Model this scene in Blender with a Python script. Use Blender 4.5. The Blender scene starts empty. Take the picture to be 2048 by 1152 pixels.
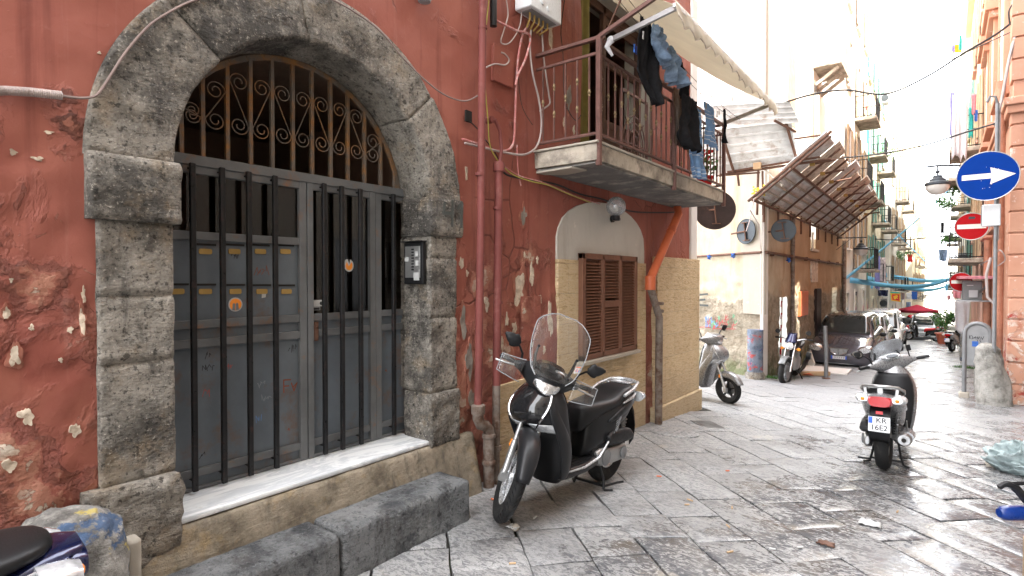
import bpy, math, random
from mathutils import Vector, Matrix, noise as NZ
from math import sin, cos, pi, radians as R
SC = bpy.context.scene
COL = SC.collection
# ---------------------------------------------------------------- camera
FPX, YAW, PIT, CH = 1120.0, R(37.7), math.atan(18/1120.0), 1.7
cam_d = bpy.data.cameras.new('camera'); cam_d.sensor_width = 36; cam_d.lens = 36*FPX/2048
cam_d.clip_start = .05; cam_d.clip_end = 2000
cam = bpy.data.objects.new('camera', cam_d); COL.objects.link(cam)
cam.location = (0, 0, CH); cam.rotation_euler = (pi/2-PIT, 0, YAW)
SC.camera = cam
# ---------------------------------------------------------------- sky, sun, exposure
SUN_EL, SUN_AZ = R(58), R(135)          # azimuth: direction the sun stands in, from +Y towards +X
w = bpy.data.worlds.new("World"); SC.world = w; w.use_nodes = True
nt = w.node_tree; bg = nt.nodes['Background']; bg.inputs[1].default_value = .15
sky = nt.nodes.new('ShaderNodeTexSky'); sky.sky_type = 'NISHITA'; sky.sun_disc = False
sky.sun_elevation = SUN_EL; sky.sun_rotation = SUN_AZ; sky.dust_density = 3.0; sky.air_density = 1.0; sky.ozone_density = 1.0
ctc = nt.nodes.new('ShaderNodeTexCoord'); cno = nt.nodes.new('ShaderNodeTexNoise'); cno.inputs['Scale'].default_value = 2.2
cno.inputs['Detail'].default_value = 6
crm = nt.nodes.new('ShaderNodeMapRange'); crm.inputs[1].default_value = .25; crm.inputs[2].default_value = .6
crm.inputs[3].default_value = .55; crm.inputs[4].default_value = 1
cmx = nt.nodes.new('ShaderNodeMix'); cmx.data_type = 'RGBA'; cmx.inputs[7].default_value = (11, 11.2, 11.6, 1)
nt.links.new(ctc.outputs['Generated'], cno.inputs['Vector']); nt.links.new(cno.outputs[0], crm.inputs[0])
nt.links.new(crm.outputs[0], cmx.inputs[0]); nt.links.new(sky.outputs[0], cmx.inputs[6]); nt.links.new(cmx.outputs[2], bg.inputs[0])
sd = bpy.data.lights.new('sun', 'SUN'); sd.energy = 4.0; sd.angle = R(.6); sd.color = (1, .94, .85)
sun = bpy.data.objects.new('sun', sd); COL.objects.link(sun)
sdir = Vector((sin(SUN_AZ)*cos(SUN_EL), cos(SUN_AZ)*cos(SUN_EL), sin(SUN_EL)))
sun.rotation_euler = sdir.to_track_quat('Z', 'Y').to_euler(); sun.location = (0, 0, 30)
SC.view_settings.view_transform = 'Standard'; SC.view_settings.look = 'None'
SC.view_settings.exposure = 2.85; SC.view_settings.gamma = 1
SC.render.engine = 'CYCLES'
SC.cycles.max_bounces = 7; SC.cycles.diffuse_bounces = 4; SC.cycles.glossy_bounces = 3; SC.cycles.transparent_max_bounces = 12
# ---------------------------------------------------------------- measuring: sight lines of the survey photo onto known planes
_fw = Vector((-sin(YAW)*cos(PIT), cos(YAW)*cos(PIT), -sin(PIT)))
_rt = Vector((cos(YAW), sin(YAW), 0)); _up = Vector((-sin(YAW)*sin(PIT), cos(YAW)*sin(PIT), cos(PIT)))
def ray(px, py): return _fw + _rt*((px-1024)/FPX) + _up*((576-py)/FPX)
def onX(px, py, x): r = ray(px, py); t = x/r.x; return Vector((x, t*r.y, CH+t*r.z))
def onY(px, py, y): r = ray(px, py); t = y/r.y; return Vector((t*r.x, y, CH+t*r.z))
def onZ(px, py, z): r = ray(px, py); t = (z-CH)/r.z; return Vector((t*r.x, t*r.y, z))
def atD(px, py, d): return Vector((0, 0, CH)) + ray(px, py)*d
def gz(y): return -.052*max(0, y-3)
def onG(px, py):
    r = ray(px, py); t = CH/-r.z
    for _ in range(60): t = (CH-gz(t*r.y))/-r.z
    return Vector((t*r.x, t*r.y, CH+t*r.z))
def fbm(p, s=1, o=4): return NZ.fractal(Vector(p)*s, 1, 2, o)
# ---------------------------------------------------------------- mesh builder
class MB:
    def __init__(s): s.v = []; s.f = []
    def add(s, vs, fs, M=None):
        b = len(s.v)
        s.v += [(M @ Vector(p)) if M else Vector(p) for p in vs]
        s.f += [tuple(b+i for i in f) for f in fs]; return s
    def box(s, x0, x1, y0, y1, z0, z1, M=None):
        vs = [(x, y, z) for x in (x0, x1) for y in (y0, y1) for z in (z0, z1)]
        return s.add(vs, [(0, 1, 3, 2), (4, 6, 7, 5), (0, 4, 5, 1), (2, 3, 7, 6), (0, 2, 6, 4), (1, 5, 7, 3)], M)
    def bar(s, a, b, w, h=None, up=(0, 0, 1)):
        a = Vector(a); b = Vector(b); h = h or w; d = (b-a).normalized(); u = Vector(up)
        if abs(d.dot(u)) > .98: u = Vector((1, 0, 0))
        x = d.cross(u).normalized(); y = x.cross(d)
        vs = [p + x*(i*w/2) + y*(j*h/2) for p in (a, b) for i, j in ((-1, -1), (1, -1), (1, 1), (-1, 1))]
        return s.add(vs, [(3, 2, 1, 0), (4, 5, 6, 7), (0, 1, 5, 4), (1, 2, 6, 5), (2, 3, 7, 6), (3, 0, 4, 7)])
    def loft(s, rings, cap=True, closed=True, M=None):
        n = len(rings[0]); vs = [p for r in rings for p in r]; fs = []
        for i in range(len(rings)-1):
            for j in range(n if closed else n-1):
                k = (j+1) % n; fs.append((i*n+j, i*n+k, (i+1)*n+k, (i+1)*n+j))
        if cap and closed: fs += [tuple(reversed(range(n))), tuple(range((len(rings)-1)*n, len(rings)*n))]
        return s.add(vs, fs, M)
    def tube(s, path, r, n=8, cap=True, M=None, flat=1.0):
        P = [Vector(p) for p in path]; rs = r if isinstance(r, (list, tuple)) else [r]*len(P); rings = []
        t0 = (P[1]-P[0]).normalized(); u = t0.orthogonal().normalized()
        for i, p in enumerate(P):
            t = ((P[min(i+1, len(P)-1)]-P[max(i-1, 0)])).normalized()
            u = (u - t*u.dot(t)); u = u.normalized() if u.length > 1e-6 else t.orthogonal().normalized()
            v = t.cross(u)
            rings.append([p + (u*cos(2*pi*k/n) + v*sin(2*pi*k/n)*flat)*rs[i] for k in range(n)])
        return s.loft(rings, cap, True, M)
    def lathe(s, prof, c=(0, 0, 0), axis='Z', n=20, M=None, cap=True):
        rings = []
        for r, h in prof:
            ring = []
            for k in range(n):
                a = 2*pi*k/n; x, y = r*cos(a), r*sin(a)
                p = {'Z': (x, y, h), 'Y': (y, h, x), 'X': (h, x, y)}[axis]
                ring.append(Vector(p)+Vector(c))
            rings.append(ring)
        return s.loft(rings, cap, True, M)
    def ball(s, c, r, n=12, sc=(1, 1, 1)):
        rings = []; m = max(5, n//2+1)
        for i in range(1, m):
            a = pi*i/m - pi/2
            rings.append([Vector(c)+Vector((r*cos(a)*cos(2*pi*k/n)*sc[0], r*cos(a)*sin(2*pi*k/n)*sc[1], r*sin(a)*sc[2])) for k in range(n)])
        return s.loft(rings)
    def grid(s, fn, nu, nv, M=None):
        vs = [fn(i/nu, j/nv) for j in range(nv+1) for i in range(nu+1)]
        fs = [(j*(nu+1)+i, j*(nu+1)+i+1, (j+1)*(nu+1)+i+1, (j+1)*(nu+1)+i) for j in range(nv) for i in range(nu)]
        return s.add(vs, fs, M)
    def prism(s, pts, fn, t0, t1):
        n = len(pts); vs = [fn(p[0], p[1], t0) for p in pts] + [fn(p[0], p[1], t1) for p in pts]
        fs = [tuple(range(n)), tuple(reversed(range(n, 2*n)))] + [(i, (i+1) % n, n+(i+1) % n, n+i) for i in range(n)]
        return s.add(vs, fs)
    def stroke(s, pts, wd, fn, t):
        """flat painted line on a surface; fn(u,v,t)->point"""
        for i in range(len(pts)-1):
            a = Vector(pts[i]); b = Vector(pts[i+1]); d = b-a
            if d.length < 1e-5: continue
            d.normalize(); nrm = Vector((-d.y, d.x))*wd/2; e = d*wd*.3
            q = [a-e+nrm, b+e+nrm, b+e-nrm, a-e-nrm]
            s.add([fn(p.x, p.y, t+.0002*(i % 3)) for p in q], [(0, 1, 2, 3)])
        return s
    def xf(s, M): s.v = [M @ p for p in s.v]; return s
    def obj(s, name, mat, parent=None, world=False, bevel=0, seg=2, sub=0, solid=0, angle=40, smooth=True, kind=None, label=None):
        me = bpy.data.meshes.new(name); me.from_pydata([tuple(p) for p in s.v], [], s.f); me.validate()
        import bmesh
        bm = bmesh.new(); bm.from_mesh(me); bmesh.ops.recalc_face_normals(bm, faces=bm.faces); bm.to_mesh(me); bm.free()
        if smooth:
            me.polygons.foreach_set('use_smooth', [True]*len(me.polygons)); me.set_sharp_from_angle(angle=R(angle))
        for m in (mat if isinstance(mat, (list, tuple)) else [mat]): me.materials.append(m)
        o = bpy.data.objects.new(name, me); COL.objects.link(o)
        if parent is not None:
            o.parent = parent
            if world:
                root = parent; T = Matrix.Identity(4)
                while root is not None: T = root.matrix_basis @ T if root.parent is None else root.matrix_parent_inverse @ root.matrix_basis @ T; root = root.parent
                o.matrix_parent_inverse = T.inverted()
        if bevel: m = o.modifiers.new('b', 'BEVEL'); m.width = bevel; m.segments = seg; m.limit_method = 'ANGLE'; m.angle_limit = R(32); m.harden_normals = False
        if sub: m = o.modifiers.new('s', 'SUBSURF'); m.levels = sub; m.render_levels = sub
        if solid: m = o.modifiers.new('t', 'SOLIDIFY'); m.thickness = solid; m.offset = 0
        if kind: o['kind'] = kind
        if label: o['label'] = label
        return o
def ring(c, U, V, a, b, e=2.0, n=20):
    c = Vector(c); U = Vector(U); V = Vector(V); out = []
    for k in range(n):
        t = 2*pi*k/n; ct, st = cos(t), sin(t)
        out.append(c + U*(a*math.copysign(abs(ct)**(2/e), ct)) + V*(b*math.copysign(abs(st)**(2/e), st)))
    return out
def thing(name, label, cat, loc=(0, 0, 0), rz=0, group=None, rot=None):
    o = bpy.data.objects.new(name, None); COL.objects.link(o); o.location = loc
    o.rotation_euler = rot or (0, 0, rz); o['label'] = label; o['category'] = cat
    if group: o['group'] = group
    o.empty_display_size = .2
    return o
def tag(o, label, cat, group=None):
    o['label'] = label; o['category'] = cat
    if group: o['group'] = group
    return o
def kids(o): return [c for c in COL.objects if c.parent == o]
def dup(o, parent=None, loc=None, rot=None, label=None):
    c = o.copy(); COL.objects.link(c); c.parent = parent
    if parent is not None: c.matrix_parent_inverse = o.matrix_parent_inverse.copy()
    if loc is not None: c.location = loc
    if rot is not None: c.rotation_euler = rot
    if label: c['label'] = label
    for k in kids(o): dup(k, c)
    return c
def text_mb(txt, size, fn, t, align='CENTER', bold=0.0):
    """lettering as a flat mesh mapped by fn(u,v,t)"""
    cu = bpy.data.curves.new('lettering', 'FONT'); cu.body = txt; cu.size = size; cu.align_x = align; cu.align_y = 'CENTER'; cu.offset = bold
    ob = bpy.data.objects.new('lettering', cu); COL.objects.link(ob)
    dg = bpy.context.evaluated_depsgraph_get(); me = bpy.data.meshes.new_from_object(ob.evaluated_get(dg))
    m = MB(); m.add([fn(v.co.x, v.co.y, t) for v in me.vertices], [tuple(p.vertices) for p in me.polygons])
    bpy.data.objects.remove(ob); bpy.data.curves.remove(cu); bpy.data.meshes.remove(me); return m
# ---------------------------------------------------------------- material toolkit
class NT:
    def __init__(s, name):
        s.m = bpy.data.materials.new(name); s.m.use_nodes = True; s.t = s.m.node_tree; s.b = s.t.nodes['Principled BSDF']
        s.tc = s.t.nodes.new('ShaderNodeTexCoord'); s.co = s.tc.outputs['Object']; s._geo = None
    def L(s, a, b): s.t.links.new(a, b)
    def pos(s):
        if not s._geo: s._geo = s.t.nodes.new('ShaderNodeNewGeometry')
        return s._geo.outputs['Position']
    def sep(s, v=None):
        n = s.t.nodes.new('ShaderNodeSeparateXYZ'); s.L(v or s.pos(), n.inputs[0]); return n.outputs
    def mapv(s, v=None, sc=(1, 1, 1), loc=(0, 0, 0), rot=(0, 0, 0)):
        n = s.t.nodes.new('ShaderNodeMapping'); s.L(v or s.co, n.inputs[0]); n.inputs['Scale'].default_value = sc
        n.inputs['Location'].default_value = loc; n.inputs['Rotation'].default_value = rot; return n.outputs[0]
    def noise(s, sc, det=5, rough=.55, v=None, dist=0):
        n = s.t.nodes.new('ShaderNodeTexNoise'); s.L(v or s.co, n.inputs['Vector']); n.inputs['Scale'].default_value = sc
        n.inputs['Detail'].default_value = det; n.inputs['Roughness'].default_value = rough; n.inputs['Distortion'].default_value = dist
        return n.outputs[0]
    def vor(s, sc, v=None, feat='F1', rnd=1, out='Distance'):
        n = s.t.nodes.new('ShaderNodeTexVoronoi'); n.feature = feat; s.L(v or s.co, n.inputs['Vector']); n.inputs['Scale'].default_value = sc
        n.inputs['Randomness'].default_value = rnd; return n.outputs[out]
    def rng(s, v, a, b, c=0, d=1, smooth=False):
        n = s.t.nodes.new('ShaderNodeMapRange'); s.L(v, n.inputs[0])
        if smooth: n.interpolation_type = 'SMOOTHSTEP'
        for i, x in zip((1, 2, 3, 4), (a, b, c, d)): n.inputs[i].default_value = x
        return n.outputs[0]
    def math(s, op, a, b=None, clamp=False):
        n = s.t.nodes.new('ShaderNodeMath'); n.operation = op; n.use_clamp = clamp
        for i, x in enumerate((a, b)):
            if x is None: continue
            if isinstance(x, (int, float)): n.inputs[i].default_value = x
            else: s.L(x, n.inputs[i])
        return n.outputs[0]
    def mix(s, f, a, b, mode='MIX'):
        n = s.t.nodes.new('ShaderNodeMix'); n.data_type = 'RGBA'; n.blend_type = mode
        if isinstance(f, (int, float)): n.inputs[0].default_value = f
        else: s.L(f, n.inputs[0])
        for i, x in ((6, a), (7, b)):
            if isinstance(x, tuple): n.inputs[i].default_value = (*x, 1) if len(x) == 3 else x
            else: s.L(x, n.inputs[i])
        return n.outputs[2]
    def bump(s, h, st=.5, dist=.01, prev=None):
        n = s.t.nodes.new('ShaderNodeBump'); s.L(h, n.inputs['Height']); n.inputs['Distance'].default_value = dist
        if isinstance(st, (int, float)): n.inputs['Strength'].default_value = st
        else: s.L(st, n.inputs['Strength'])
        if prev: s.L(prev, n.inputs['Normal'])
        return n.outputs[0]
    def out(s, col=None, rough=None, nrm=None, metal=None, spec=None, coat=None):
        for k, x in (('Base Color', col), ('Roughness', rough), ('Normal', nrm), ('Metallic', metal), ('Specular IOR Level', spec), ('Coat Weight', coat)):
            if x is None: continue
            if isinstance(x, (int, float)): s.b.inputs[k].default_value = x
            elif isinstance(x, tuple): s.b.inputs[k].default_value = (*x, 1)
            else: s.L(x, s.b.inputs[k])
        return s.m
def cl(c, k): return tuple(min(1, x*k) for x in c)
def pm(name, base, rough=.6, metal=0, var=.2, sc=6, bump=.25, bs=60, bd=.003, dirt=None, dk=.5, rvar=.1, coat=None, world=False, spec=.25):
    """general painted / weathered material"""
    n = NT(name)
    if world: n.co = n.pos()
    a = n.noise(sc, 6, .6); col = n.mix(n.rng(a, .3, .7), cl(base, 1-var), cl(base, 1+var))
    if dirt:
        d = n.noise(sc*1.7, 8, .7, v=n.mapv(loc=(3, 7, 1))); col = n.mix(n.rng(d, 1-dk-.08, 1-dk+.12), col, dirt)
    fine = n.noise(bs, 6, .6)
    return n.out(col, n.rng(fine, .3, .7, max(.02, rough-rvar), min(1, rough+rvar)), n.bump(fine, bump, bd), metal, coat=coat, spec=spec)
# ---------------------------------------------------------------- materials of the place
def m_red():
    n = NT('red_plaster'); P = n.pos(); n.co = P; z = n.sep()[2]; y = n.sep()[1]
    big = n.noise(1.1, 5, .6); c = n.mix(n.rng(big, .35, .68), (.222, .064, .047), (.325, .114, .084))
    c = n.mix(n.math('MULTIPLY', n.rng(n.noise(3.5, 7, .7), .45, .75), n.rng(z, 2.6, .3, .15, 1)), c, (.30, .115, .075))
    st = n.noise(1, 6, .65, v=n.mapv(P, (6, 14, .55)))       # vertical runs
    c = n.mix(n.math('MULTIPLY', n.rng(st, .60, .74), .38), c, (.36, .17, .14))
    c = n.mix(n.math('MULTIPLY', n.rng(n.noise(1, 5, .6, v=n.mapv(P, (5, 9, .4), (9, 2, 4))), .58, .72), .5), c, (.10, .022, .018))
    flk = n.noise(2.3, 9, .62, dist=.35); hgt = n.rng(z, 3.0, .2, -.13, .045)
    m = n.math('ADD', flk, hgt)
    left = n.math('MULTIPLY', n.rng(y, 1.0, .2, 0, .05), n.rng(z, 2.6, 1.8, 0, 1)); m = n.math('ADD', m, left)
    mid = n.math('MULTIPLY', n.rng(n.math('ABSOLUTE', n.math('ADD', y, -3.95)), .75, .15, 0, .075), n.rng(z, 2.3, 1.3, 0, 1)); m = n.math('ADD', m, mid)
    layer1 = n.rng(m, .585, .592); layer2 = n.rng(m, .632, .638); layer3 = n.rng(m, .69, .70)
    c = n.mix(layer1, c, n.mix(n.rng(n.noise(9, 5, .7), .35, .65), (.30, .125, .085), (.44, .215, .15)))
    c = n.mix(layer2, c, n.mix(n.rng(n.noise(14, 5), .35, .65), (.42, .33, .25), (.60, .52, .43)))
    c = n.mix(layer3, c, (.22, .18, .14)); stp = n.math('SNAP', n.noise(3.6, 7, .6, v=n.mapv(P, loc=(1, 2, 3)), dist=.5), .045); stm = n.rng(m, .50, .56)
    c = n.mix(n.math('MULTIPLY', stm, n.rng(stp, .40, .58, 0, .5)), c, (.36, .15, .10))
    fl2 = n.rng(n.noise(7, 8, .7, dist=.6), .63, .645); fl2 = n.math('MULTIPLY', fl2, n.rng(z, 2.5, 1.2, .1, 1)); c = n.mix(n.math('MULTIPLY', fl2, .8), c, (.45, .24, .18))
    dirtz = n.math('MULTIPLY', n.rng(z, .7, 0, 0, .45), n.rng(n.noise(4, 6), .3, .6)); c = n.mix(dirtz, c, (.13, .085, .065))
    crk = n.rng(n.vor(1.5, v=n.mapv(n.mix(.12, P, n.noise(3, 4))), feat='DISTANCE_TO_EDGE'), 0, .012); crkm = n.math('MULTIPLY', n.math('SUBTRACT', 1, crk), n.rng(n.noise(.9, 2), .52, .56)); c = n.mix(n.math('MULTIPLY', crkm, .6), c, (.08, .025, .02))
    h = n.math('ADD', n.math('MULTIPLY', layer1, -.5), n.math('MULTIPLY', layer2, -.6)); h = n.math('ADD', h, n.math('MULTIPLY', layer3, -.5)); h = n.math('ADD', h, n.math('MULTIPLY', fl2, .4)); h = n.math('ADD', h, n.math('MULTIPLY', crkm, -.6)); h = n.math('ADD', h, n.math('MULTIPLY', n.math('MULTIPLY', stp, stm), 1.1))
    b1 = n.bump(h, 1, .014); lump = n.math('MULTIPLY', n.noise(7, 8, .62, dist=.3), n.rng(m, .45, .62, .25, 1.6)); b2 = n.bump(lump, .9, .026, b1); b3 = n.bump(n.noise(90, 4), .35, .002, b2)
    return n.out(c, n.rng(big, .3, .7, .48, .72), b3, spec=.22)
def m_stone(name, a=(.086, .079, .070), b=(.30, .273, .235), warm=(.30, .22, .135), paint=None, bs=22, yellow=.42, grain=1.0, psc=1.0):
    n = NT(name); P = n.pos(); n.co = P
    oi = n.t.nodes.new('ShaderNodeObjectInfo').outputs['Random']
    g = n.noise(2.3, 9, .62, dist=.3); c = n.mix(n.rng(n.math('ADD', g, n.math('MULTIPLY', n.math('SUBTRACT', oi, .5), .16)), .40, .60), a, b)
    g2 = n.noise(8, 7, .68); c = n.mix(n.rng(g2, .50, .66, 0, .55), c, cl(b, 1.35)); c = n.mix(n.rng(g2, .47, .34, 0, .65), c, cl(a, .55))
    c = n.mix(n.math('MULTIPLY', n.rng(n.noise(4, 7, .7, v=n.mapv(P, loc=(5, 5, 5))), .54, .66), yellow), c, warm)
    c = n.mix(n.math('MULTIPLY', n.rng(n.noise(1, 6, .7, v=n.mapv(P, (7, 7, 1.1))), .55, .66), .6), c, (.055, .05, .048))
    sp = n.noise(60, 4, .7); c = n.mix(n.rng(sp, .58, .68, 0, .7*grain), c, cl(b, 1.7)); c = n.mix(n.rng(sp, .43, .34, 0, .8*grain), c, cl(a, .35))
    pt = n.rng(n.noise(26, 5, .65), .36, .42, 1, 0); c = n.mix(n.math('MULTIPLY', pt, .75*grain), c, cl(a, .25))
    if paint:
        for i, (pc, lo) in enumerate(paint):
            c = n.mix(n.rng(n.noise((4+1.5*i)*psc, 7, .68, v=n.mapv(P, loc=(i*7+2, 1, 3), sc=(1, 1, 1.6))), lo, lo+.03, 0, .9), c, pc)
    pit = n.noise(bs, 7, .66); strike = n.noise(1, 5, .62, v=n.mapv(P, (22, 22, 60), rot=(.5, .3, 0)))
    b1 = n.bump(pit, 1, .032*(.4+.6*grain)); b2 = n.bump(strike, .9, .02*grain+.002, b1); b3 = n.bump(sp, .6, .006*grain, b2)
    return n.out(c, n.rng(sp, .3, .7, .62, .9), b3, spec=.2)
def m_paving():
    n = NT('basalt_paving'); P = n.pos(); n.co = P; x, y, z = n.sep()
    at = n.t.nodes.new('ShaderNodeAttribute'); at.attribute_name = 'tone'; tone = at.outputs['Fac']
    dw = n.mapv(P, (17, 36, 20), rot=(0, 0, .55)); w1 = n.noise(1, 5, .66, v=dw, dist=1.3)
    chis = n.rng(w1, .45, .52)
    dry = n.mix(chis, (.125, .13, .137), (.36, .36, .352)); dry = n.mix(n.rng(n.noise(2.2, 6, .6), .35, .7, 0, .45), dry, (.19, .19, .19))
    dry = n.mix(n.math('MULTIPLY', tone, .45), dry, (.16, .16, .162)); dry = n.mix(n.rng(n.noise(130, 2), .55, .7, 0, .5), dry, (.48, .47, .46))
    mot = n.noise(9, 7, .72, dist=.6)
    wet_a = n.math('ADD', n.rng(x, -2.3, -.6, -.26, .16), n.rng(y, 8.6, 5.2, -.20, .0)); wet_a = n.math('ADD', wet_a, n.noise(1.1, 5, .62)); wet_a = n.math('ADD', wet_a, n.math('MULTIPLY', n.math('SUBTRACT', mot, .5), .55))
    blk = n.math('MULTIPLY', n.rng(n.noise(.8, 4, .6, v=n.mapv(P, loc=(4, 2, 0))), .5, .62), n.rng(y, 4.0, 5.5, 0, .4))
    wet = n.rng(wet_a, .44, .53); damp_shade = n.math('MAXIMUM', n.rng(wet_a, .28, .46), blk)
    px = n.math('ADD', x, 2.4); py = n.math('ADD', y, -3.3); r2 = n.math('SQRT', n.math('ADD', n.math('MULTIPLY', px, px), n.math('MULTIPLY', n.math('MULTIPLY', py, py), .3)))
    sp = n.rng(n.math('ADD', r2, n.math('MULTIPLY', n.math('SUBTRACT', mot, .5), .5)), .50, .32); damp_shade = n.math('MAXIMUM', damp_shade, sp)  # wet patch below the black scooter, also painted as its contact shade
    c = n.mix(n.math('MULTIPLY', damp_shade, .60), dry, n.mix(chis, (.075, .076, .08), (.19, .188, .184)))
    pool = n.math('MULTIPLY', wet, n.rng(n.math('ADD', w1, n.math('MULTIPLY', n.math('SUBTRACT', n.noise(3, 4), .5), .5)), .56, .48))
    c = n.mix(n.math('MULTIPLY', pool, .8), c, n.mix(n.rng(n.noise(2.6, 4), .55, .68), (.075, .078, .085), (.10, .082, .062)))
    c = n.mix(n.math('MULTIPLY', n.rng(n.noise(1.7, 7, .7, v=n.mapv(P, loc=(8, 3, 0))), .62, .68), .55), c, (.36, .33, .28))
    c = n.mix(n.rng(y, 8, 13, 0, .6), c, (.20, .20, .205))  # paving beyond the crossing darkened in colour to counter overexposure
    rgh = n.mix(pool, n.mix(damp_shade, (.58, .58, .58), (.30, .30, .30)), (.035, .035, .035))
    b = n.bump(w1, n.rng(pool, 0, 1, .85, .12), .009); b = n.bump(n.noise(7, 5, .6), n.rng(pool, 0, 1, .5, .13), .02, b); b = n.bump(n.noise(160, 3), n.rng(pool, 0, 1, .25, .02), .002, b)
    return n.out(c, rgh, b, spec=.5)
def m_marble():
    n = NT('white_marble'); v = n.noise(3, 7, .65, v=n.mapv(sc=(2.2, .5, 1)), dist=1.2)
    c = n.mix(n.rng(v, .47, .53), (.70, .71, .71), (.50, .52, .54)); c = n.mix(n.rng(v, .56, .64), c, (.74, .74, .73))
    c = n.mix(n.rng(n.noise(7, 6, .7), .62, .75, 0, .5), c, (.42, .36, .27))
    return n.out(c, n.rng(v, .3, .7, .3, .45), n.bump(n.noise(30, 4), .15, .002))
def m_clad():
    n = NT('split_stone_tile'); P = n.pos(); n.co = P
    v = n.mapv(P, (1, 1, 1), rot=(0, 0, 0)); sw = n.t.nodes.new('ShaderNodeCombineXYZ'); x, y, z = n.sep(P)
    n.L(n.math('ADD', y, x), sw.inputs[0]); n.L(z, sw.inputs[1])
    br = n.t.nodes.new('ShaderNodeTexBrick'); n.L(sw.outputs[0], br.inputs[0]); br.inputs['Scale'].default_value = 1; br.inputs['Mortar Size'].default_value = .004
    br.inputs['Brick Width'].default_value = .62; br.inputs['Row Height'].default_value = .31; br.offset = .5; br.inputs['Mortar Smooth'].default_value = .3
    br.inputs['Color1'].default_value = (.58, .41, .215, 1); br.inputs['Color2'].default_value = (.68, .51, .29, 1); br.inputs['Mortar'].default_value = (.40, .29, .17, 1)
    s1 = n.noise(1, 6, .7, v=n.mapv(P, (8, 8, 42)), dist=.6); c = n.mix(n.rng(s1, .35, .7, 0, .75), br.outputs[0], (.72, .60, .42)); c = n.mix(n.rng(s1, .46, .30, 0, .7), c, (.33, .22, .115))
    c = n.mix(n.rng(n.noise(2.2, 6, .65), .56, .7, 0, .6), c, (.44, .32, .18)); c = n.mix(n.rng(z, .5, 0, 0, .35), c, (.30, .25, .19))
    rip = n.noise(1, 4, .65, v=n.mapv(P, (13, 13, 40)), dist=1.0); b = n.bump(n.math('ADD', rip, n.math('MULTIPLY', s1, .5)), 1, .04); b = n.bump(br.outputs['Fac'], -.6, .006, b)
    return n.out(c, .72, b, spec=.2)
def m_oldwall():
    n = NT('stained_tuff_plaster'); P = n.pos(); n.co = P; x, y, z = n.sep()
    c = n.mix(n.rng(n.noise(.9, 6, .65), .35, .68), (.34, .285, .205), (.50, .44, .34))
    c = n.mix(n.math('MULTIPLY', n.rng(n.noise(1, 7, .7, v=n.mapv(P, (1.8, 1.8, .22))), .48, .68), .75), c, (.36, .25, .145))
    c = n.mix(n.math('MULTIPLY', n.rng(n.noise(1, 7, .7, v=n.mapv(P, (3, 3, .3), (7, 7, 7))), .58, .68), .7), c, (.17, .125, .085))
    c = n.mix(n.rng(y, 14.5, 17, 0, .5), c, (.42, .27, .15)); c = n.mix(n.rng(n.math('ADD', z, n.noise(.7, 4)), 4.6, 4.9), c, (.80, .78, .72))  # upper storeys whitened by height, their blown-out brightness put into the colour
    low = n.math('ADD', z, n.math('MULTIPLY', n.noise(1.4, 6, .6), 1.1)); mk = n.rng(low, 1.85, 1.75)
    vs = n.mapv(P, (3.2, 3.2, 5.2)); vv = n.vor(1, v=vs); ve = n.vor(1, v=vs, feat='DISTANCE_TO_EDGE')
    st = n.mix(n.rng(n.noise(3.1, 6, .7), .35, .65), (.24, .20, .145), (.43, .38, .30)); st = n.mix(n.rng(ve, 0, .06, .7, 0), st, (.26, .21, .15))
    c = n.mix(mk, c, st); c = n.mix(n.math('MULTIPLY', n.rng(z, .0, -.5, 0, .75), n.rng(n.noise(5, 4), .4, .55)), c, (.10, .14, .05))
    h = n.math('MULTIPLY', mk, n.math('ADD', n.math('MULTIPLY', vv, -.5), n.math('MULTIPLY', n.noise(7, 7, .7), 1.2))); b = n.bump(h, 1, .09); b = n.bump(n.noise(14, 6, .65), .5, .012, b)
    return n.out(c, .85, b, spec=.15)
def m_facade(name, base, dirt=(.35, .28, .2), k=.55, bumpk=.35):
    n = NT(name); P = n.pos(); n.co = P
    c = n.mix(n.rng(n.noise(.7, 6, .65), .3, .7), cl(base, .86), cl(base, 1.1))
    c = n.mix(n.math('MULTIPLY', n.rng(n.noise(1, 7, .7, v=n.mapv(P, (2, 2, .3))), .5, .72), k), c, dirt)
    c = n.mix(n.rng(n.noise(4, 8, .7), .66, .69, 0, .55), c, (.62, .56, .48))
    return n.out(c, .8, n.bump(n.noise(12, 6, .65), bumpk, .012), spec=.2)
def m_orange():
    n = NT('orange_plaster'); P = n.pos(); n.co = P; x, y, z = n.sep()
    c = n.mix(n.rng(n.noise(1.2, 6, .6), .3, .7), (.46, .225, .145), (.56, .32, .225))
    pe = n.math('ADD', n.noise(2.6, 8, .68, dist=.4), n.rng(z, 2.2, .2, -.22, .06)); k1 = n.rng(pe, .535, .545); k2 = n.rng(pe, .60, .61)
    c = n.mix(k1, c, n.mix(n.rng(n.noise(6, 5), .4, .6), (.62, .52, .44), (.45, .20, .13))); c = n.mix(k2, c, (.34, .06, .045))
    c = n.mix(n.rng(n.noise(5, 7, .7, v=n.mapv(P, loc=(2, 9, 4))), .61, .66, 0, .7), c, (.74, .66, .60))
    b = n.bump(n.math('ADD', n.math('MULTIPLY', k1, -.5), n.math('MULTIPLY', k2, -.4)), 1, .01); b = n.bump(n.noise(14, 6), .4, .01, b)
    return n.out(c, .78, b, spec=.2)
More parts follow.
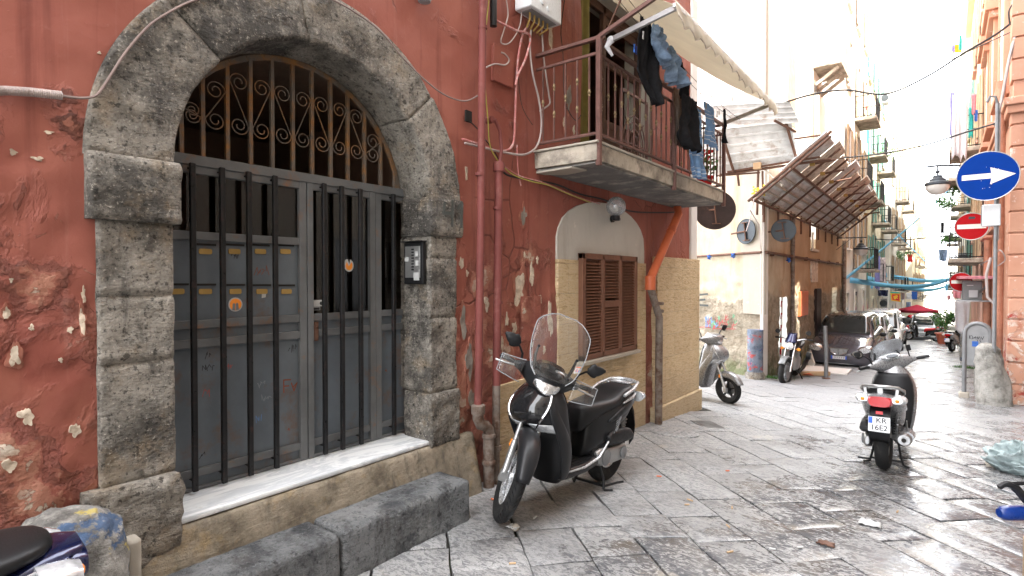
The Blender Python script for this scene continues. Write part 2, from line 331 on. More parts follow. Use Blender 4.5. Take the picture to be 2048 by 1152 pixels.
def m_glass(name, tint=(1, 1, 1), refl=.09, rough=.02, haze=0.0):
    n = NT(name); t = n.t; t.nodes.remove(n.b); o = t.nodes['Material Output']
    tr = t.nodes.new('ShaderNodeBsdfTransparent'); tr.inputs[0].default_value = (*tint, 1)
    gl = t.nodes.new('ShaderNodeBsdfGlossy'); gl.inputs['Roughness'].default_value = rough
    fr = t.nodes.new('ShaderNodeFresnel'); fr.inputs[0].default_value = 1.45
    mx = t.nodes.new('ShaderNodeMixShader'); n.L(n.math('ADD', fr.outputs[0], refl-.04, clamp=True), mx.inputs[0]); n.L(tr.outputs[0], mx.inputs[1]); n.L(gl.outputs[0], mx.inputs[2])
    res = mx.outputs[0]
    if haze:
        df = t.nodes.new('ShaderNodeBsdfDiffuse'); df.inputs[0].default_value = (.75, .76, .78, 1); m2 = t.nodes.new('ShaderNodeMixShader')
        n.L(n.rng(n.noise(6, 5, .6), .3, .8, haze*.5, haze*1.5), m2.inputs[0]); n.L(res, m2.inputs[1]); n.L(df.outputs[0], m2.inputs[2]); res = m2.outputs[0]
    n.L(res, o.inputs[0]); return n.m
def m_cloth(name, base, stripes=None, trans=.25, var=.2, sc=18):
    n = NT(name); c = n.mix(n.rng(n.noise(sc, 6, .65), .3, .7), cl(base, 1-var), cl(base, 1+var))
    if stripes:
        z = n.sep(n.co)[2]; s = n.math('FRACT', n.math('MULTIPLY', z, stripes[0])); s = n.rng(n.math('ABSOLUTE', n.math('SUBTRACT', s, .5)), .38, .42); blk = n.rng(n.math('FRACT', n.math('MULTIPLY', z, stripes[0]/5)), .55, .6); c = n.mix(n.math('MULTIPLY', s, blk), c, stripes[1])
    wv = n.noise(240, 2); n.out(c, .9, n.bump(n.math('ADD', wv, n.noise(25, 4)), .3, .002), spec=.08)
    if trans:
        tl = n.t.nodes.new('ShaderNodeBsdfTranslucent'); n.L(c, tl.inputs[0]); mx = n.t.nodes.new('ShaderNodeMixShader'); mx.inputs[0].default_value = trans
        n.L(n.b.outputs[0], mx.inputs[1]); n.L(tl.outputs[0], mx.inputs[2]); n.L(mx.outputs[0], n.t.nodes['Material Output'].inputs[0])
    return n.m
def m_emit(name, c, s):
    n = NT(name); n.b.inputs['Emission Color'].default_value = (*c, 1); n.b.inputs['Emission Strength'].default_value = s; return n.out(c, .5)
MT = dict(
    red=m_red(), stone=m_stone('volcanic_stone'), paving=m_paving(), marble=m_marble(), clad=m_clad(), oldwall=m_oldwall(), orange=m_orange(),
    kerb=m_stone('basalt_kerb', (.05, .053, .057), (.175, .18, .183), (.28, .28, .27), bs=24, yellow=.45, grain=.8),
    plinth=m_stone('plinth_plaster', (.13, .108, .08), (.25, .212, .16), (.30, .21, .10), bs=9, yellow=.6, grain=.25),
    bollard_l=m_stone('painted_stone', (.14, .135, .125), (.38, .37, .34), (.3, .28, .24), paint=[((.05, .09, .17), .55), ((.42, .34, .10), .62)], bs=12, grain=.4, psc=.8),
    bollard_r=m_stone('grey_stone', (.13, .125, .11), (.30, .29, .265), (.26, .235, .20), paint=[((.20, .32, .55), .64)], bs=10, grain=.35),
    graffiti_post=m_stone('graffiti_concrete', (.07, .10, .15), (.16, .19, .24), (.25, .10, .08), paint=[((.36, .06, .055), .56), ((.05, .10, .22), .60), ((.55, .5, .44), .66)], bs=14, grain=.3),
    mortar=pm('joint_dirt', (.05, .047, .042), .9, world=True, dirt=(.06, .075, .035), dk=.45),
    gate=pm('grey_gate_paint', (.105, .122, .138), .42, var=.22, sc=2.5, dirt=(.13, .075, .045), dk=.37, bs=35, bump=.2, world=True),
    gateframe=pm('pale_gate_paint', (.115, .119, .122), .45, var=.2, sc=5, dirt=(.20, .10, .05), dk=.36, bs=40, world=True),
    rustbar=pm('rusty_cream_paint', (.12, .10, .082), .6, var=.25, sc=5, dirt=(.25, .115, .035), dk=.47, bs=60, world=True),
    blackbar=pm('black_bar_paint', (.012, .012, .013), .35, var=.4, sc=9, dirt=(.06, .03, .025), dk=.36, bs=50, world=True),
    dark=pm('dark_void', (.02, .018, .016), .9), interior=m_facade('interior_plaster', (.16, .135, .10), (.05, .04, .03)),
    brass=pm('brass', (.36, .235, .075), .45, .3), knob=pm('dull_brass_knob', (.22, .16, .09), .45, .4), paper=pm('white_paper', (.42, .42, .41), .7, bump=.05), black=pm('black_plastic', (.010, .010, .011), .45, var=.3),
    satin=pm('satin_black_paint', (.013, .0135, .015), .33, var=.08, bump=.03, rvar=.03, coat=.0), gloss=pm('gloss_black', (.012, .012, .013), .07, var=.1, bump=0, rvar=.03, coat=.6),
    seat=pm('black_vinyl', (.012, .012, .013), .42, var=.1, bump=.25, bs=220, bd=.001), rubber=pm('tyre_rubber', (.012, .012, .012), .8, var=.3, bump=.3, bs=90, dirt=(.05, .045, .04), dk=.36),
    chrome=pm('chrome', (.55, .55, .56), .12, 1, var=.03, bump=0, rvar=.03), alu=pm('cast_aluminium', (.38, .38, .375), .4, .8, var=.1, bump=.15), steel=pm('dull_steel', (.28, .28, .28), .42, .8, var=.25, dirt=(.10, .06, .04), dk=.38),
    silver=pm('silver_paint', (.46, .47, .48), .28, .55, var=.04, bump=.02, rvar=.04, coat=.5), silverdark=pm('grey_metal_paint', (.20, .20, .205), .3, .5, var=.05, bump=.02, coat=.4),
    navy=pm('navy_metal_paint', (.008, .012, .055), .2, .35, var=.08, bump=.01, rvar=.03, coat=.8), blue=pm('blue_plastic', (.004, .022, .13), .3, var=.08, bump=.02, coat=.3),
    redlens=pm('red_lens', (.45, .008, .012), .12, var=.2, bump=.1, coat=.6), amber=pm('amber_lens', (.85, .28, .04), .15, bump=.05), lens=pm('clear_lens', (.62, .64, .66), .1, .4, var=.35, sc=22, bump=.5, bs=45, coat=.7),
    hl=pm('headlight_reflector', (.75, .76, .78), .12, .9, var=.45, sc=26, bump=.9, bs=30, bd=.01, coat=.8),
    shield=m_glass('clear_screen', (.96, .97, .97), .055, .03, haze=.015), shieldhaze=m_glass('hazy_screen', (.93, .94, .95), .08, .05, haze=.10), rim=pm('clear_screen_edge', (.26, .27, .28), .25, bump=0),
    pane=m_glass('window_pane', (.36, .35, .33), .05, .03, haze=.0), carglass=pm('car_glass', (.03, .035, .035), .04, 0, bump=0, rvar=.01, coat=1),
    brown=pm('brown_shutter_paint', (.145, .066, .040), .42, var=.12, sc=9, bump=.12), browniron=pm('brown_iron', (.135, .070, .058), .45, .2, var=.2, sc=12, dirt=(.30, .24, .21), dk=.3),
    pipe_red=pm('red_painted_pipe', (.165, .048, .042), .6, var=.2, sc=3, dirt=(.26, .11, .09), dk=.36, world=True), pipe_orange=pm('orange_pvc', (.56, .135, .055), .42, var=.1, sc=3, dirt=(.42, .10, .05), dk=.4, world=True),
    castiron=pm('old_cast_iron', (.20, .165, .14), .7, .2, var=.35, sc=6, dirt=(.10, .055, .035), dk=.47, bump=.7, world=True),
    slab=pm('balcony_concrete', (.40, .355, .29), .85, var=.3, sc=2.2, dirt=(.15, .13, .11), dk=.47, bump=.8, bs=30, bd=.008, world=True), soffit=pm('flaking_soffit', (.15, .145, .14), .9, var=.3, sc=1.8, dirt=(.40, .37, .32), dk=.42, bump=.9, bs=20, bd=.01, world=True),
    cream=m_facade('cream_plaster', (.38, .345, .29), (.30, .25, .19), .4), niche=m_facade('grey_niche_render', (.52, .485, .43), (.24, .20, .16), .5),
    canvas=m_cloth('awning_canvas', (.72, .67, .57), trans=.5, var=.08, sc=2), denim=m_cloth('blue_denim', (.20, .28, .40), trans=.05, var=.55, sc=9), blackcloth=m_cloth('black_cotton', (.016, .016, .018), trans=.02, var=.3),
    towel=m_cloth('blue_towel', (.20, .34, .56), stripes=(22, (.66, .72, .78)), trans=.25), whitecloth=m_cloth('white_cotton', (.74, .74, .76), trans=.3, var=.06), redcloth=m_cloth('red_cloth', (.60, .05, .05)),
    tealcloth=m_cloth('teal_cloth', (.05, .42, .38)), bluecloth=m_cloth('royal_blue_cloth', (.06, .16, .50)), violet=m_cloth('violet_cloth', (.30, .30, .62)), yellowcloth=m_cloth('yellow_cloth', (.75, .50, .06)), pinkcloth=m_cloth('pink_cloth', (.70, .30, .34)),
    pipe_peach=pm('peach_painted_pipe', (.42, .20, .13), .6, var=.2, dirt=(.30, .13, .08), dk=.4), ribbon=m_cloth('sky_blue_streamer', (.27, .66, .90), trans=.4, var=.06, sc=2), greenmesh=m_cloth('green_tarpaulin', (.10, .48, .40), trans=.4), umbrella=m_cloth('dark_red_canvas', (.40, .035, .06), trans=.2, var=.08),
    zinc=pm('corrugated_zinc', (.62, .63, .62), .5, .15, var=.25, sc=2.5, dirt=(.30, .22, .16), dk=.4, world=True), woodplank=pm('grey_plank', (.58, .52, .44), .8, var=.3, sc=5, dirt=(.16, .11, .08), dk=.42, bump=.6, world=True),
    rust=pm('rusty_scaffold', (.13, .070, .048), .65, .3, var=.3, sc=8, dirt=(.10, .05, .035), dk=.45, bump=.4), rustdark=pm('dark_rusty_sheet', (.030, .019, .017), .6, .3, var=.4, sc=3, dirt=(.12, .06, .04), dk=.32),
    signback=pm('grey_sign_back', (.05, .058, .066), .5, .3, var=.12, sc=6, bump=.05), signblue=pm('sign_blue', (.001, .030, .21), .6, spec=.06, var=.05, bump=.02, dirt=(.006, .04, .19), dk=.3), signred=pm('sign_red', (.34, .008, .012), .6, spec=.08, var=.08, bump=.02), signwhite=pm('sign_white', (.66, .65, .60), .5, var=.04, bump=.02, dirt=(.5, .48, .42), dk=.3),
    enamel=pm('white_enamel', (.66, .68, .70), .3, var=.05, bump=.02), greyplastic=pm('grey_plastic', (.25, .26, .265), .5, var=.12, dirt=(.25, .25, .25), dk=.3), lampglass=pm('opal_glass', (.62, .60, .56), .15, var=.05, bump=0, coat=.6),
    globe=m_glass('clear_globe', (.80, .80, .78), .13, .05, haze=.20), cable_g=pm('weathered_cable', (.22, .165, .15), .6, var=.2), cable_w=pm('pale_cable', (.36, .30, .28), .5, var=.15), cable_k=pm('black_cable', (.025, .025, .025), .5), cable_r=pm('red_painted_cable', (.42, .15, .14), .5, var=.25, dirt=(.62, .52, .5), dk=.42), cable_y=pm('yellow_green_cable', (.40, .36, .08), .5),
    quoin=m_facade('white_quoin', (.70, .68, .65), (.5, .45, .38), .4), terracotta=pm('terracotta', (.45, .12, .07), .7), leaf=pm('leaf_green', (.05, .13, .025), .55, var=.5, sc=9), petal=pm('red_petals', (.62, .02, .02), .6, var=.3), yellowpetal=pm('yellow_flowers', (.72, .55, .05), .6, var=.3),
    carpaint=pm('dark_car_paint', (.095, .09, .105), .2, .35, var=.05, bump=0, rvar=.03, coat=1), carwhite=pm('white_car_paint', (.68, .68, .68), .2, var=.02, bump=0, coat=.8), carsilver=pm('silver_car_paint', (.48, .50, .52), .25, .4, var=.02, bump=0, coat=.8), plate=pm('plate_white', (.70, .71, .72), .35, var=.04, bump=.04),
    plateblue=pm('plate_blue', (.02, .10, .55), .4), ink=pm('black_ink', (.02, .02, .022), .6), inkred=pm('faded_red_paint', (.30, .07, .06), .7), inkblue=pm('faded_blue_paint', (.12, .22, .42), .7), inkrust=pm('rust_brown_paint', (.20, .06, .03), .7), inkpale=pm('pale_chalk', (.20, .22, .24), .8), inkgrey=pm('dark_grey_spray', (.06, .065, .06), .8), inkgreen=pm('green_spray', (.10, .28, .16), .8),
    bagplastic=pm('pale_blue_bag', (.27, .33, .33), .3, var=.3, sc=9, bump=.9, bs=18, bd=.02), wood=pm('pale_wood', (.42, .29, .17), .7, var=.15, sc=4), olive=pm('olive_curtain', (.17, .14, .04), .8), steelgrey=pm('galvanised_grey', (.20, .205, .21), .45, .4, var=.15, bump=.1),
    salmon=pm('undercoat_salmon', (.275, .108, .075), .85, var=.25, sc=12, bump=.6, world=True), bareplaster=pm('bare_cream_plaster', (.50, .42, .33), .9, var=.3, sc=14, dirt=(.28, .20, .15), dk=.42, bump=.8, bs=40, bd=.006, world=True), baregrey=pm('bare_grey_render', (.24, .21, .18), .9, var=.35, sc=9, bump=.9, bs=30, bd=.008, world=True),
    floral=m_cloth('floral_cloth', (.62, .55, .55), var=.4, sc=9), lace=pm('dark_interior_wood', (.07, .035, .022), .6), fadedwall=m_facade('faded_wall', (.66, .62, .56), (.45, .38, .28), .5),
)
MT['f_white'] = m_facade('sunlit_white_facade', (.80, .78, .74), (.62, .56, .46), .35); MT['f_cream'] = m_facade('pale_cream_facade', (.76, .70, .58), (.5, .42, .3), .4)
MT['f_pink'] = m_facade('pink_facade', (.70, .45, .36), (.5, .36, .28), .4); MT['f_yellow'] = m_facade('yellow_facade', (.74, .62, .42), (.5, .42, .3), .4); MT['shutgreen'] = pm('green_shutter', (.10, .26, .22), .5); MT['windark'] = pm('dark_window', (.06, .065, .07), .15, coat=.5)
MT['tanshut'] = pm('tan_shutter', (.42, .30, .19), .6)
# ================================================================ GROUND
random.seed(4)
g = MB(); g.grid(lambda u, v: Vector((-90+180*u, -30+430*v**1.0, gz(-30+430*v)-.04)), 12, 130)
g.obj('ground', MT['mortar'], kind='structure')
def on_street(x, y):
    if y < -2.5 or y > 75: return False
    if 8.75 < y < 13.9: return -11 < x < 9
    if y <= 8.75: return -3.3 < x < 1.75
    if y < 16 and x < -3: return x > -11 and y < 13.6+(-3.2-x)*.6
    return -3.4 < x < 1.1
pv = MB(); tones = []
ang = R(-43); du = Vector((cos(ang), sin(ang))); dv = Vector((-sin(ang), cos(ang)))
row = -30.0
while row < 75:
    wd = random.uniform(.36, .50); s = -70.0 + random.random()
    while s < 45:
        ln = random.choice([.42, .5, .55, .62, .75, .95, 1.1])*random.uniform(.92, 1.08)
        c = du*(s+ln/2)+dv*(row+wd/2)
        if on_street(c.x, c.y):
            near = -1 < c.y < 10; nu, nv = (7, 5) if near else (2, 2)
            j = .005; tl = Vector((random.gauss(0, .003), random.gauss(0, .003))); dz = random.gauss(0, .0016); tone = random.random()
            cor = [random.uniform(-.012, .012) for _ in range(8)]
            def sf(u, v):
                cu = (1-u)*(1-v)*cor[0]+u*(1-v)*cor[1]+u*v*cor[2]+(1-u)*v*cor[3]; cw = (1-u)*(1-v)*cor[4]+u*(1-v)*cor[5]+u*v*cor[6]+(1-u)*v*cor[7]
                a = j+u*(ln-2*j)+cu; b = j+v*(wd-2*j)+cw; p = du*(s+a)+dv*(row+b)
                ed = min(u*ln, (1-u)*ln, v*wd, (1-v)*wd)
                p = p + Vector((NZ.noise((p.x*9, p.y*9, 1)), NZ.noise((p.x*9, p.y*9, 5))))*.009
                z = gz(p.y)+dz+tl.x*(u-.5)+tl.y*(v-.5)+.005*NZ.noise((p.x*4, p.y*4, 0))-.006*max(0, 1-ed/.02)**2
                return Vector((p.x, p.y, z))
            us = [0, .035]+[i/(nu-2)*.9+.05 for i in range(1, nu-2)]+[.965, 1] if near else [0, .5, 1]
            vs_ = [0, .06]+[i/(nv-2)*.85+.075 for i in range(1, nv-2)]+[.94, 1] if near else [0, .5, 1]
            vv = []; ff = []; n1 = len(us); n2 = len(vs_)
            for b_ in vs_:
                for a_ in us: vv.append(sf(a_, b_))
            ff = [(q*n1+i, q*n1+i+1, (q+1)*n1+i+1, (q+1)*n1+i) for q in range(n2-1) for i in range(n1-1)]
            per = [i for i in range(n1)]+[q*n1+n1-1 for q in range(1, n2)]+[(n2-1)*n1+i for i in range(n1-2, -1, -1)]+[q*n1 for q in range(n2-2, 0, -1)]
            b0 = len(vv); vv += [vv[i]-Vector((0, 0, .045)) for i in per]; m_ = len(per)
            ff += [(per[i], b0+i, b0+(i+1) % m_, per[(i+1) % m_]) for i in range(m_)]
            pv.add(vv, ff); tones += [tone]*len(vv)
        s += ln
    row += wd
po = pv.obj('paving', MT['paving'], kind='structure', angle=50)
at = po.data.attributes.new('tone', 'FLOAT', 'POINT')
if len(po.data.vertices) == len(tones): at.data.foreach_set('value', tones)
# ================================================================ RED BUILDING
WX = -3.1
def PW(y, z, t): return Vector((WX+t, y, z))
red = thing('red_building', 'old red plastered house with flaking paint, stone gate arch and balcony', 'building', (WX, 0, 0))
CI, RI = (2.085, 2.265), .885; CO, RO = (2.06, 2.27), 1.235
def in_arch(y, z):
    if z > 2.27: return math.hypot(y-CO[0], z-CO[1]) < RO-.07
    return .90 < y < 3.24 and z > .2
DO = (5.2, 7.05, 2.93, 5.0)
wb = MB(); S = .04; ny = int((8.69+2.5)/S); nz_ = int(6.8/S); idx = {}
def wp(i, k):
    if (i, k) not in idx:
        y = -2.5+i*S; z = -.8+k*S
        if i == ny: y = 8.69
        d = .020*fbm((y, z, 3), 1.3, 4)+.010*fbm((y, z, 8), 5, 3)*(1.7 if z < 1.8 else .5)
        if z < 2.4 and y < .95: d += .014*fbm((y, z, 1), 9, 3)
        idx[(i, k)] = len(wb.v); wb.v.append(Vector((WX+d, y, z)))
    return idx[(i, k)]
for i in range(ny):
    for k in range(nz_):
        y = -2.5+(i+.5)*S; z = -.8+(k+.5)*S
        if in_arch(y, z) or (DO[0] < y < DO[1] and DO[2] < z < DO[3]): continue
        wb.f.append((wp(i, k), wp(i+1, k), wp(i+1, k+1), wp(i, k+1)))
wb.obj('front_wall', MT['red'], red, world=True, angle=70)
b = MB(); b.box(-9, WX-.02, 8.60, 8.66, -.8, 12); b.box(-9, WX-.015, -2.5, 8.62, 11.9, 12); b.box(WX-.25, WX-.01, -2.5, 8.6, 5.98, 11.9); b.obj('upper_wall', MT['red'], red, world=True)
# door reveal behind balcony
b = MB(); y0, y1, z0, z1 = DO; b.box(-3.5, WX-.01, y0-.1, y0, z0-.1, z1); b.box(-3.5, WX-.01, y1, y1+.1, z0-.1, z1); b.box(-3.5, WX-.01, y0-.1, y1+.1, z1, z1+.1); b.obj('door_reveal', MT['cream'], red, world=True)
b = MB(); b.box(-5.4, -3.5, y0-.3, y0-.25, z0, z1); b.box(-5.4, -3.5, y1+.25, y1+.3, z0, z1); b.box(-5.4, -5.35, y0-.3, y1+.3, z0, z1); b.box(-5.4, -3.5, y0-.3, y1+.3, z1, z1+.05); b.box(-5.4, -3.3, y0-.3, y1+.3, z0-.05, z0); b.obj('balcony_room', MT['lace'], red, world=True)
b = MB()
for k in range(2): b.box(-3.34, -3.28, 5.2+k*.0+(.0 if k == 0 else 1.80), 5.2+(.10 if k == 0 else 1.86), 2.93, 5.0)
b.box(-3.34, -3.285, 6.05, 6.12, 2.93, 5.0); b.box(-3.34, -3.285, 5.2, 7.05, 4.9, 5.0)
for z in (3.0, 3.55, 4.3, 4.8): b.box(-3.33, -3.30, 6.12, 7.0, z, z+.10)
b.box(-3.325, -3.305, 6.12, 7.0, 3.0, 3.6); b.obj('balcony_door', MT['lace'], red, world=True, bevel=.006)
cu = MB(); cu.grid(lambda u, v: Vector((-3.27+.03*sin(u*18), 5.30+.42*u, 2.96+1.95*v)), 30, 6); cu.obj('door_curtain', MT['olive'], red, world=True, solid=.004)
ag = MB()                      # iron security panel with concentric arcs behind the railing
yc, zc = 6.42, 3.35
for r_ in (.10, .17, .24, .31): ag.tube([(-3.05, yc+r_*cos(a*pi/12), zc+r_*1.15*sin(a*pi/12)) for a in range(13)], .008, 6)
for k in range(5): a = pi*k/4; ag.tube([(-3.05, yc, zc), (-3.05, yc+.36*cos(a), zc+.42*sin(a))], .007, 6)
for k in range(9): ag.tube([(-3.05, yc-.34+k*.085, 2.95), (-3.05, yc-.34+k*.085, zc)], .007, 6)
for yy in (yc-.36, yc+.36): ag.bar((-3.05, yy, 2.93), (-3.05, yy, 3.95), .03)
ag.bar((-3.05, yc-.36, 3.95), (-3.05, yc+.36, 3.95), .03); ag.bar((-3.05, yc-.36, zc), (-3.05, yc+.36, zc), .02); ag.obj('iron_door_panel', MT['browniron'], red, world=True)
# ---- cladding, niche, window
def pp(name, pts, t0, t1, mat, bevel=.004, par=None, **k): m = MB(); m.prism(pts, PW, t0, t1); return m.obj(name, mat, par or red, world=True, bevel=bevel, angle=30, **k)
pp('stone_tile_cladding', [(3.80, -.3), (6.82, -.5), (6.82, 1.90), (4.735, 1.90), (4.735, .79), (3.80, .765)], -.02, .030, MT['clad'])
nich = [(4.735, 1.90), (6.80, 1.90), (6.80, 2.06)]+[(5.77+1.03*cos(a*pi/14), 2.10+.47*sin(a*pi/14)**.9) for a in range(1, 14)]+[(4.735, 2.13)]
pp('niche_render', nich, -.02, .014, MT['niche'])
clf = MB(); clf.box(-3.10-6, WX+.075, 7.08, 8.70, -.7, 2.0); clf.obj('stone_tile_cladding', MT['clad'], red, world=True, bevel=.006)
clf = MB(); clf.box(-3.10-6, WX+.115, 7.02, 8.73, -.7, -.02); clf.obj('tile_skirting', MT['clad'], red, world=True, bevel=.012)
q = MB(); q.box(WX-3, WX+.03, 8.45, 8.705, 2.003, 6); q.obj('corner_quoin', MT['quoin'], red, world=True, bevel=.01)
win = MB(); wy0, wy1, wz0, wz1 = 5.12, 6.45, .83, 1.975
for a, b_ in ((wy0, wy0+.05), (wy0+.435, wy0+.475), (wy0+.86, wy0+.90), (wy1-.05, wy1)): win.box(WX+.03, WX+.085, a, b_, wz0, wz1)
win.box(WX+.03, WX+.085, wy0, wy1, wz1-.06, wz1); win.box(WX+.03, WX+.085, wy0, wy1, wz0, wz0+.06)
win.box(WX+.022, WX+.03, wy0, wy1, wz0, wz1)
shw = win.obj('shutter_window', MT['brown'], red, world=True, bevel=.004)
for i, (a, b_) in enumerate(((wy0+.06, wy0+.425), (wy0+.485, wy0+.85), (wy0+.91, wy1-.06))):
    s_ = MB(); z = wz0+.075
    lv = []
    while z < wz1-.085:
        if i == 1 and abs(z-1.42) < .05: z += .034; continue
        s_.add([(WX+.032, a, z+.030), (WX+.032, b_, z+.030), (WX+.075, b_, z), (WX+.075, a, z), (WX+.032, a, z+.037), (WX+.032, b_, z+.037), (WX+.075, b_, z+.008), (WX+.075, a, z+.008)],
               [(0, 1, 2, 3), (7, 6, 5, 4), (0, 4, 5, 1), (1, 5, 6, 2), (2, 6, 7, 3), (3, 7, 4, 0)]); z += .034
    if i == 1: s_.box(WX+.035, WX+.082, a, b_, 1.38, 1.455)
    for yy in (a, b_): s_.box(WX+.032, WX+.08, yy-.011, yy+.011, wz0+.06, wz1-.06)
    s_.obj('louvred_panel', MT['brown'], shw, world=True)
s_ = MB(); s_.box(WX-.01, WX+.12, wy0-.06, wy1+.03, wz0-.045, wz0-.004); s_.obj('sill', MT['cream'], shw, world=True, bevel=.006)
mt_ = MB(); 
for (y_, z_, w_, h_) in ((4.28, 1.33, .30, .42),): mt_.box(WX+.002, WX+.03, y_-w_/2, y_+w_/2, z_-h_/2, z_+h_/2)
mt_.obj('meter_hatch', MT['red'], red, world=True, bevel=.006)
mt_ = MB(); mt_.box(WX, WX+.035, 3.71, 3.99, 3.40, 3.72, Matrix.Identity(4)); mt_.obj('wall_box', MT['red'], red, world=True, bevel=.006)
# ---- paint flaked off down to undercoat, plaster and render
def flake(px, py, wpx, hpx, mats, seed):
    o = onX(px, py, WX); k = (o-Vector((0, 0, CH))).dot(_fw)/FPX; w_ = wpx*k*1.45/2; h_ = hpx*k/2
    for q, (mt, sc_) in enumerate(mats):
        pts = []
        for i in range(46):
            a = 2*pi*i/46; r_ = sc_*(1+.95*NZ.noise((cos(a)*1.1+seed, sin(a)*1.1, q*.35))+.26*NZ.noise((cos(a)*2.3+seed, sin(a)*2.3, 3+q*.3))+.10*NZ.noise((cos(a)*9, sin(a)*9, seed)))
            pts.append((o.y+w_*r_*cos(a), o.z+h_*r_*sin(a)))
        cy, cz_ = sum(p[0] for p in pts)/46, sum(p[1] for p in pts)/46; m = MB(); V = []
        def D_(y, z): return .020*fbm((y, z, 3), 1.3, 4)+.010*fbm((y, z, 8), 5, 3)*(1.7 if z < 1.8 else .5)+(.014*fbm((y, z, 1), 9, 3) if z < 2.4 and y < .95 else 0)
        lift = .006+.0025*q
        for s_ in (1.0, .97, .66, .33):
            for p in pts: y, z = cy+(p[0]-cy)*s_, cz_+(p[1]-cz_)*s_; V.append(Vector((WX+D_(y, z)+(lift if s_ < 1 else -.004)+(.003*NZ.noise((y*30, z*30, 1)) if s_ < .9 else 0), y, z)))
        V.append(Vector((WX+D_(cy, cz_)+lift, cy, cz_))); F_ = [(r*46+i, r*46+(i+1) % 46, (r+1)*46+(i+1) % 46, (r+1)*46+i) for r in range(3) for i in range(46)]+[(138+i, 138+(i+1) % 46, 184) for i in range(46)]
        m.add(V, F_); m.obj('peeled_patch', MT[mt], red, world=True, angle=35)
SB = (('salmon', 1.25), ('bareplaster', .85)); SS = (('salmon', 1.0),); SG_ = (('salmon', 1.2), ('baregrey', .85)); BB = (('bareplaster', 1.0),)
for i, (a, b_, c, d, mm) in enumerate(((1040, 585, 24, 66, SB), (1063, 548, 10, 44, BB), (1026, 655, 14, 30, SB), (1080, 600, 8, 20, BB), (972, 606, 13, 34, SB), (1012, 640, 6, 20, BB), (1003, 690, 8, 34, SB), (1098, 640, 9, 70, BB), (926, 640, 12, 60, SG_), (936, 720, 14, 70, SG_), (940, 800, 16, 40, SG_), (918, 900, 14, 60, SG_), (922, 525, 8, 22, BB),
    (935, 545, 8, 14, SB), (1046, 430, 12, 34, SG_), (1048, 510, 5, 10, BB), (1075, 520, 5, 14, BB), (1100, 60, 13, 60, SB), (1136, 190, 12, 60, SG_), (1128, 250, 9, 30, SB), (1148, 260, 6, 18, BB), (934, 345, 4, 26, BB), (1060, 690, 8, 18, SB), (1040, 745, 10, 14, SS), (1000, 580, 5, 12, BB), (960, 565, 5, 10, BB), (1085, 700, 5, 16, BB),
    (30, 712, 13, 46, SB), (12, 625, 8, 22, SB), (62, 655, 6, 12, BB), (52, 832, 16, 34, BB), (236, 985, 30, 26, SG_), (95, 265, 12, 6, BB), (28, 305, 8, 10, BB), (75, 318, 10, 10, BB), (168, 590, 5, 30, BB), (140, 660, 6, 12, BB), (120, 720, 5, 9, BB), (22, 560, 5, 8, BB), (16, 930, 12, 26, BB), (165, 640, 7, 50, SB), (150, 860, 10, 28, BB), (198, 106, 4, 5, BB))): flake(a, b_, c, d, mm, i*3.7)
# ---- stone surround
def rough_block(outer, inner, v0, v1, proud, depth, mat, amp=.012, seed=0, res=.022, lab=None):
    """outer(v), inner(v) -> (y,z); front face at WX+proud, inner flank reaches back by depth"""
    m = MB(); Lv = max((Vector(outer(v1))-Vector(outer(v0))).length, .05); nv = max(8, int(Lv/res)); wdt = (Vector(outer(v0))-Vector(inner(v0))).length
    nu = max(8, int(wdt/res)); prof = [(0, -.12), (0, -.05), (0, -.018), (.02, -.004)]+[(.04+.92*i/nu, 0) for i in range(nu+1)]+[(.985, -.006), (1, -.02)]+[(1, -.02-(depth-.02)*i/12) for i in range(1, 13)]
    V = []
    for j in range(nv+1):
        v = v0+(v1-v0)*j/nv; o = outer(v); i_ = inner(v); ed = min(j, nv-j)*Lv/nv
        sink = .014*max(0, 1-ed/.018)**2
        for (u, x) in prof:
            y = o[0]+(i_[0]-o[0])*u; z = o[1]+(i_[1]-o[1])*u
            d = amp*(fbm((y+seed, z, x*1.0), 4, 4)+.5*fbm((y, z+seed, x), 14, 3))
            xx = WX+proud+x-sink+(d if u < 1 or x > -.03 else 0)
            if u >= 1: s_ = d*.8-sink; cyz = Vector((i_[0]-o[0], i_[1]-o[1])).normalized(); y += cyz.x*s_; z += cyz.y*s_
            V.append(Vector((xx, y, z)))
    n = len(prof); m.add(V, [(j*n+i, j*n+i+1, (j+1)*n+i+1, (j+1)*n+i) for j in range(nv) for i in range(n-1)])
    m.add([V[i] for i in range(n)], [tuple(range(n))]); m.add([V[nv*n+i] for i in range(n)], [tuple(range(n))])
    return m.obj('stone_block', mat, red, world=True, angle=80)
oa = lambda t: (CO[0]+RO*cos(t), CO[1]+RO*sin(t)*(.99)); ia = lambda t: (CI[0]+RI*cos(t), CI[1]+RI*sin(t))
for k, (a, b_) in enumerate(((180, 137), (137, 98), (98, 41), (41, 0))): rough_block(oa, ia, R(a), R(b_), .035+.004*(k % 2), .34, MT['stone'], seed=k*3, amp=.009)
def vert(yo, yi): return (lambda v: (yo, v)), (lambda v: (yi, v))
for (yo, yi, segs) in ((.87, 1.195, ((.72, 1.30), (1.30, 1.62), (1.62, 1.975))), (3.26, 2.965, ((.83, 1.40), (1.40, 1.86), (1.86, 2.03)))):
    for k, (a, b_) in enumerate(segs): f1, f2 = vert(yo, yi); rough_block(f1, f2, a, b_, .03, .34, MT['stone'], seed=k*5+yo, amp=.009)
f1, f2 = vert(.83, 1.22); rough_block(f1, f2, 1.975, 2.28, .075, .34, MT['stone'], seed=21)
f1, f2 = vert(3.31, 2.945); rough_block(f1, f2, 2.03, 2.32, .06, .34, MT['stone'], seed=31)
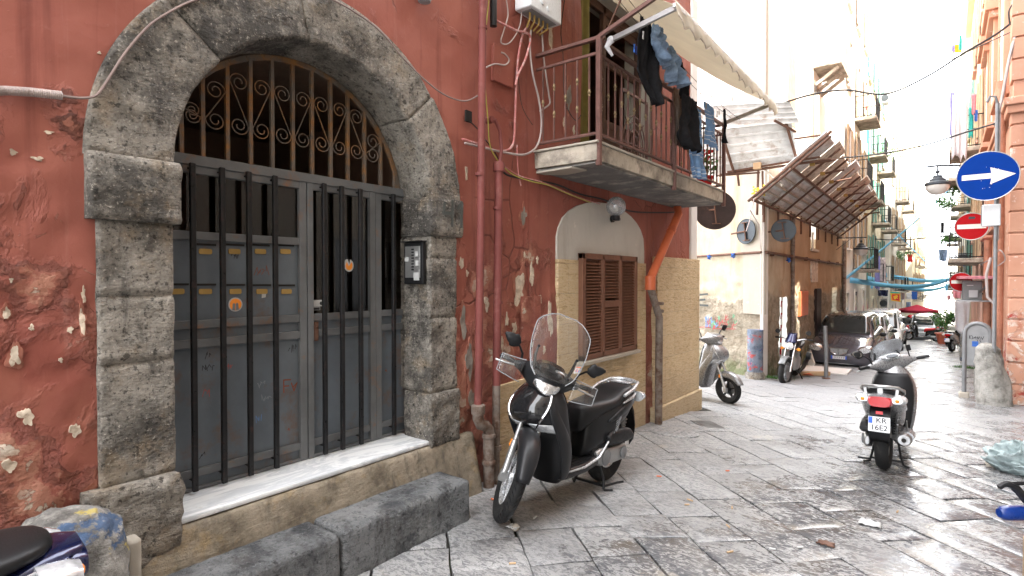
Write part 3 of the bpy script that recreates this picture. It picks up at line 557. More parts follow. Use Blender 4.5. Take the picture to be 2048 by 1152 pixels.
f1, f2 = vert(.80, 1.20); rough_block(f1, f2, .30, .73, .085, .30, MT['stone'], seed=41, amp=.02)
f1, f2 = vert(3.25, 2.93); rough_block(f1, f2, .42, .83, .075, .30, MT['stone'], seed=51, amp=.016)
f1, f2 = vert(.84, 1.19); rough_block(f1, f2, -.05, .30, .03, .1, MT['stone'], seed=61, amp=.02)
# house number painted on the impost
pn = MB()
st41 = [[(.0, .17), (-.012, .09), (.07, .095)], [(.075, .19), (.07, .0)], [(.125, .14), (.165, .19), (.16, 0)]]
for s_ in st41: pn.stroke([(3.06+a*1.15, 2.11+b_*1.0) for a, b_ in s_], .026, PW, .090)
pn.obj('painted_number', MT['inkgrey'], red, world=True, smooth=False)
# ---- plinth, marble threshold
def rsolid(fn, nu, nv, nw, amp, fr, seed):
    """closed box-like solid with rounded noisy surface; fn(u,v,w)"""
    m = MB(); key = {}
    def P(i, j, k):
        q = (i, j, k)
        if q not in key:
            p = fn(i/nu, j/nv, k/nw); nn = Vector((0, 0, 0)); c = fn(.5, .5, .5)
            d = amp*(fbm(p+Vector((seed, 0, 0)), fr, 4)+.4*fbm(p+Vector((0, seed, 0)), fr*4, 3)); e = (p-c).normalized()
            key[q] = len(m.v); m.v.append(p+e*d)
        return key[q]
    for i in range(nu):
        for j in range(nv):
            for k in (0, nw): m.f.append((P(i, j, k), P(i+1, j, k), P(i+1, j+1, k), P(i, j+1, k)))
    for i in range(nu):
        for k in range(nw):
            for j in (0, nv): m.f.append((P(i, j, k), P(i+1, j, k), P(i+1, j, k+1), P(i, j, k+1)))
    for j in range(nv):
        for k in range(nw):
            for i in (0, nu): m.f.append((P(i, j, k), P(i, j+1, k), P(i, j+1, k+1), P(i, j, k+1)))
    return m
def rbox(x0, x1, y0, y1, z0, z1, r=.02, step=.03, amp=.006, fr=5, seed=0, slope=0):
    dx, dy, dz = x1-x0, y1-y0, z1-z0; c = Vector(((x0+x1)/2, (y0+y1)/2, (z0+z1)/2)); h = Vector((dx/2, dy/2, dz/2))
    def fn(u, v, w_):
        p = Vector((x0+dx*u, y0+dy*v, z0+dz*w_)); q = p-c; inn = Vector([max(-(h[i]-r), min(h[i]-r, q[i])) for i in range(3)]); d = q-inn
        if d.length > r: d = d.normalized()*r
        o = c+inn+d
        if slope: o.x += slope*(o.z-z1)
        return o
    n = [max(3, int(a/step)) for a in (dx, dy, dz)]
    return rsolid(fn, n[0], n[1], n[2], amp, fr, seed)
rbox(-3.5, -3.035, .55, 3.42, -.1, .452, .02, .035, .010, 4, 3, slope=-.20).obj('plinth', MT['plinth'], red, world=True, angle=80)
rbox(-3.45, -3.045, 1.19, 2.955, .455, .485, .008, .03, .0015, 4, 5).obj('marble_threshold', MT['marble'], red, world=True, angle=60)
rbox(-3.5, -3.09, .9, 1.19, .36, .47, .01, .03, .008, 6, 7).obj('threshold_bed', MT['plinth'], red, world=True, angle=80)
# ---- room behind the gate
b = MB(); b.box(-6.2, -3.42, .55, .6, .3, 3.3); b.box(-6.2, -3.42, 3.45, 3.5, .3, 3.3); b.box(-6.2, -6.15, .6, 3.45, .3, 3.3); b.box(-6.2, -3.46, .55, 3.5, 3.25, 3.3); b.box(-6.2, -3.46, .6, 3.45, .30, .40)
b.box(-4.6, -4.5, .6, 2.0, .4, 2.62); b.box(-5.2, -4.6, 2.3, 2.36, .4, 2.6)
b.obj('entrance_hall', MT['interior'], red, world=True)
# ---- gate
GX = -3.4
def PG(y, z, t): return Vector((GX+t, y, z))
def gy(px): return onX(px, 700, GX).y
def gp(px, py): v = onX(px, py, GX); return v.y, v.z
gate = thing('x', '', '', (0, 0, 0)); bpy.data.objects.remove(gate)
fr = MB(); zt = 2.345
ys = dict(l=1.18, m0=gy(597), m1=gy(611), d0=gy(612.5), d1=gy(624), e0=gy(737), e1=gy(747.5), f0=gy(748.5), f1=gy(760), r=2.99)
fr.box(GX-.02, GX+.03, 1.18, 3.06, zt, zt+.06)
for a, b_ in (('m0', 'm1'), ('d0', 'd1'), ('e0', 'e1'), ('f0', 'f1')): fr.box(GX-.02, GX+.022+(.004 if a[0] in 'de' else 0), ys[a], ys[b_], .487, zt)
fr.box(GX-.02, GX+.02, 1.18, ys['m0'], .487, .505); fr.box(GX-.02, GX+.02, ys['d1'], ys['e0'], .487, .505); fr.box(GX-.02, GX+.02, ys['f1'], 3.0, .487, .505)
fr.box(GX-.02, GX+.02, 1.18, ys['m0'], zt-.045, zt); fr.box(GX-.02, GX+.02, ys['d1'], ys['e0'], zt-.045, zt); fr.box(GX-.02, GX+.02, ys['f1'], 3.0, zt-.045, zt)
gate = fr.obj('gate', MT['gateframe'], red, world=True, bevel=.003)
rl = MB()
def zz(px, py): return gp(px, py)[1]
zr = [(zz(470, 484), zz(470, 468)), (zz(472, 652), zz(472, 636)), (zz(472, 688), zz(472, 672)), (zz(479, 930), zz(479, 915))]
for i, (a, b_) in enumerate(zr):
    for (ya, yb_) in ((1.18, ys['m0']), (ys['d1'], ys['e0']), (ys['f1'], 3.0)):
        if i == 0 and ya > 1.5: continue
        rl = MB(); rl.box(GX-.015, GX+.017, ya, yb_, a, b_); rl.obj('rail', MT['gateframe'], gate, world=True, bevel=.003)
pnl = MB(); pnl.box(GX-.012, GX-.004, 1.16, ys['m0'], .49, zr[0][0]+.005); pnl.box(GX-.012, GX-.004, ys['d1'], ys['e0'], .49, zr[1][0]); pnl.box(GX-.012, GX-.004, ys['f1'], 3.02, .49, zr[1][0])
pnl.obj('sheet_panel', MT['gate'], gate, world=True)
gl = MB(); gl.box(GX-.008, GX-.004, 1.16, ys['m0'], zr[0][1], zt-.04); gl.box(GX-.008, GX-.004, ys['d1'], ys['e0'], zr[1][1], zt-.04); gl.box(GX-.008, GX-.004, ys['f1'], 3.02, zr[1][1], zt-.04)
gl.obj('glass_pane', MT['pane'], gate, world=True, smooth=False)
for px in (388, 447, 500, 552, 650, 685, 722, 788):
    y = onX(px, 700, GX+.06).y; m = MB(); lo = .50; m.bar((GX+.06, y, lo), (GX+.06, y, zt+.005), .026, .030, (0, 1, 0)); m.bar((GX, y, lo+.06), (GX+.06, y, lo+.06), .02, .012); m.bar((GX, y, zt-.02), (GX+.06, y, zt-.02), .02, .012)
    m.obj('security_bar', MT['blackbar'], gate, world=True, bevel=.004)
# mail slots and name plates
for r_, (py, cols) in enumerate(((503, (411, 469, 521, 571)), (583, (355, 411, 471, 524, 573)))):
    for px in cols:
        y, z = gp(px, py); m = MB(); m.box(GX-.004, GX+.002, y-.066, y+.060, z+.034, z+.046); m.obj('mail_slot', MT['dark'], gate, world=True)
        m = MB(); c_ = .006; w_, h_ = .036, .0155
        m.prism([(y-w_+c_, z-h_), (y+w_-c_, z-h_), (y+w_, z-h_+c_), (y+w_, z+h_-c_), (y+w_-c_, z+h_), (y-w_+c_, z+h_), (y-w_, z+h_-c_), (y-w_, z-h_+c_)], PG, -.004, .002)
        np_ = m.obj('name_plate', MT['brass'], gate, world=True, smooth=False)
st_ = MB(); y, z = gp(471, 609); st_.prism([(y+.043*cos(a*pi/12), z+.043*sin(a*pi/12)) for a in range(24)], PG, -.003, 0); st_.obj('round_sticker', MT['paper'], gate, world=True, smooth=False)
st_ = MB(); st_.prism([(y+.036*cos(a*pi/12), z+.036*sin(a*pi/12)) for a in range(24)], PG, 0, .001); st_.obj('sticker_disc', MT['amber'], gate, world=True, smooth=False)
st_ = MB(); st_.prism([(y-.02, z-.034), (y-.003, z-.036), (y-.003, z+.004), (y-.011, z+.010), (y-.018, z+.002)], PG, .0012, .002); st_.prism([(y, z-.034), (y+.018, z-.032), (y+.016, z+.006), (y+.008, z+.012), (y+.001, z+.002)], PG, .0012, .002); st_.obj('sticker_figures', MT['steelgrey'], gate, world=True, smooth=False)
y, z = gp(698, 531); st_ = MB(); st_.prism([(y+.040*cos(a*pi/12), z+.045*sin(a*pi/12)) for a in list(range(-13, 6))]+[(y+.004, z+.008), (y-.012, z+.045), (y-.03, z+.04)], PG, -.003, 0); st_.obj('torn_sticker', MT['paper'], gate, world=True, smooth=False)
st_ = MB(); st_.prism([(y+.030*cos(a*pi/12), z+.034*sin(a*pi/12)) for a in list(range(-12, 4))]+[(y-.002, z-.006), (y-.018, z+.028)], PG, 0, .001); st_.obj('sticker_disc', MT['amber'], gate, world=True, smooth=False)
y, z = gp(636, 607); st_ = MB(); st_.box(GX-.003, GX+.001, y-.055, y+.055, z-.02, z+.024); st_.box(GX-.003, GX+.001, y-.05, y+.015, z-.045, z-.022); st_.obj('paper_sticker', MT['paper'], gate, world=True, smooth=False)
st_ = MB(); st_.prism([(y+.025+.013*cos(a*pi/8), z+.001+.013*sin(a*pi/8)) for a in range(16)], PG, .0012, .0018); st_.box(GX+.0012, GX+.0018, y-.05, y+.012, z-.043, z-.026); st_.obj('sticker_print', MT['ink'], gate, world=True, smooth=False)
y, z = gp(527, 591); st_ = MB(); st_.prism([(y-.012, z-.016), (y+.014, z-.012), (y+.017, z+.012), (y-.010, z+.012)], PG, -.003, 0); st_.obj('paper_tag', MT['paper'], gate, world=True, smooth=False)
# scrawls on the panels
def scrawl(name, mat, px, py, strokes, k=1.0, wd=.008, par=gate, X_=GX, t=-.0025, plane=None):
    f = plane or (lambda y_, z_, t_: Vector((X_+t_, y_, z_))); o = onX(px, py, X_); m = MB()
    for s_ in strokes: m.stroke([(o.y+a*k, o.z+b_*k) for a, b_ in s_], wd, f, t)
    return m.obj(name, mat, par, world=True, smooth=False)
FV = [[(0, 0), (0, .09)], [(0, .09), (.055, .085)], [(0, .045), (.04, .042)], [(.06, .06), (.08, 0), (.105, .055), (.075, .03)]]
scrawl('scrawled_letters', MT['inkrust'], 568, 785, FV, .9, .008)
rs = random.Random(3)
for (px, py, mt, k) in ((410, 712, 'ink', .9), (405, 740, 'ink', .8), (408, 790, 'inkred', 1), (455, 735, 'inkred', .5), (400, 912, 'ink', .8), (515, 770, 'inkpale', .9), (523, 800, 'inkpale', .8), (512, 840, 'inkblue', .8), (578, 700, 'ink', .8), (510, 545, 'inkrust', 1.1), (463, 512, 'ink', .6), (770, 742, 'inkrust', .5), (575, 860, 'inkrust', .4)):
    sts = []
    for q in range(rs.choice([2, 3, 4])):
        x_ = q*.024; sts.append([(x_+rs.uniform(-.01, .01), rs.uniform(-.03, .01)), (x_+rs.uniform(0, .02), rs.uniform(.01, .05)), (x_+rs.uniform(.0, .03), rs.uniform(-.03, .03))])
    scrawl('scrawl', MT[mt], px, py, sts, k*.85, .0035)
# fanlight grille
fg = MB()
pts = [(CI[0]+.86*cos(R(a)), CI[1]+.86*sin(R(a))) for a in range(2, 179, 8)]
for a, b_ in zip(pts[:-1], pts[1:]): fg.bar(PG(*a, 0), PG(*b_, 0), .035, .02, (1, 0, 0))
bars = [gy(p) for p in (366, 409, 458, 504, 547, 588, 626, 663, 697, 730, 762, 790, 812)]
fg.obj('fanlight_frame', MT['rustbar'], gate, world=True, bevel=.002)
for y in bars:
    zt_ = CI[1]+math.sqrt(max(0, .86**2-(y-CI[0])**2)); m = MB(); m.bar((GX, y, zt+.055), (GX, y, zt_), .022, .024, (0, 1, 0)); m.obj('grille_bar', MT['rustbar'], gate, world=True, bevel=.002)
for i in range(len(bars)-1):
    y0, y1 = bars[i]+.013, bars[i+1]-.013; yc = (y0+y1)/2; hw = (y1-y0)/2; zc = 2.76; m = MB(); s = 1 if i % 2 else -1
    top = CI[1]+math.sqrt(max(0, .845**2-(max(abs(y0-CI[0]), abs(y1-CI[0])))**2)); 
    if top < 2.62: continue
    for (c_, sg) in ((min(zc+.13, top-.06), 1), (zc-.13, -1)):
        P = []
        for q in range(26):
            a = q/25*pi*3.1; r_ = hw*(1-.74*q/25); P.append((GX+.005, yc+s*sg*r_*cos(a), c_-sg*0+sg*r_*sin(a)*1.0))
        if c_ > 2.5: m.tube(P, .0040, 5)
    m.tube([(GX+.005, yc+s*hw, min(zc+.13, top-.06)), (GX+.005, yc-s*hw, zc-.13)], .0040, 5); m.obj('scroll', MT['rustbar'], gate, world=True)
lk = MB(); y, z = gp(628, 652); lk.ball((GX+.03, y, z), .012, 10); lk.box(GX+.016, GX+.024, y-.012, y+.02, z-.10, z+.03); lk.obj('lock', MT['rust'], gate, world=True, bevel=.002)
# ================================================================ BALCONY, AWNING, PIPES on the red house
XO = -2.442; BY0, BY1, BZ0, BZ1 = 4.35, 7.92, 2.745, 2.895
sl = rbox(WX-.02, XO+.02, BY0, BY1, BZ0, BZ1, .012, .04, .006, 5, 9); bal = sl.obj('balcony', MT['slab'], red, world=True, angle=60)
m = MB(); m.box(WX, XO+.035, BY0-.02, BY1+.02, BZ1+.001, BZ1+.022); m.obj('slab_edge_tiles', MT['cream'], bal, world=True, bevel=.005)
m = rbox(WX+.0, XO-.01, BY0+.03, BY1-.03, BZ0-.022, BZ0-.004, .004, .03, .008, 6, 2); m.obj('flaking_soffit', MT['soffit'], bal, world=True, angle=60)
m = MB(); m.prism([(WX+.02, BY0+.01), (WX+.42, BY0-.01), (WX+.46, BY0+.20), (WX+.20, BY0+.26), (WX+.03, BY0+.14)], lambda a, b_, t: Vector((a, b_, BZ0-.026-t-.04*(WX+.46-a)*0)), 0, .016); m.obj('loose_render', MT['cream'], bal, world=True)
def knob(m, p, r=.013): m.lathe([(.005, -.022), (r*.75, -.018), (r, -.006), (r*.6, 0), (r, .006), (r*.75, .018), (.005, .022)], p, 'Z', 8)
RB, RM, RT = 2.985, 3.685, 3.815
def rail_side(a, b_, n, nm, first=0):
    a = Vector(a); b_ = Vector(b_); m = MB()
    m.bar(a+Vector((0, 0, RT)), b_+Vector((0, 0, RT)), .045, .030); o = m.obj('railing', MT['browniron'], bal, world=True, bevel=.003)
    for z_, w_ in ((RM, .024), (RB, .030)): m = MB(); m.bar(a+Vector((0, 0, z_)), b_+Vector((0, 0, z_)), w_, .024); m.obj('cross_rail', MT['browniron'], o, world=True, bevel=.003)
    for i in range(n):
        p = a+(b_-a)*((i+.6)/(n+.2)); m = MB()
        m.bar(p+Vector((0, 0, RB)), p+Vector((0, 0, RM)), .013, .013, (0, 1, 0))
        c = m.obj('baluster', MT['browniron'], o, world=True)
        for z in ((3.24, 3.49) if (i+first) % 2 else (3.365,)): q = MB(); q.lathe([(.005, -.045), (.011, -.04), (.012, -.03), (.007, -.022), (.013, -.014), (.0165, -.002), (.010, .010), (.012, .018), (.005, .024)], p+Vector((0, 0, z)), 'Z', 8); q.obj('baluster_knob', MT['knob'], o, world=True)
rail_side((WX+.01, BY0+.03, 0), (XO, BY0+.03, 0), 5, 'near')
rail_side((XO, BY0+.03, 0), (XO, BY1-.03, 0), 26, 'front', 1)
rail_side((XO, BY1-.03, 0), (WX+.01, BY1-.03, 0), 5, 'far')
m = MB()
for (x, y, z0) in ((XO, BY0+.03, 2.72), (XO, 6.11, 2.74), (XO, BY1-.03, 2.72)): m.bar((x, y, z0), (x, y, RT+.014), .042, .042, (0, 1, 0))
for x, y in ((XO, BY0+.03), (XO, 6.11), (XO, BY1-.03)):
    p = MB(); p.bar((x+.022, y, 2.70), (x+.022, y, RT+.018), .044, .044, (0, 1, 0)); p.obj('railing_post', MT['browniron'], bal, world=True, bevel=.004)
# awning
AX, AZ = -1.76, 3.93; AY0, AY1 = 4.44, 7.72; WZ = onX(1204, 0, WX).z+.05
aw = MB()
def cz(u, v):   # u along y, v wall->front
    y = AY0+(AY1-AY0)*u; x = WX+.05+(AX-WX-.05)*v; z = WZ+(AZ-WZ)*v - .05*sin(pi*v)*(1+.3*sin(u*9)) + .006*sin(u*40)
    return Vector((x, y, z))
aw.grid(cz, 48, 16)
awn = aw.obj('awning', MT['canvas'], red, world=True, solid=.003)
m = MB()
def val(u, v):
    y = AY0-.02+(AY1-AY0+.10)*u; sc_ = abs(sin(u*pi*13)); L = .13+.045*sc_+.03*NZ.noise((u*4, 0, 0))
    out_ = .012*sin(u*82)*v+.03*v+.02*NZ.noise((u*6, v, 2))*v
    return Vector((AX+.01+out_, y, AZ+.03-L*v))
m.grid(val, 260, 6); m.obj('valance', MT['canvas'], awn, world=True, solid=.004)
m = MB(); m.tube([val(i/260, 1.0)+Vector((0, 0, -.002)) for i in range(261)], .005, 5); m.obj('valance_trim', MT['woodplank'], awn, world=True)
m = MB(); m.bar((AX, AY0, AZ), (AX, AY1, AZ), .035, .035); m.obj('front_bar', MT['enamel'], awn, world=True, bevel=.003)
near_tip = onX(1222, 80, -2.36)
m = MB(); m.bar(near_tip, (AX, AY0+.05, AZ), .030, .045); m.obj('folding_arm', MT['alu'], awn, world=True, bevel=.003)
m = MB(); m.ball(near_tip, .035, 10); m.tube([near_tip, near_tip+Vector((-.03, -.02, -.06)), near_tip+Vector((.0, .03, -.13))], [.032, .024, .012], 8); m.obj('arm_joint', MT['whitecloth'], awn, world=True)
m = MB(); m.bar((XO, BY1-.05, RT+.01), (AX, AY1-.05, AZ-.01), .03, .045); m.obj('folding_arm', MT['cream'], awn, world=True, bevel=.003)
m = MB(); e_ = onY(1340, -25, 4.42); m.bar((XO+.02, BY0+.03, RT+.01), e_, .034, .034); m.obj('line_bracket', MT['browniron'], bal, world=True, bevel=.003)
# clothes lines
LX = -2.20
cl_ = thing('clothes_line', 'thin black clothes lines strung outside the red house balcony railing', 'clothes line', (LX, 6.2, 3.95))
for x_, dz in ((LX, 0), (LX-.10, .03)):
    m = MB(); A = Vector((x_, 4.45, 4.14+dz)); B = Vector((x_, 7.85, 3.84+dz)); m.tube([A+(B-A)*t+Vector((0, 0, -.10*sin(pi*t))) for t in [i/16 for i in range(17)]], .003, 5); m.obj('line', MT['cable_k'], cl_, world=True)
def bra(x_, dz, y): A = 4.14+dz; t = (y-4.45)/3.4; return A-.30*t-.10*sin(pi*t)
m = MB()
for yy, zt_ in ((4.45, 4.17), (7.85, 3.87)): m.bar((XO+.02, yy, RT), (LX-.02, yy, zt_), .012, .012)
m.obj('line_holder', MT['rust'], cl_, world=True)
def cloth(name, label, cat, y0, z0, prof, mat, n=24, fold=.03, seed=0, x=LX, slant=0, group=None, parts=None, lab=True, extra=None):
    """hanging cloth seen flat along y. prof = list of (v, ya, yb): left/right edge offsets going down"""
    m = MB(); nv = 22; H = prof[-1][0]
    def ed(v):
        for (a, l0, r0), (b_, l1, r1) in zip(prof[:-1], prof[1:]):
            if v <= b_+1e-6: t = (v-a)/max(1e-6, b_-a); return l0+(l1-l0)*t, r0+(r1-r0)*t
        return prof[-1][1:]
    def fn(u, v):
        l, r = ed(v*H); y = y0+l+(r-l)*u; z = z0-v*H
        wv = fold*(.25+v)*(NZ.noise((u*3.2+seed, v*1.2, seed))*1.6+.5*sin(u*13+seed+v*2))+fold*.6*NZ.noise((u*9, v*6, seed+3))
        z += .014*NZ.noise((u*5, 0, seed))*1.0
        return Vector((x+wv+slant*v, y+.012*NZ.noise((u*4, v*7, seed+7)), z))
    m.grid(fn, n, nv); o = m.obj(name, mat, None, solid=.006, angle=80)
    return tag(o, label, cat, group)
LG = 'washing hung outside the balcony'
cloth('hanging_leggings', 'long black garment hung at the near end of the balcony line', 'laundry', 4.74, bra(0, 0, 4.8)-.0, [(0, 0, .20), (.12, -.03, .30), (.30, -.05, .36), (.50, -.07, .42), (.58, .02, .43), (.66, .16, .42), (.72, .26, .38)], MT['blackcloth'], fold=.05, seed=1, group=LG)
cloth('denim_shorts', 'faded light blue frayed denim shorts in front of the long black garment', 'laundry', 4.93, bra(0, 0, 5)+.03, [(0, .02, .18), (.10, -.03, .27), (.22, -.04, .33), (.30, .04, .36), (.33, .10, .37)], MT['denim'], fold=.07, seed=5, x=LX+.05, group=LG)
cloth('denim_shorts', 'second pair of frayed denim shorts, right of the lighter pair', 'laundry', 5.32, bra(0, 0, 5.4)+.02, [(0, 0, .16), (.12, -.02, .28), (.24, -.03, .36), (.32, .08, .38)], MT['denim'], fold=.07, seed=9, x=LX+.03, group=LG)
cloth('striped_vest', 'small black vest with pale drawstrings right of the denim shorts', 'laundry', 5.66, bra(0, 0, 5.7)+.02, [(0, 0, .12), (.12, .01, .20), (.22, .05, .22), (.34, .08, .20)], MT['blackcloth'], fold=.04, seed=12, group=LG)
cloth('black_shirt', 'black short sleeved shirt pegged upside down beside the blue towel', 'laundry', 5.66, bra(0, 0, 5.8)-.30, [(0, .0, .42), (.10, .0, .44), (.28, -.02, .48), (.42, -.06, .56), (.50, .04, .60), (.54, .20, .50)], MT['blackcloth'], fold=.05, seed=15, x=LX+.04, group=LG)
cloth('bath_towel', 'long pale blue striped towel hanging behind the black shirt', 'laundry', 6.02, bra(0, 0, 6.2)-.26, [(0, 0, .40), (.30, .06, .46), (.60, .14, .50), (.78, .22, .54)], MT['towel'], fold=.035, seed=20, x=LX-.03, group=LG)
cloth('bath_towel', 'shorter blue striped towel flap at the right of the long towel', 'laundry', 6.40, bra(0, 0, 6.5)-.14, [(0, 0, .34), (.25, .06, .46), (.46, .10, .56)], MT['towel'], fold=.035, seed=22, x=LX+.01, group=LG)
cloth('small_bra', 'little black bra dangling at the far end of the balcony line', 'laundry', 7.16, bra(0, 0, 7.2)-.02, [(0, 0, .02), (.12, .0, .10), (.2, .02, .13), (.26, .04, .07), (.42, .02, .06)], MT['blackcloth'], n=10, fold=.03, seed=25, group=LG)
cloth('floor_cloth', 'brown patterned cloth hung over the balcony rail behind the towels', 'laundry', 6.02, 3.83, [(0, 0, .5), (.3, .0, .5), (.62, .02, .5)], MT['lace'], n=16, fold=.02, seed=31, x=XO+.05, group=LG)
# pegs
peg0 = None
for i, (px, py, mt) in enumerate(((1268, 88, 'bluecloth'), (1272, 92, 'blue'), (1350, 118, 'cream'), (1400, 178, 'woodplank'), (1412, 205, 'cream'), (1422, 190, 'woodplank'), (1438, 218, 'woodplank'), (1434, 222, 'woodplank'), (1353, 46, 'woodplank'), (1286, 62, 'paper'), (1465, 192, 'woodplank'))):
    p = onX(px, py, LX+.03); m = MB(); m.bar(p, p+Vector((0, .012, -.07)), .010, .006); m.bar(p+Vector((0, .012, 0)), p+Vector((0, -.004, -.07)), .010, .006); o = m.obj('clothes_peg', MT[mt])
    tag(o, ('blue clothes peg left of the long black garment', 'second blue peg touching the first left of the black garment', 'pale peg between the two pairs of denim shorts', 'wooden peg above the black shirt', 'pale peg at the top of the long towel', 'dark peg between shirt and towel', 'pair peg over the short towel flap', 'lower peg over the short towel flap', 'wooden peg high under the awning beside the light denim shorts', 'white peg holding the long black garment', 'last wooden peg at the far end of the line')[i], 'peg', 'pegs on the balcony washing lines')
# flower pot on the balcony
fp = thing('flower_pot', 'red geranium in a red pot at the far end of the balcony', 'plant', (-2.56, 7.55, BZ1+.02))
m = MB(); m.lathe([(.07, 0), (.10, .13), (.11, .13), (.11, .16), (.09, .16), (.085, .14)], n=18); m.obj('pot', MT['redcloth'], fp)
rr = random.Random(8); m = MB()
for i in range(60):
    a = rr.uniform(0, 2*pi); r_ = rr.uniform(.02, .16); h = rr.uniform(.2, .42); c = Vector((r_*cos(a), r_*sin(a), h)); d = Vector((rr.uniform(-1, 1), rr.uniform(-1, 1), rr.uniform(-.5, .8))).normalized()*.035; e_ = d.orthogonal().normalized()*.022; m.add([c-d, c+e_, c+d, c-e_], [(0, 1, 2, 3)])
for i in range(9): a = rr.uniform(0, 6.3); m.tube([(0, 0, .15), (.06*cos(a), .06*sin(a), .3), (.16*cos(a), .16*sin(a), .33+.1*rr.random())], [.004, .003, .001], 4)
m.obj('leaves', MT['leaf'], fp)
m = MB()
for i in range(26): a = rr.uniform(0, 2*pi); m.ball((.11*rr.random()*cos(a), .11*rr.random()*sin(a), .40+.10*rr.random()), .022, 6)
m.obj('flowers', MT['petal'], fp)
# ---- drainpipes etc
px_ = -3.0
m = MB(); m.tube([(px_, 3.49, 6.0), (px_, 3.49, 3.9), (px_+.01, 3.455, 2.2), (px_, 3.43, .68)], .032, 14)
for z in (3.75, 2.55, 1.12): m.lathe([(.038, -.012), (.038, .012)], (px_, 3.49 if z > 3 else 3.45, z), n=14)
dp = m.obj('drainpipe', MT['pipe_red'], red, world=True, label='thin red painted drainpipe beside the gate')
m = MB(); m.lathe([(.055, 0), (.058, .03), (.058, .07), (.045, .08)], (px_, 3.43, .60), n=14); m.tube([(px_, 3.43, .62), (px_, 3.43, .56), (px_+.01, 3.45, .51), (px_+.02, 3.50, .49), (px_+.02, 3.535, .46), (px_+.02, 3.54, .38), (px_+.02, 3.54, -.05)], .046, 14)
for z in (.40, .18): m.lathe([(.052, -.02), (.058, -.01), (.058, .01), (.052, .02)], (px_+.02, 3.54, z), n=14)
m.obj('cast_iron_trap', MT['castiron'], red, world=True, angle=50)
m = MB(); m.tube([(px_, 3.70, 2.66), (px_, 3.665, .80)], .035, 14); m.lathe([(.05, -.05), (.052, 0), (.045, .03)], (px_, 3.70, 2.66), n=14)
for z in (2.30, 1.5): m.lathe([(.041, -.012), (.041, .012)], (px_, 3.685, z), n=14)
m.obj('drainpipe', MT['pipe_red'], red, world=True, label='shorter wide red pipe right of the thin drainpipe')
m = MB(); m.tube([(px_, 3.665, .80), (px_, 3.66, .30), (px_, 3.65, -.05)], .034, 14); m.lathe([(.048, -.02), (.048, .02)], (px_, 3.66, .27), n=14); m.obj('pipe_foot', MT['castiron'], red, world=True)
m = MB(); m.tube([onX(980, 240, -3.05), onX(990, 240, -3.03), onX(1000, 262, -3.03), onX(1003, 300, -3.02), onX(999, 330, -3.0)], .016, 8); m.lathe([(.03, -.03), (.03, .03)], onX(980, 240, -3.06), 'X', n=12); m.obj('conduit', MT['pipe_red'], red, world=True)
# orange downpipe over the tiles
po_ = -2.96; top = onX(1357, 428, po_); mid = onX(1302, 556, po_); bt = Vector((po_, 6.98, -.22))
m = MB(); m.tube([Vector((po_-.1, top.y+.15, top.z+.25)), top, mid+Vector((0, .03, .04)), mid+Vector((0, -.02, -.06))], .055, 16)
m.lathe([(.066, -.10), (.066, .06), (.058, .08)], mid+Vector((0, -.02, -.05)), n=16)
d = (top-mid).normalized(); q = mid+(top-mid)*.72; m.tube([q-d*.03, q+d*.03], .062, 16)
m.obj('drainpipe', MT['pipe_orange'], red, world=True, label='bright orange plastic downpipe slanting over the tiles')
m = MB(); m.tube([mid+Vector((0, -.02, -.12)), (po_, 6.99, 1.2), bt], .048, 14)
for z in (1.38, 1.28): m.lathe([(.056, -.02), (.062, 0), (.056, .02)], (po_, 6.985, z), n=14)
m.obj('old_pipe_foot', MT['castiron'], red, world=True)
# boiler
A = onX(1029, 22, WX); bo = thing('boiler', 'small white gas boiler mounted high on the red wall', 'boiler', (WX, A.y, A.z))
xo_ = onY(1062, 14, A.y).x-WX
m = MB(); m.box(0, xo_, 0, .50, 0, .72); m.obj('casing', MT['enamel'], bo, bevel=.012)
m = MB(); m.box(.03, xo_-.03, .05, .45, -.006, -.001); m.obj('underside', MT['greyplastic'], bo)
m = MB()
for k in range(5): m.tube([(.10, .10+.07*k, 0), (.10, .10+.07*k, -.06), (.05, .12+.05*k, -.12)], .010, 6)
m.obj('pipe_stub', MT['brass'], bo)
m = MB(); m.lathe([(.03, 0), (.03, .01), (.02, .012)], (xo_, .18, .10), 'X'); m.obj('dial', MT['enamel'], bo); m = MB(); m.lathe([(.022, 0), (.022, .01)], (xo_, .27, .07), 'X'); m.obj('dial', MT['enamel'], bo)
# black meter / canister left of the boiler
cn = onX(987, 25, -3.02); m = MB(); m.lathe([(.0, -.12), (.030, -.115), (.030, .25), (.026, .26)], cn, n=14); tag(m.obj('alarm_siren', MT['black']), 'black cylinder fixed beside the red drainpipe at the top', 'fitting')
# grey junction boxes / wall fittings
p = onX(936, 233, WX+.01); m = MB(); m.box(p.x-.004, p.x+.012, p.y-.035, p.y+.035, p.z-.045, p.z+.045); tag(m.obj('junction_box', MT['dark']), 'small open square junction hole with wires in the red wall', 'junction box')
p = onX(849, -2, WX+.06); m = MB(); m.lathe([(.02, -.03), (.045, -.02), (.05, 0), (.05, .10)], p, n=14); tag(m.obj('wall_fitting', MT['greyplastic']), 'grey round fitting at the top edge above the arch', 'fitting')
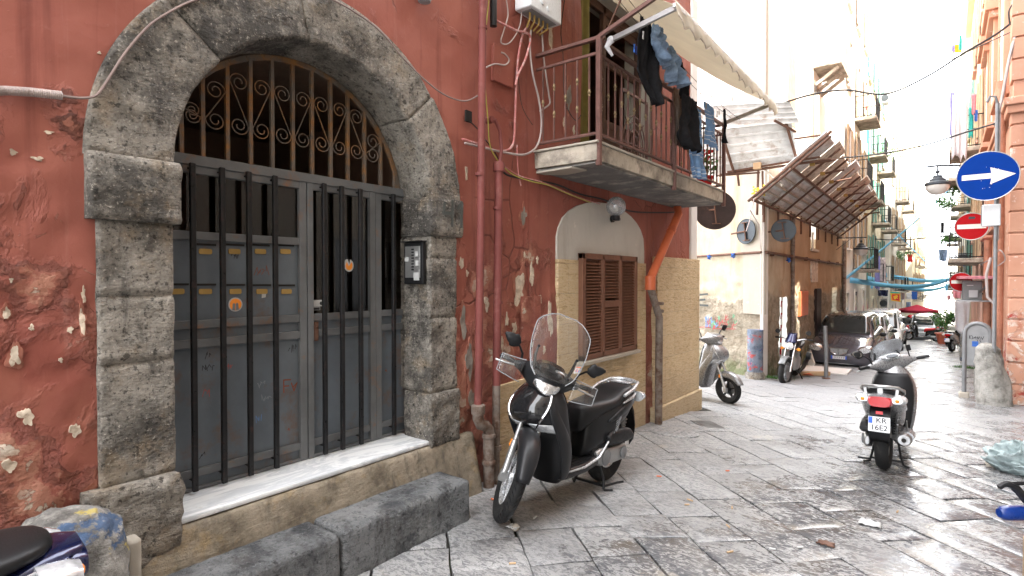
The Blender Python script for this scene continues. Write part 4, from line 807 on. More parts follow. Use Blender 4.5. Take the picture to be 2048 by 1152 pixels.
# intercom
ic = thing('intercom', 'grey door entry phone with paper labels on the gate jamb', 'intercom', (-3.19, 2.72, 1.82), rz=0)
m = MB(); m.box(-.10, .11, -.035, .0, -.17, .15); m.obj('housing', MT['black'], ic, bevel=.006)
m = MB(); m.box(-.08, .085, -.040, -.0355, -.12, .12); m.obj('faceplate', MT['alu'], ic, bevel=.002)
m = MB(); m.box(-.11, .13, -.06, .0, .152, .158); m.obj('rain_cover', MT['black'], ic)
m = MB()
for k in range(8): m.box(-.005, .02, -.044, -.0405, .09-.022*k, .10-.022*k)
m.obj('call_button', MT['black'], ic)
for (x_, z_, w_, h_) in ((-.06, .02, .02, .016), (.05, .06, .014, .02), (.055, -.01, .015, .02), (.05, -.11, .03, .03)): m = MB(); m.box(x_-w_, x_+w_, -.0435, -.0415, z_-h_, z_+h_); m.obj('paper_label', MT['paper'], ic)
ic.location = (-3.215, 2.955, 1.83)
# wall lamp with globe
gl_ = thing('wall_lamp', 'clear globe lamp on a black bracket above the shuttered window', 'lamp', tuple(onX(1224, 438, WX+.02)))
g0 = Vector(gl_.location); gc = onX(1232, 413, WX+.22)-g0
m = MB(); m.tube([(0, 0, 0), (.10, -.02, -.01), (gc.x, gc.y, gc.z-.13)], [.022, .02, .03], 10); m.lathe([(.04, -.02), (.04, .02)], (0, 0, 0), 'X'); m.lathe([(.035, 0), (.045, .02), (.045, .05), (.03, .055)], (gc.x, gc.y, gc.z-.155)); m.obj('bracket', MT['black'], gl_)
m = MB(); m.ball(gc, .108, 28); m.obj('globe', MT['globe'], gl_)
m = MB(); m.ball(gc+Vector((0, 0, -.02)), .03, 12, (1, 1, 1.4)); m.obj('bulb', MT['lampglass'], gl_)
# ---- cables on the red wall
def cable(px, mat, label, r=.007, x=WX+.035, name='cable', group=None):
    P = [onX(a, b_, x) for a, b_ in px]; Q = []
    for i in range(len(P)-1):
        p0 = P[max(i-1, 0)]; p1 = P[i]; p2 = P[i+1]; p3 = P[min(i+2, len(P)-1)]
        for k in range(6):
            t = k/6; Q.append(.5*((2*p1)+(p2-p0)*t+(2*p0-5*p1+4*p2-p3)*t*t+(3*p1-p0-3*p2+p3)*t**3))
    Q.append(P[-1]); m = MB(); m.tube(Q, r, 7); return tag(m.obj(name, MT[mat]), label, 'cable', group)
m = MB(); P = [onX(a, b_, WX+.035) for a, b_ in ((-20, 183), (10, 181), (60, 184), (123, 191))]; n_ = 90; Q = []; rs_ = []
for i in range(n_): t = i/(n_-1)*3; k = min(2, int(t)); Q.append(P[k]+(P[k+1]-P[k])*(t-k)); rs_.append(.017+.003*(i % 2))
m.tube(Q, rs_, 10); tag(m.obj('corrugated_conduit', MT['cable_w']), 'pale corrugated conduit on the red wall at the left edge', 'conduit')
cable([(120, 191), (160, 196), (190, 192), (208, 172), (225, 145), (255, 100), (300, 50), (350, 18), (390, 0), (440, -15)], 'cable_g', 'beige cable following the outer left curve of the stone arch', .006, WX+.045)
cable([(640, -12), (700, 18), (760, 62), (810, 120), (850, 160), (890, 190), (930, 202), (958, 190)], 'cable_g', 'pale cable sagging from the right of the arch to the drainpipe', .006, WX+.06)
cable([(925, 278), (950, 286), (1000, 302), (1025, 290), (1030, 240), (1032, 180), (1036, 120), (1045, 70), (1058, 50)], 'cable_r', 'pink painted cable rising straight from the wires towards the boiler', .010)
cable([(930, 286), (970, 296), (1010, 305), (1050, 309), (1075, 290), (1083, 250), (1078, 200), (1066, 150), (1060, 100), (1062, 60)], 'cable_w', 'pale cable looping wide around the balcony corner and up', .010, WX+.05)
cable([(990, 40), (1030, 60), (1060, 72), (1052, 115), (1036, 150), (1031, 170)], 'cable_r', 'thick pink cable bending down from below the boiler', .011, WX+.05)
cable([(972, 135), (990, 128), (1010, 130), (1018, 120), (1010, 108), (1002, 105)], 'cable_w', 'short looped cable at the corner of the wall box', .007)
cable([(978, 0), (972, 60), (970, 160), (976, 240), (983, 300), (1020, 345), (1060, 362), (1095, 370), (1130, 385), (1180, 405)], 'cable_y', 'thin yellow cable running down beside the red drainpipe', .005, WX+.06)
cable([(1083, 45), (1087, 110), (1092, 150), (1098, 190), (1099, 208), (1080, 222)], 'cable_w', 'white tube running down the wall behind the near railing', .009)
cable([(1012, -5), (1016, 30), (1008, 60), (1002, 85), (1020, 85), (1040, 50), (1044, 0)], 'cable_w', 'slack pale cord looping under the wall below the top edge', .006, WX+.05)
cable([(1130, -5), (1122, 60), (1126, 110), (1130, 200), (1150, 240), (1162, 230)], 'cable_k', 'black wire hanging down behind the balcony railing', .004)
cable([(1000, 335), (1015, 350), (1050, 358), (1110, 368), (1160, 388), (1210, 400), (1260, 422), (1320, 425), (1357, 424)], 'cable_k', 'dark bundle of wires sagging below the balcony slab', .009, WX+.04)
cable([(1005, 330), (1040, 352), (1090, 366), (1150, 392), (1200, 408)], 'cable_r', 'reddish wire beside the dark bundle below the balcony', .006, WX+.055)
cable([(940, 243), (955, 258), (975, 285), (990, 305), (1000, 325)], 'cable_k', 'twisted dark wires dropping from the junction hole', .005)
cable([(1036, 130), (1038, 170), (1045, 215), (1065, 250)], 'cable_k', 'fine dark wire drooping across the wall below the boiler', .003)
cable([(1034, 290), (1036, 340), (1042, 372)], 'cable_r', 'short red cord hanging below the looped cables', .006)
# bench-like kerb stones in front of the gate
k1 = rbox(-2.96, -2.645, 1.885, 2.945, -.06, .285, .035, .022, .007, 4, 11).obj('kerb_stone', MT['kerb'], angle=80)
tag(k1, 'long black basalt kerb block before the gate, the right one of two', 'kerb stone', 'basalt kerb blocks before the gate')
k2 = rbox(-2.97, -2.65, .65, 1.872, -.06, .28, .035, .022, .008, 4, 17).obj('kerb_stone', MT['kerb'], angle=80)
tag(k2, 'black basalt kerb block cut off by the bottom edge', 'kerb stone', 'basalt kerb blocks before the gate')
m = rbox(-2.80, -2.66, 2.88, 2.97, -.05, .10, .03, .02, .01, 9, 3).obj('broken_stone', MT['stone'], angle=80); tag(m, 'small broken chunk at the far foot of the basalt block', 'stone')
m = rbox(-3.02, -2.93, .93, .99, -.1, .50, .01, .02, .004, 9, 3).obj('stone_board', MT['cream'], angle=80); tag(m, 'narrow upright pale board between bollard and plinth', 'board')
# left bollard
bc = (-2.86, .70); m = MB(); prof = [(.02, .74), (.10, .735), (.16, .70), (.19, .64), (.20, .55), (.205, .35), (.22, 0), (.22, -.1)]
m.lathe(list(reversed(prof)), (bc[0], bc[1], 0), n=48)
m2 = MB(); rings = []
for i in range(60):
    t = i/59*(len(prof)-1); k = min(len(prof)-2, int(t)); r_ = prof[k][0]+(prof[k+1][0]-prof[k][0])*(t-k); h = prof[k][1]+(prof[k+1][1]-prof[k][1])*(t-k); ring_ = []
    for j in range(64):
        a = 2*pi*j/64; p = Vector((bc[0]+r_*cos(a), bc[1]+r_*sin(a), h)); d = .03*fbm(p, 3.5, 4)+.010*fbm(p, 14, 3); p += Vector((cos(a)*.8, sin(a)*.8, .6 if r_ < .19 else 0))*d; ring_.append(p)
    rings.append(ring_)
m2.loft(rings); tag(m2.obj('stone_bollard', MT['bollard_l'], angle=80), 'rounded stone bollard smeared with blue and yellow paint', 'bollard')
# ================================================================ CORNER BUILDING WITH SCAFFOLDING (tuff building)
BX, BY = -3.23, 13.40; sdir_ = Vector((-.862, .507, 0)); sn = Vector((-.507, -.862, 0))
tuf = thing('tuff_building', 'stained beige corner house with bare rubble stone at its foot', 'building', (BX, BY, gz(BY)))
YE = 26.0
def wall_grid(P0, dr, nrm, L, z0, z1, S, holes=(), amp=.03, mat=None, name='wall', parent=None, low=1.7):
    m = MB(); nx = max(1, int(L/S)); nz = int((z1-z0)/S); ids = {}
    def vid(i, k):
        if (i, k) not in ids:
            s = L*i/nx; z = z0+(z1-z0)*k/nz; p = P0+dr*s; p = Vector((p.x, p.y, z)); rough = 1 if z < low else .25
            e_ = min(1, s/.15) if s < .15 else 1
            d = amp*rough*(fbm(p, 2.2, 5)+.5*fbm(p, 7, 4))
            if z < low-.35 and rough == 1: d -= .05*max(0, fbm(p, 1.1, 3)+.15)
            ids[(i, k)] = len(m.v); m.v.append(p+nrm*d)
        return ids[(i, k)]
    for i in range(nx):
        for k in range(nz):
            s = L*(i+.5)/nx; z = z0+(z1-z0)*(k+.5)/nz
            if any(a < s < b_ and c < z < d for a, b_, c, d in holes): continue
            m.f.append((vid(i, k), vid(i+1, k), vid(i+1, k+1), vid(i, k+1)))
    return m.obj(name, mat, parent, world=True, angle=70)
C0 = Vector((BX, BY, 0)); XP = Vector((1, 0, 0)); YP = Vector((0, 1, 0))
def yb(px): return onX(px, 600, BX).y
holes = [(yb(1560)-BY, yb(1575)-BY, -1.2, 1.25), (yb(1621)-BY, yb(1630)-BY, 2.65, 3.6), (yb(1664)-BY, yb(1673)-BY, -1.6, 1.35)]
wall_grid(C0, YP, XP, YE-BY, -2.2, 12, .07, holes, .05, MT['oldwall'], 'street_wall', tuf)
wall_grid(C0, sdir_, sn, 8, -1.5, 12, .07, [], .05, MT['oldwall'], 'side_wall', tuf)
m = MB()
for a, b_, c, d in holes: m.box(BX-.9, BX-.35, BY+a-.1, BY+b_+.1, c, d+.1)
m.obj('dark_opening', MT['dark'], tuf, world=True)
m = MB(); m.bar((BX+.03, yb(1622), 3.12), (BX+.03, yb(1622), 2.6), .05); m.box(BX+.0, BX+.07, yb(1619), yb(1633), 2.55, 2.62); m.box(BX, BX+.05, yb(1619.5), yb(1632), 1.60, 2.3); m.obj('boarded_panel', MT['woodplank'], tuf, world=True, bevel=.01)
m = MB(); m.box(BX-.02, BX+.05, yb(1597), yb(1613), .65, 1.35); m.obj('rusty_hatch', MT['pipe_orange'], tuf, world=True, bevel=.01)
m = MB(); m.box(BX-.02, BX+.07, yb(1629), yb(1638), -1.1, 1.4); m.obj('rusty_door', MT['rustdark'], tuf, world=True, bevel=.01)
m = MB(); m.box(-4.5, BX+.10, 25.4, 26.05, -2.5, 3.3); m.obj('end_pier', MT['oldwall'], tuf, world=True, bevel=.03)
# quoin strip at the corner, upper storeys and roof block
m = MB(); m.box(BX-.05, BX+.02, BY-.03, BY+.38, -.7, 12); m.obj('corner_strip', MT['quoin'], tuf, world=True, bevel=.01)
m = MB(); p0 = C0-sn*0; q0 = C0+sdir_*.55
m.add([C0+sn*.045+Vector((0, 0, .9)), q0+sn*.045+Vector((0, 0, .9)), q0+sn*.045+Vector((0, 0, 12)), C0+sn*.045+Vector((0, 0, 12)), C0-sn*.1+Vector((0, 0, .9)), q0-sn*.1+Vector((0, 0, .9)), q0-sn*.1+Vector((0, 0, 12)), C0-sn*.1+Vector((0, 0, 12))], [(0, 1, 2, 3), (4, 7, 6, 5), (0, 4, 5, 1), (2, 6, 7, 3), (0, 3, 7, 4), (1, 5, 6, 2)])
m.obj('corner_pilaster', MT['cream'], tuf, world=True)
m = MB(); m.box(-14, BX-.03, 17.0, YE-.05, 11.9, 12.1); m.obj('roof', MT['f_cream'], tuf, world=True)
m = MB(); m.tube([C0+sdir_*5+sn*.05+Vector((0, 0, 2.26)), C0+sn*.06+Vector((0, 0, 2.30))], .03, 8); m.tube([Vector((BX+.06, BY, 2.30)), Vector((BX+.06, 25.4, 2.26))], .035, 8)
for y in range(14, 26, 2): m.box(BX, BX+.09, y, y+.04, 2.23, 2.33)
m.obj('wall_pipe', MT['rust'], tuf, world=True)
m = MB(); m.tube([(BX+.07, yb(1579.5), 3.4), (BX+.07, yb(1579.5), -.6)], .05, 8); m.obj('downpipe', MT['castiron'], tuf, world=True)
m = MB(); m.tube([(BX+.10, 25.35, 3.2), (BX+.10, 25.35, -2)], .06, 8); m.obj('downpipe', MT['castiron'], tuf, world=True)
# graffiti
def PS(u, v, t): return C0+sdir_*u+sn*(t+.085)+Vector((0, 0, v))
def onS(px, py):
    r = ray(px, py); o = Vector((0, 0, CH)); t = (C0+sn*.085-o).dot(sn)/r.dot(sn); p = o+r*t; return (p-C0).dot(sdir_), p.z
def wallpaint(mat, strokes, wd):
    m = MB()
    for s_ in strokes: m.stroke([onS(*p) for p in s_], wd, PS, 0)
    m.obj('graffiti', MT[mat], tuf, world=True, smooth=False)
wallpaint('inkgrey', [[(1415, 588), (1396, 590), (1397, 610), (1416, 611)], [(1397, 600), (1410, 599)]], .05)
rg = random.Random(12)
for mt in ('inkred', 'inkblue', 'inkred', 'inkgreen'):
    S_ = []
    for k in range(9):
        x_ = 1410+rg.uniform(0, 60); y_ = 628+rg.uniform(0, 22); S_.append([(x_, y_), (x_+rg.uniform(-3, 3), y_+rg.uniform(6, 12)), (x_+rg.uniform(2, 6), y_+rg.uniform(-2, 8))])
    wallpaint(mt, S_, .022)
wallpaint('inkred', [[(1390, 655), (1410, 654), (1430, 657), (1470, 658)]], .02)
wallpaint('inkgreen', [[(1388, 617), (1391, 623), (1394, 617), (1390, 632)]], .02)
# upper details of the tuff building: tall window, small balcony on brackets
m = MB(); A = onX(1622, 190, BX); B = onX(1640, 280, BX)
m.box(BX-.02, BX+.06, A.y, A.y+1.15, 5.2, 7.7); w_ = m.obj('window', MT['tanshut'], tuf, world=True, bevel=.01)
m = MB()
for k in range(2): m.box(BX+.061, BX+.07, A.y+.10+k*.52, A.y+.52+k*.52, 5.3, 7.6)
m.obj('pane', MT['windark'], w_, world=True)
m = MB(); y0 = yb(1622); y1 = yb(1660); m.box(BX, BX+.75, y0, y1-2.0, 8.1, 8.25)
for yy in (y0+.2, (y0+y1-2)/2, y1-2.2): m.bar((BX, yy, 7.6), (BX+.65, yy, 8.05), .10)
m.box(BX+.72, BX+.75, y0, y1-2, 8.25, 9.2); m.obj('upper_balcony', MT['slab'], tuf, world=True, bevel=.01)
for (a, z) in ((15.4, 9.3), (15.4, 5.6)):
    m = MB(); m.box(BX-.02, BX+.05, a, a+1.1, z, z+2.3); w_ = m.obj('window', MT['f_cream'], tuf, world=True, bevel=.01)
    m = MB(); m.box(BX+.051, BX+.06, a+.08, a+1.02, z+.08, z+2.2); m.obj('pane', MT['tanshut'], w_, world=True)
# ---- round sign backs at the corner
def sign_back(label, px, py, d, r, mat, tx, group):
    c = atD(px, py, d); t = thing('road_sign', label, 'road sign', tuple(c), group=group)
    n = Vector(tx).normalized(); q = n.to_track_quat('Z', 'Y').to_matrix().to_4x4(); T = q
    m = MB(); m.lathe([(r*.0+.001, .006), (r-.012, .006), (r-.004, .014), (r, .008), (r, -.006), (r-.004, -.006)], n=48, cap=True); m.xf(T); m.obj('disc', mat, t, angle=30)
    m = MB(); m.lathe([(r*.97, -.0075), (.001, -.0075)], n=48); m.xf(T); m.obj('face', MT['signwhite'], t)
    m = MB(); m.xf(T)
    X = (T @ Vector((1, 0, 0, 0)).to_3d()) if False else None
    up_ = Vector((0, 0, 1)); side = up_.cross(n).normalized(); b = MB(); tilt = side*.03
    b.bar(n*.03-up_*r*.72+tilt, n*.03+up_*r*.72-tilt, .045, .02); b.bar(n*.02-up_*r*.70-side*.09+tilt, n*.02-up_*r*.70+side*.09+tilt, .04, .02); b.bar(n*.02+up_*r*.70-side*.09-tilt, n*.02+up_*r*.70+side*.09-tilt, .04, .02)
    b.obj('bracket', MT['rust'], t); return t, c, n, side
SG = 'backs of round road signs at the beige corner'
t, c, n, sd_ = sign_back('largest brown round sign back below the balcony end', 1430, 420, 12.3, .43, MT['rustdark'], (.35, -1, 0), SG)
b = MB(); b.tube([n*.05, n*.05-Vector((.9, -.1, -.02))], .02, 6); b.obj('arm', MT['rust'], t)
t, c, n, sd_ = sign_back('narrow grey round sign back turned edgeways, the middle of three', 1492, 463, 12.9, .29, MT['signback'], (-.62, -1, 0), SG)
b = MB(); b.tube([n*.05, n*.05+Vector((-.35, .2, -.03))], .02, 6); b.obj('arm', MT['rust'], t)
t, c, n, sd_ = sign_back('wide grey round sign back right of the wall corner', 1567, 461, 12.6, .26, MT['signback'], (.12, -1, 0), SG)
b = MB(); b.tube([n*.05, n*.05+Vector((-.42, .1, -.02))], .02, 6); b.obj('arm', MT['rust'], t)
# blue rags and cords on the wall pipe
for i, (px, py) in enumerate(((1420, 514), (1468, 511), (1577, 520))):
    u_, z_ = onS(px, py); p = C0+sdir_*u_+sn*.12+Vector((0, 0, z_)) if px < 1520 else onX(px, py, BX+.1)
    m = MB(); 
    for k in range(5): a = k*1.3+i; m.tube([p, p+Vector((.05*cos(a), .02, .06*sin(a))), p+Vector((.02*cos(a+1), .03, -.03*k/2))], .016, 6)
    tag(m.obj('tied_rag', MT['bluecloth']), ('blue rag knotted on the corner wall pipe, left one', 'blue rag knotted on the wall pipe beside the edgeways sign', 'small blue rag on the pipe right of the corner')[i], 'rag', 'blue rags on the wall pipe')
for (a, b_, c_, lab) in (((1508, 397), (1500, 440), (1492, 463), 'slack cord from the scaffold tip down to the edgeways sign'), ((1500, 420), (1518, 450), (1522, 500), 'longer slack cord hanging at the beige corner right of the edgeways sign')): m = MB(); m.tube([onX(*a, -3.1), onX(*b_, -3.1), onX(*c_, -3.1)], .009, 5); tag(m.obj('loose_cord', MT['cable_w']), lab, 'cord')
# ---- SCAFFOLD CATCH FAN (large)
L0 = Vector((-3.2, 12.5, 3.39)); L1 = Vector((-3.2, 24.6, 3.36)); U0 = Vector((-1.76, 12.5, 4.55)); U1 = Vector((-1.76, 23.2, 4.33))
fan = thing('scaffold_canopy', 'long tilted scaffold catch canopy of corrugated sheets over the street', 'scaffold canopy', tuple(L0))
fn_ = (U0-L0).normalized(); fnm = Vector((-fn_.z, 0, fn_.x)) if fn_.x > 0 else Vector((0, 0, 1))
def FP(s, t, h=0):   # s along street 0..1, t up slope 0..1
    a = L0+(L1-L0)*s; b_ = U0+(U1-U0)*s; p = a+(b_-a)*t; nn = Vector((-.62, 0, .78)); return p+nn*h
NS = 9
for i in range(NS):
    s0, s1 = i/NS, (i+1)/NS
    m = MB(); ph = i*.3
    m.grid(lambda u, v: FP(s0+(s1-s0)*u, .02+.46*v, .05+.014*sin(v*2*pi*6)), 3, 60); m.obj('lower_sheet', MT['zinc'], fan, world=True, solid=.002)
    m = MB(); ex = [.97, 1.02, .96, 1.05, .98, 1.06, .99, 1.03, 1.0][i]
    m.grid(lambda u, v: FP(s0+(s1-s0)*u*1.04-.004*0, .40+(ex-.40+.012*sin(u*2*pi*8)*(v > .99))*v, .10+.05*u+.020*sin(u*2*pi*8)), 64, 6); m.obj('upper_sheet', MT['woodplank'] if i % 3 else MT['zinc'], fan, world=True, solid=.003)
m = MB()
for k in range(5): m.bar(FP(0, .02+.115*k, .005), FP(1, .02+.115*k, .005), .045, .03)
m.obj('batten', MT['cream'], fan, world=True)
for i in range(NS+1):
    s = i/NS; m = MB(); m.tube([FP(s, -.03, -.03), FP(s, .97, -.03)], .025, 8); m.obj('scaffold_rafter', MT['rust'], fan, world=True)
m = MB(); m.tube([FP(-.03, 0, -.07), FP(1.02, 0, -.07)], .03, 10); m.obj('scaffold_ledger', MT['rust'], fan, world=True)
m = MB(); m.tube([FP(-.02, .50, -.07), FP(1.01, .50, -.07)], .028, 10); m.obj('scaffold_ledger', MT['rust'], fan, world=True)
for q_, e_ in ((-.02, 1.0), (1.01, .9)): m = MB(); m.tube([FP(q_, -.05, -.02), FP(q_, e_, -.02)], .03, 10); m.obj('edge_tube', MT['rust'], fan, world=True)
for i in range(NS):
    s = (i+.5)/NS; p = FP(s, .66, -.06); m = MB(); m.tube([p, p+Vector((.42, .05, .05))], .024, 8); m.obj('tube_stub', MT['rust'], fan, world=True)
    m = MB(); m.box(p.x-.05, p.x+.05, p.y-.04, p.y+.04, p.z-.04, p.z+.04); m.obj('coupler', MT['brass'], fan, world=True, bevel=.01)
    q = FP(s, 0, -.05); m = MB(); m.tube([q+Vector((0, 0, .1)), q+Vector((0, 0, -.40))], .026, 8); m.obj('hanging_tube', MT['rust'], fan, world=True)
# ---- smaller catch panel at the corner
fa = thing('scaffold_canopy', 'small grey corrugated catch panel on tubes at the beige corner', 'scaffold canopy', (-3.3, 13.0, 4.2))
def QY(px, py, y): return onY(px, py, y)
LLp, LRp = QY(1388, 357, 13.0), QY(1597, 322, 13.0); ULp, URp = QY(1388, 262, 12.45), QY(1583, 243, 12.45); TLp, TRp = QY(1395, 212, 12.2), QY(1580, 203, 12.2)
def bil(a, b_, c, d, u, v): return (a+(b_-a)*u)*(1-v)+(c+(d-c)*u)*v
m = MB(); m.grid(lambda u, v: bil(LLp, LRp, ULp, URp, u, v)+Vector((0, -.8, -.5)).normalized()*.022*(abs(((v*5) % 1)-.5)*2 > .72), 4, 60); m.obj('lower_sheet', MT['zinc'], fa, world=True, solid=.003)
UL2, UR2 = QY(1388, 252, 12.35), QY(1600, 246, 12.35)
m = MB(); m.grid(lambda u, v: bil(UL2, UR2, TLp, TRp, u, v)+Vector((0, -.8, -.5)).normalized()*.022*(abs(((v*4) % 1)-.5)*2 > .72), 4, 50); m.obj('upper_sheet', MT['zinc'], fa, world=True, solid=.003)
def stick(a, b_, r=.026, mat='rust', name='scaffold_tube', par=fa): m = MB(); m.tube([a, b_], r, 8); return m.obj(name, MT[mat], par, world=True)
stick(QY(1440, 350, 12.95), QY(1662, 318, 12.95), .028); stick(QY(1455, 344, 12.9), QY(1640, 314, 12.9), .024)
stick(QY(1566, 225, 12.3), QY(1593, 318, 12.9), .028); stick(QY(1445, 272, 12.4), QY(1468, 345, 12.9), .03); stick(QY(1549, 241, 12.2), QY(1592, 264, 12.6), .026)
stick(QY(1586, 278, 12.9), QY(1645, 270, 12.9), .022); stick(QY(1474, 340, 12.95), QY(1478, 372, 13.0), .026)
stick(QY(1517, 325, 13.0), QY(1514, 430, 13.1), .026); stick(QY(1525, 342, 13.1), QY(1526, 430, 13.2), .024); stick(QY(1530, 340, 13.0), QY(1565, 372, 12.5), .024, 'cream'); stick(QY(1432, 352, 13.0), QY(1520, 345, 13.0), .02)
m = MB(); p = QY(1515, 332, 12.9); m.box(p.x-.08, p.x+.08, p.y-.06, p.y+.06, p.z-.07, p.z+.07); m.obj('timber_block', MT['wood'], fa, world=True, bevel=.01)
m = MB(); rr = random.Random(5); p = QY(1522, 381, 12.8)
for i in range(40): q = p+Vector((rr.uniform(-.16, .12), rr.uniform(-.1, .1), rr.uniform(-.10, .10))); m.ball(q, .022, 6)
tag(m.obj('yellow_flowers', MT['yellowpetal']), 'bunch of yellow flowers at the near tip of the scaffold canopy', 'flowers')
# ---- graffiti pillar, fallen boards
gp0 = onG(1510, 757)
t = thing('painted_pillar', 'cylindrical stone pillar sprayed blue and red at the beige corner', 'pillar', tuple(gp0))
m = MB(); rings = []
for i in range(24):
    h = -.1+1.20*i/23; r_ = .165 if h > .12 else .19
    rings.append([Vector((r_*cos(2*pi*k/32), r_*sin(2*pi*k/32), h))*1 + Vector((cos(2*pi*k/32), sin(2*pi*k/32), 0))*.008*fbm((k*.2, h*3, 1), 2) for k in range(32)])
m.loft(rings); m.obj('shaft', MT['graffiti_post'], t, angle=50)
m = MB(); m.lathe([(.20, -.1), (.205, .10), (.17, .16)], n=28); m.obj('foot', MT['stone'], t)
gp1 = onG(1652, 757); t = thing('metal_post', 'thin bare metal post standing at the parking bay', 'post', tuple(gp1)); m = MB(); m.tube([(0, 0, -.05), (.0, 0, .60), (-.03, 0, 1.22)], .045, 12); m.obj('tube', MT['steelgrey'], t); m = MB(); m.lathe([(.09, 0), (.09, .02), (.05, .03)], n=14); m.obj('base_collar', MT['rust'], t)
bd = onG(1625, 735); m = MB(); m.bar(bd+Vector((0, 0, .03)), onG(1610, 700)+Vector((-.35, 0, 1.55)), .22, .035, (0, 1, 0)); tag(m.obj('leaning_board', MT['quoin'], bevel=.005), 'white board leaning against the wall behind the motorcycle', 'board')
m = MB(); m.bar(onG(1600, 752)+Vector((0, 0, .06)), onG(1658, 752)+Vector((0, 0, .06)), .10, .10); tag(m.obj('wooden_beam', MT['wood'], bevel=.01), 'beam lying on the ground between motorcycle and metal post', 'beam')
m = MB(); A = onG(1645, 742); m.box(-.6, .6, -.5, .5, 0, .05); m.xf(Matrix.Translation(A)); tag(m.obj('white_slab', MT['quoin'], bevel=.01), 'pale flat slab lying beside the dark car', 'slab')
m = MB(); p = onG(1606, 752); m.add([p+Vector((0, 0, .02)), p+Vector((.22, .05, .03)), p+Vector((.15, -.12, .10)), p+Vector((-.04, -.06, .03))], [(0, 1, 2, 3)]); tag(m.obj('orange_scrap', MT['pipe_orange'], solid=.01), 'small orange scrap on the ground by the motorcycle', 'litter')
# ================================================================ FACADES BEYOND
def facade(name, label, x0, x1, y0, y1, z0, z1, face, wallm, floors, bays, shut='tanshut', balcony=(), ph=3.4, z00=None, ground=True, extra=None, wh=1.9, ww=.95, cor=True):
    """plain town house; face = +1 looks to +X (left side), -1 looks to -X"""
    t = thing(name, label, 'building', ((x0+x1)/2, (y0+y1)/2, z0)); X_ = x1 if face > 0 else x0
    m = MB(); m.box(x0, x1, y0, y1, z0, z1); m.obj('wall', MT[wallm], t, world=True)
    def bx(a, b_, *r): return (X_+min(a*face, b_*face), X_+max(a*face, b_*face), *r)
    if cor: m = MB(); m.box(*bx(-.05, .28, y0+.01, y1-.01, z1-.35, z1+.02)); m.obj('cornice', MT[wallm], t, world=True, bevel=.04)
    dy = (y1-y0)/bays; zb = z0 if z00 is None else z00
    for f in range(floors):
        for b_ in range(bays):
            yc = y0+dy*(b_+.5); zb_ = zb+ph*f+(.9 if (f, b_) not in balcony else .1); h = wh if (f, b_) not in balcony else 2.5
            if zb_+h > z1-.4: continue
            if f == 0 and ground: zb_ = zb+.02; h = 2.4
            m = MB(); m.box(*bx(.0, .07, yc-ww/2-.12, yc+ww/2+.12, zb_+h, zb_+h+.12)); m.box(*bx(0, .05, yc-ww/2-.12, yc-ww/2, zb_, zb_+h)); m.box(*bx(0, .05, yc+ww/2, yc+ww/2+.12, zb_, zb_+h)); 
            if not (f == 0 and ground): m.box(*bx(0, .12, yc-ww/2-.15, yc+ww/2+.15, zb_-.08, zb_))
            wd = m.obj('window' if not (f == 0 and ground) else 'doorway', MT[wallm if cor else 'f_cream'], t, world=True)
            m = MB(); m.box(*bx(.004, .02, yc-ww/2, yc+ww/2, zb_, zb_+h)); m.obj('pane', MT['windark'], wd, world=True)
            if not (f == 0 and ground):
                for s_ in (-1, 1): m = MB(); m.box(*bx(.055, .095, yc+s_*(ww/2+.0)-(ww/2 if s_ < 0 else 0)+.0, yc+s_*(ww/2)+(ww/2 if s_ > 0 else 0), zb_+.02, zb_+h-.02)); m.obj('shutter', MT[shut], wd, world=True)
            if (f, b_) in balcony:
                m = MB(); m.box(*bx(0, .85, yc-1.1, yc+1.1, zb_-.20, zb_-.06)); bl = m.obj('balcony', MT['slab'], t, world=True, bevel=.02)
                m = MB()
                def rr_(a, b2): m.bar(a, b2, .03)
                for z in (zb_-.02, zb_+.9):
                    rr_(Vector((X_+.8*face, yc-1.05, z)), Vector((X_+.8*face, yc+1.05, z))); rr_(Vector((X_, yc-1.05, z)), Vector((X_+.8*face, yc-1.05, z))); rr_(Vector((X_, yc+1.05, z)), Vector((X_+.8*face, yc+1.05, z)))
                for k in range(17): y_ = yc-1.05+2.1*k/16; m.bar(Vector((X_+.8*face, y_, zb_-.05)), Vector((X_+.8*face, y_, zb_+.9)), .014)
                for k in range(5):
                    for y_ in (yc-1.05, yc+1.05): m.bar(Vector((X_+.16*k*face, y_, zb_-.05)), Vector((X_+.16*k*face, y_, zb_+.9)), .014)
                m.obj('railing', MT['black'], bl, world=True)
    return t
LXF = -3.3
facade('town_house', 'tall pale sunlit house directly beyond the scaffold canopy on the left', -12, LXF, 26.1, 35, -3.0, 21, 1, 'f_white', 5, 3, balcony=((1, 1), (2, 0), (2, 2), (3, 1)), z00=-1.3)
facade('town_house', 'cream coloured house in the middle of the left row down the street', -12, LXF-.1, 35.1, 47, -3.6, 23, 1, 'f_cream', 5, 4, balcony=((1, 0), (1, 2), (2, 1), (2, 3), (3, 0), (3, 2)), z00=-1.9, shut='shutgreen')
facade('town_house', 'furthest white house of the left row beside the red parasol', -12, LXF+.25, 47.1, 66, -5, 24, 1, 'f_white', 5, 5, balcony=((1, 0), (1, 1), (1, 3), (2, 0), (2, 2), (2, 4), (3, 1), (3, 3)), z00=-2.6)
facade('town_house', 'last pale house of the left row where the street ends', -12, LXF+.8, 66.1, 110, -7, 17, 1, 'f_cream', 4, 9, balcony=((1, 0), (1, 2), (1, 4), (2, 1), (2, 3), (3, 2)), z00=-3.8)
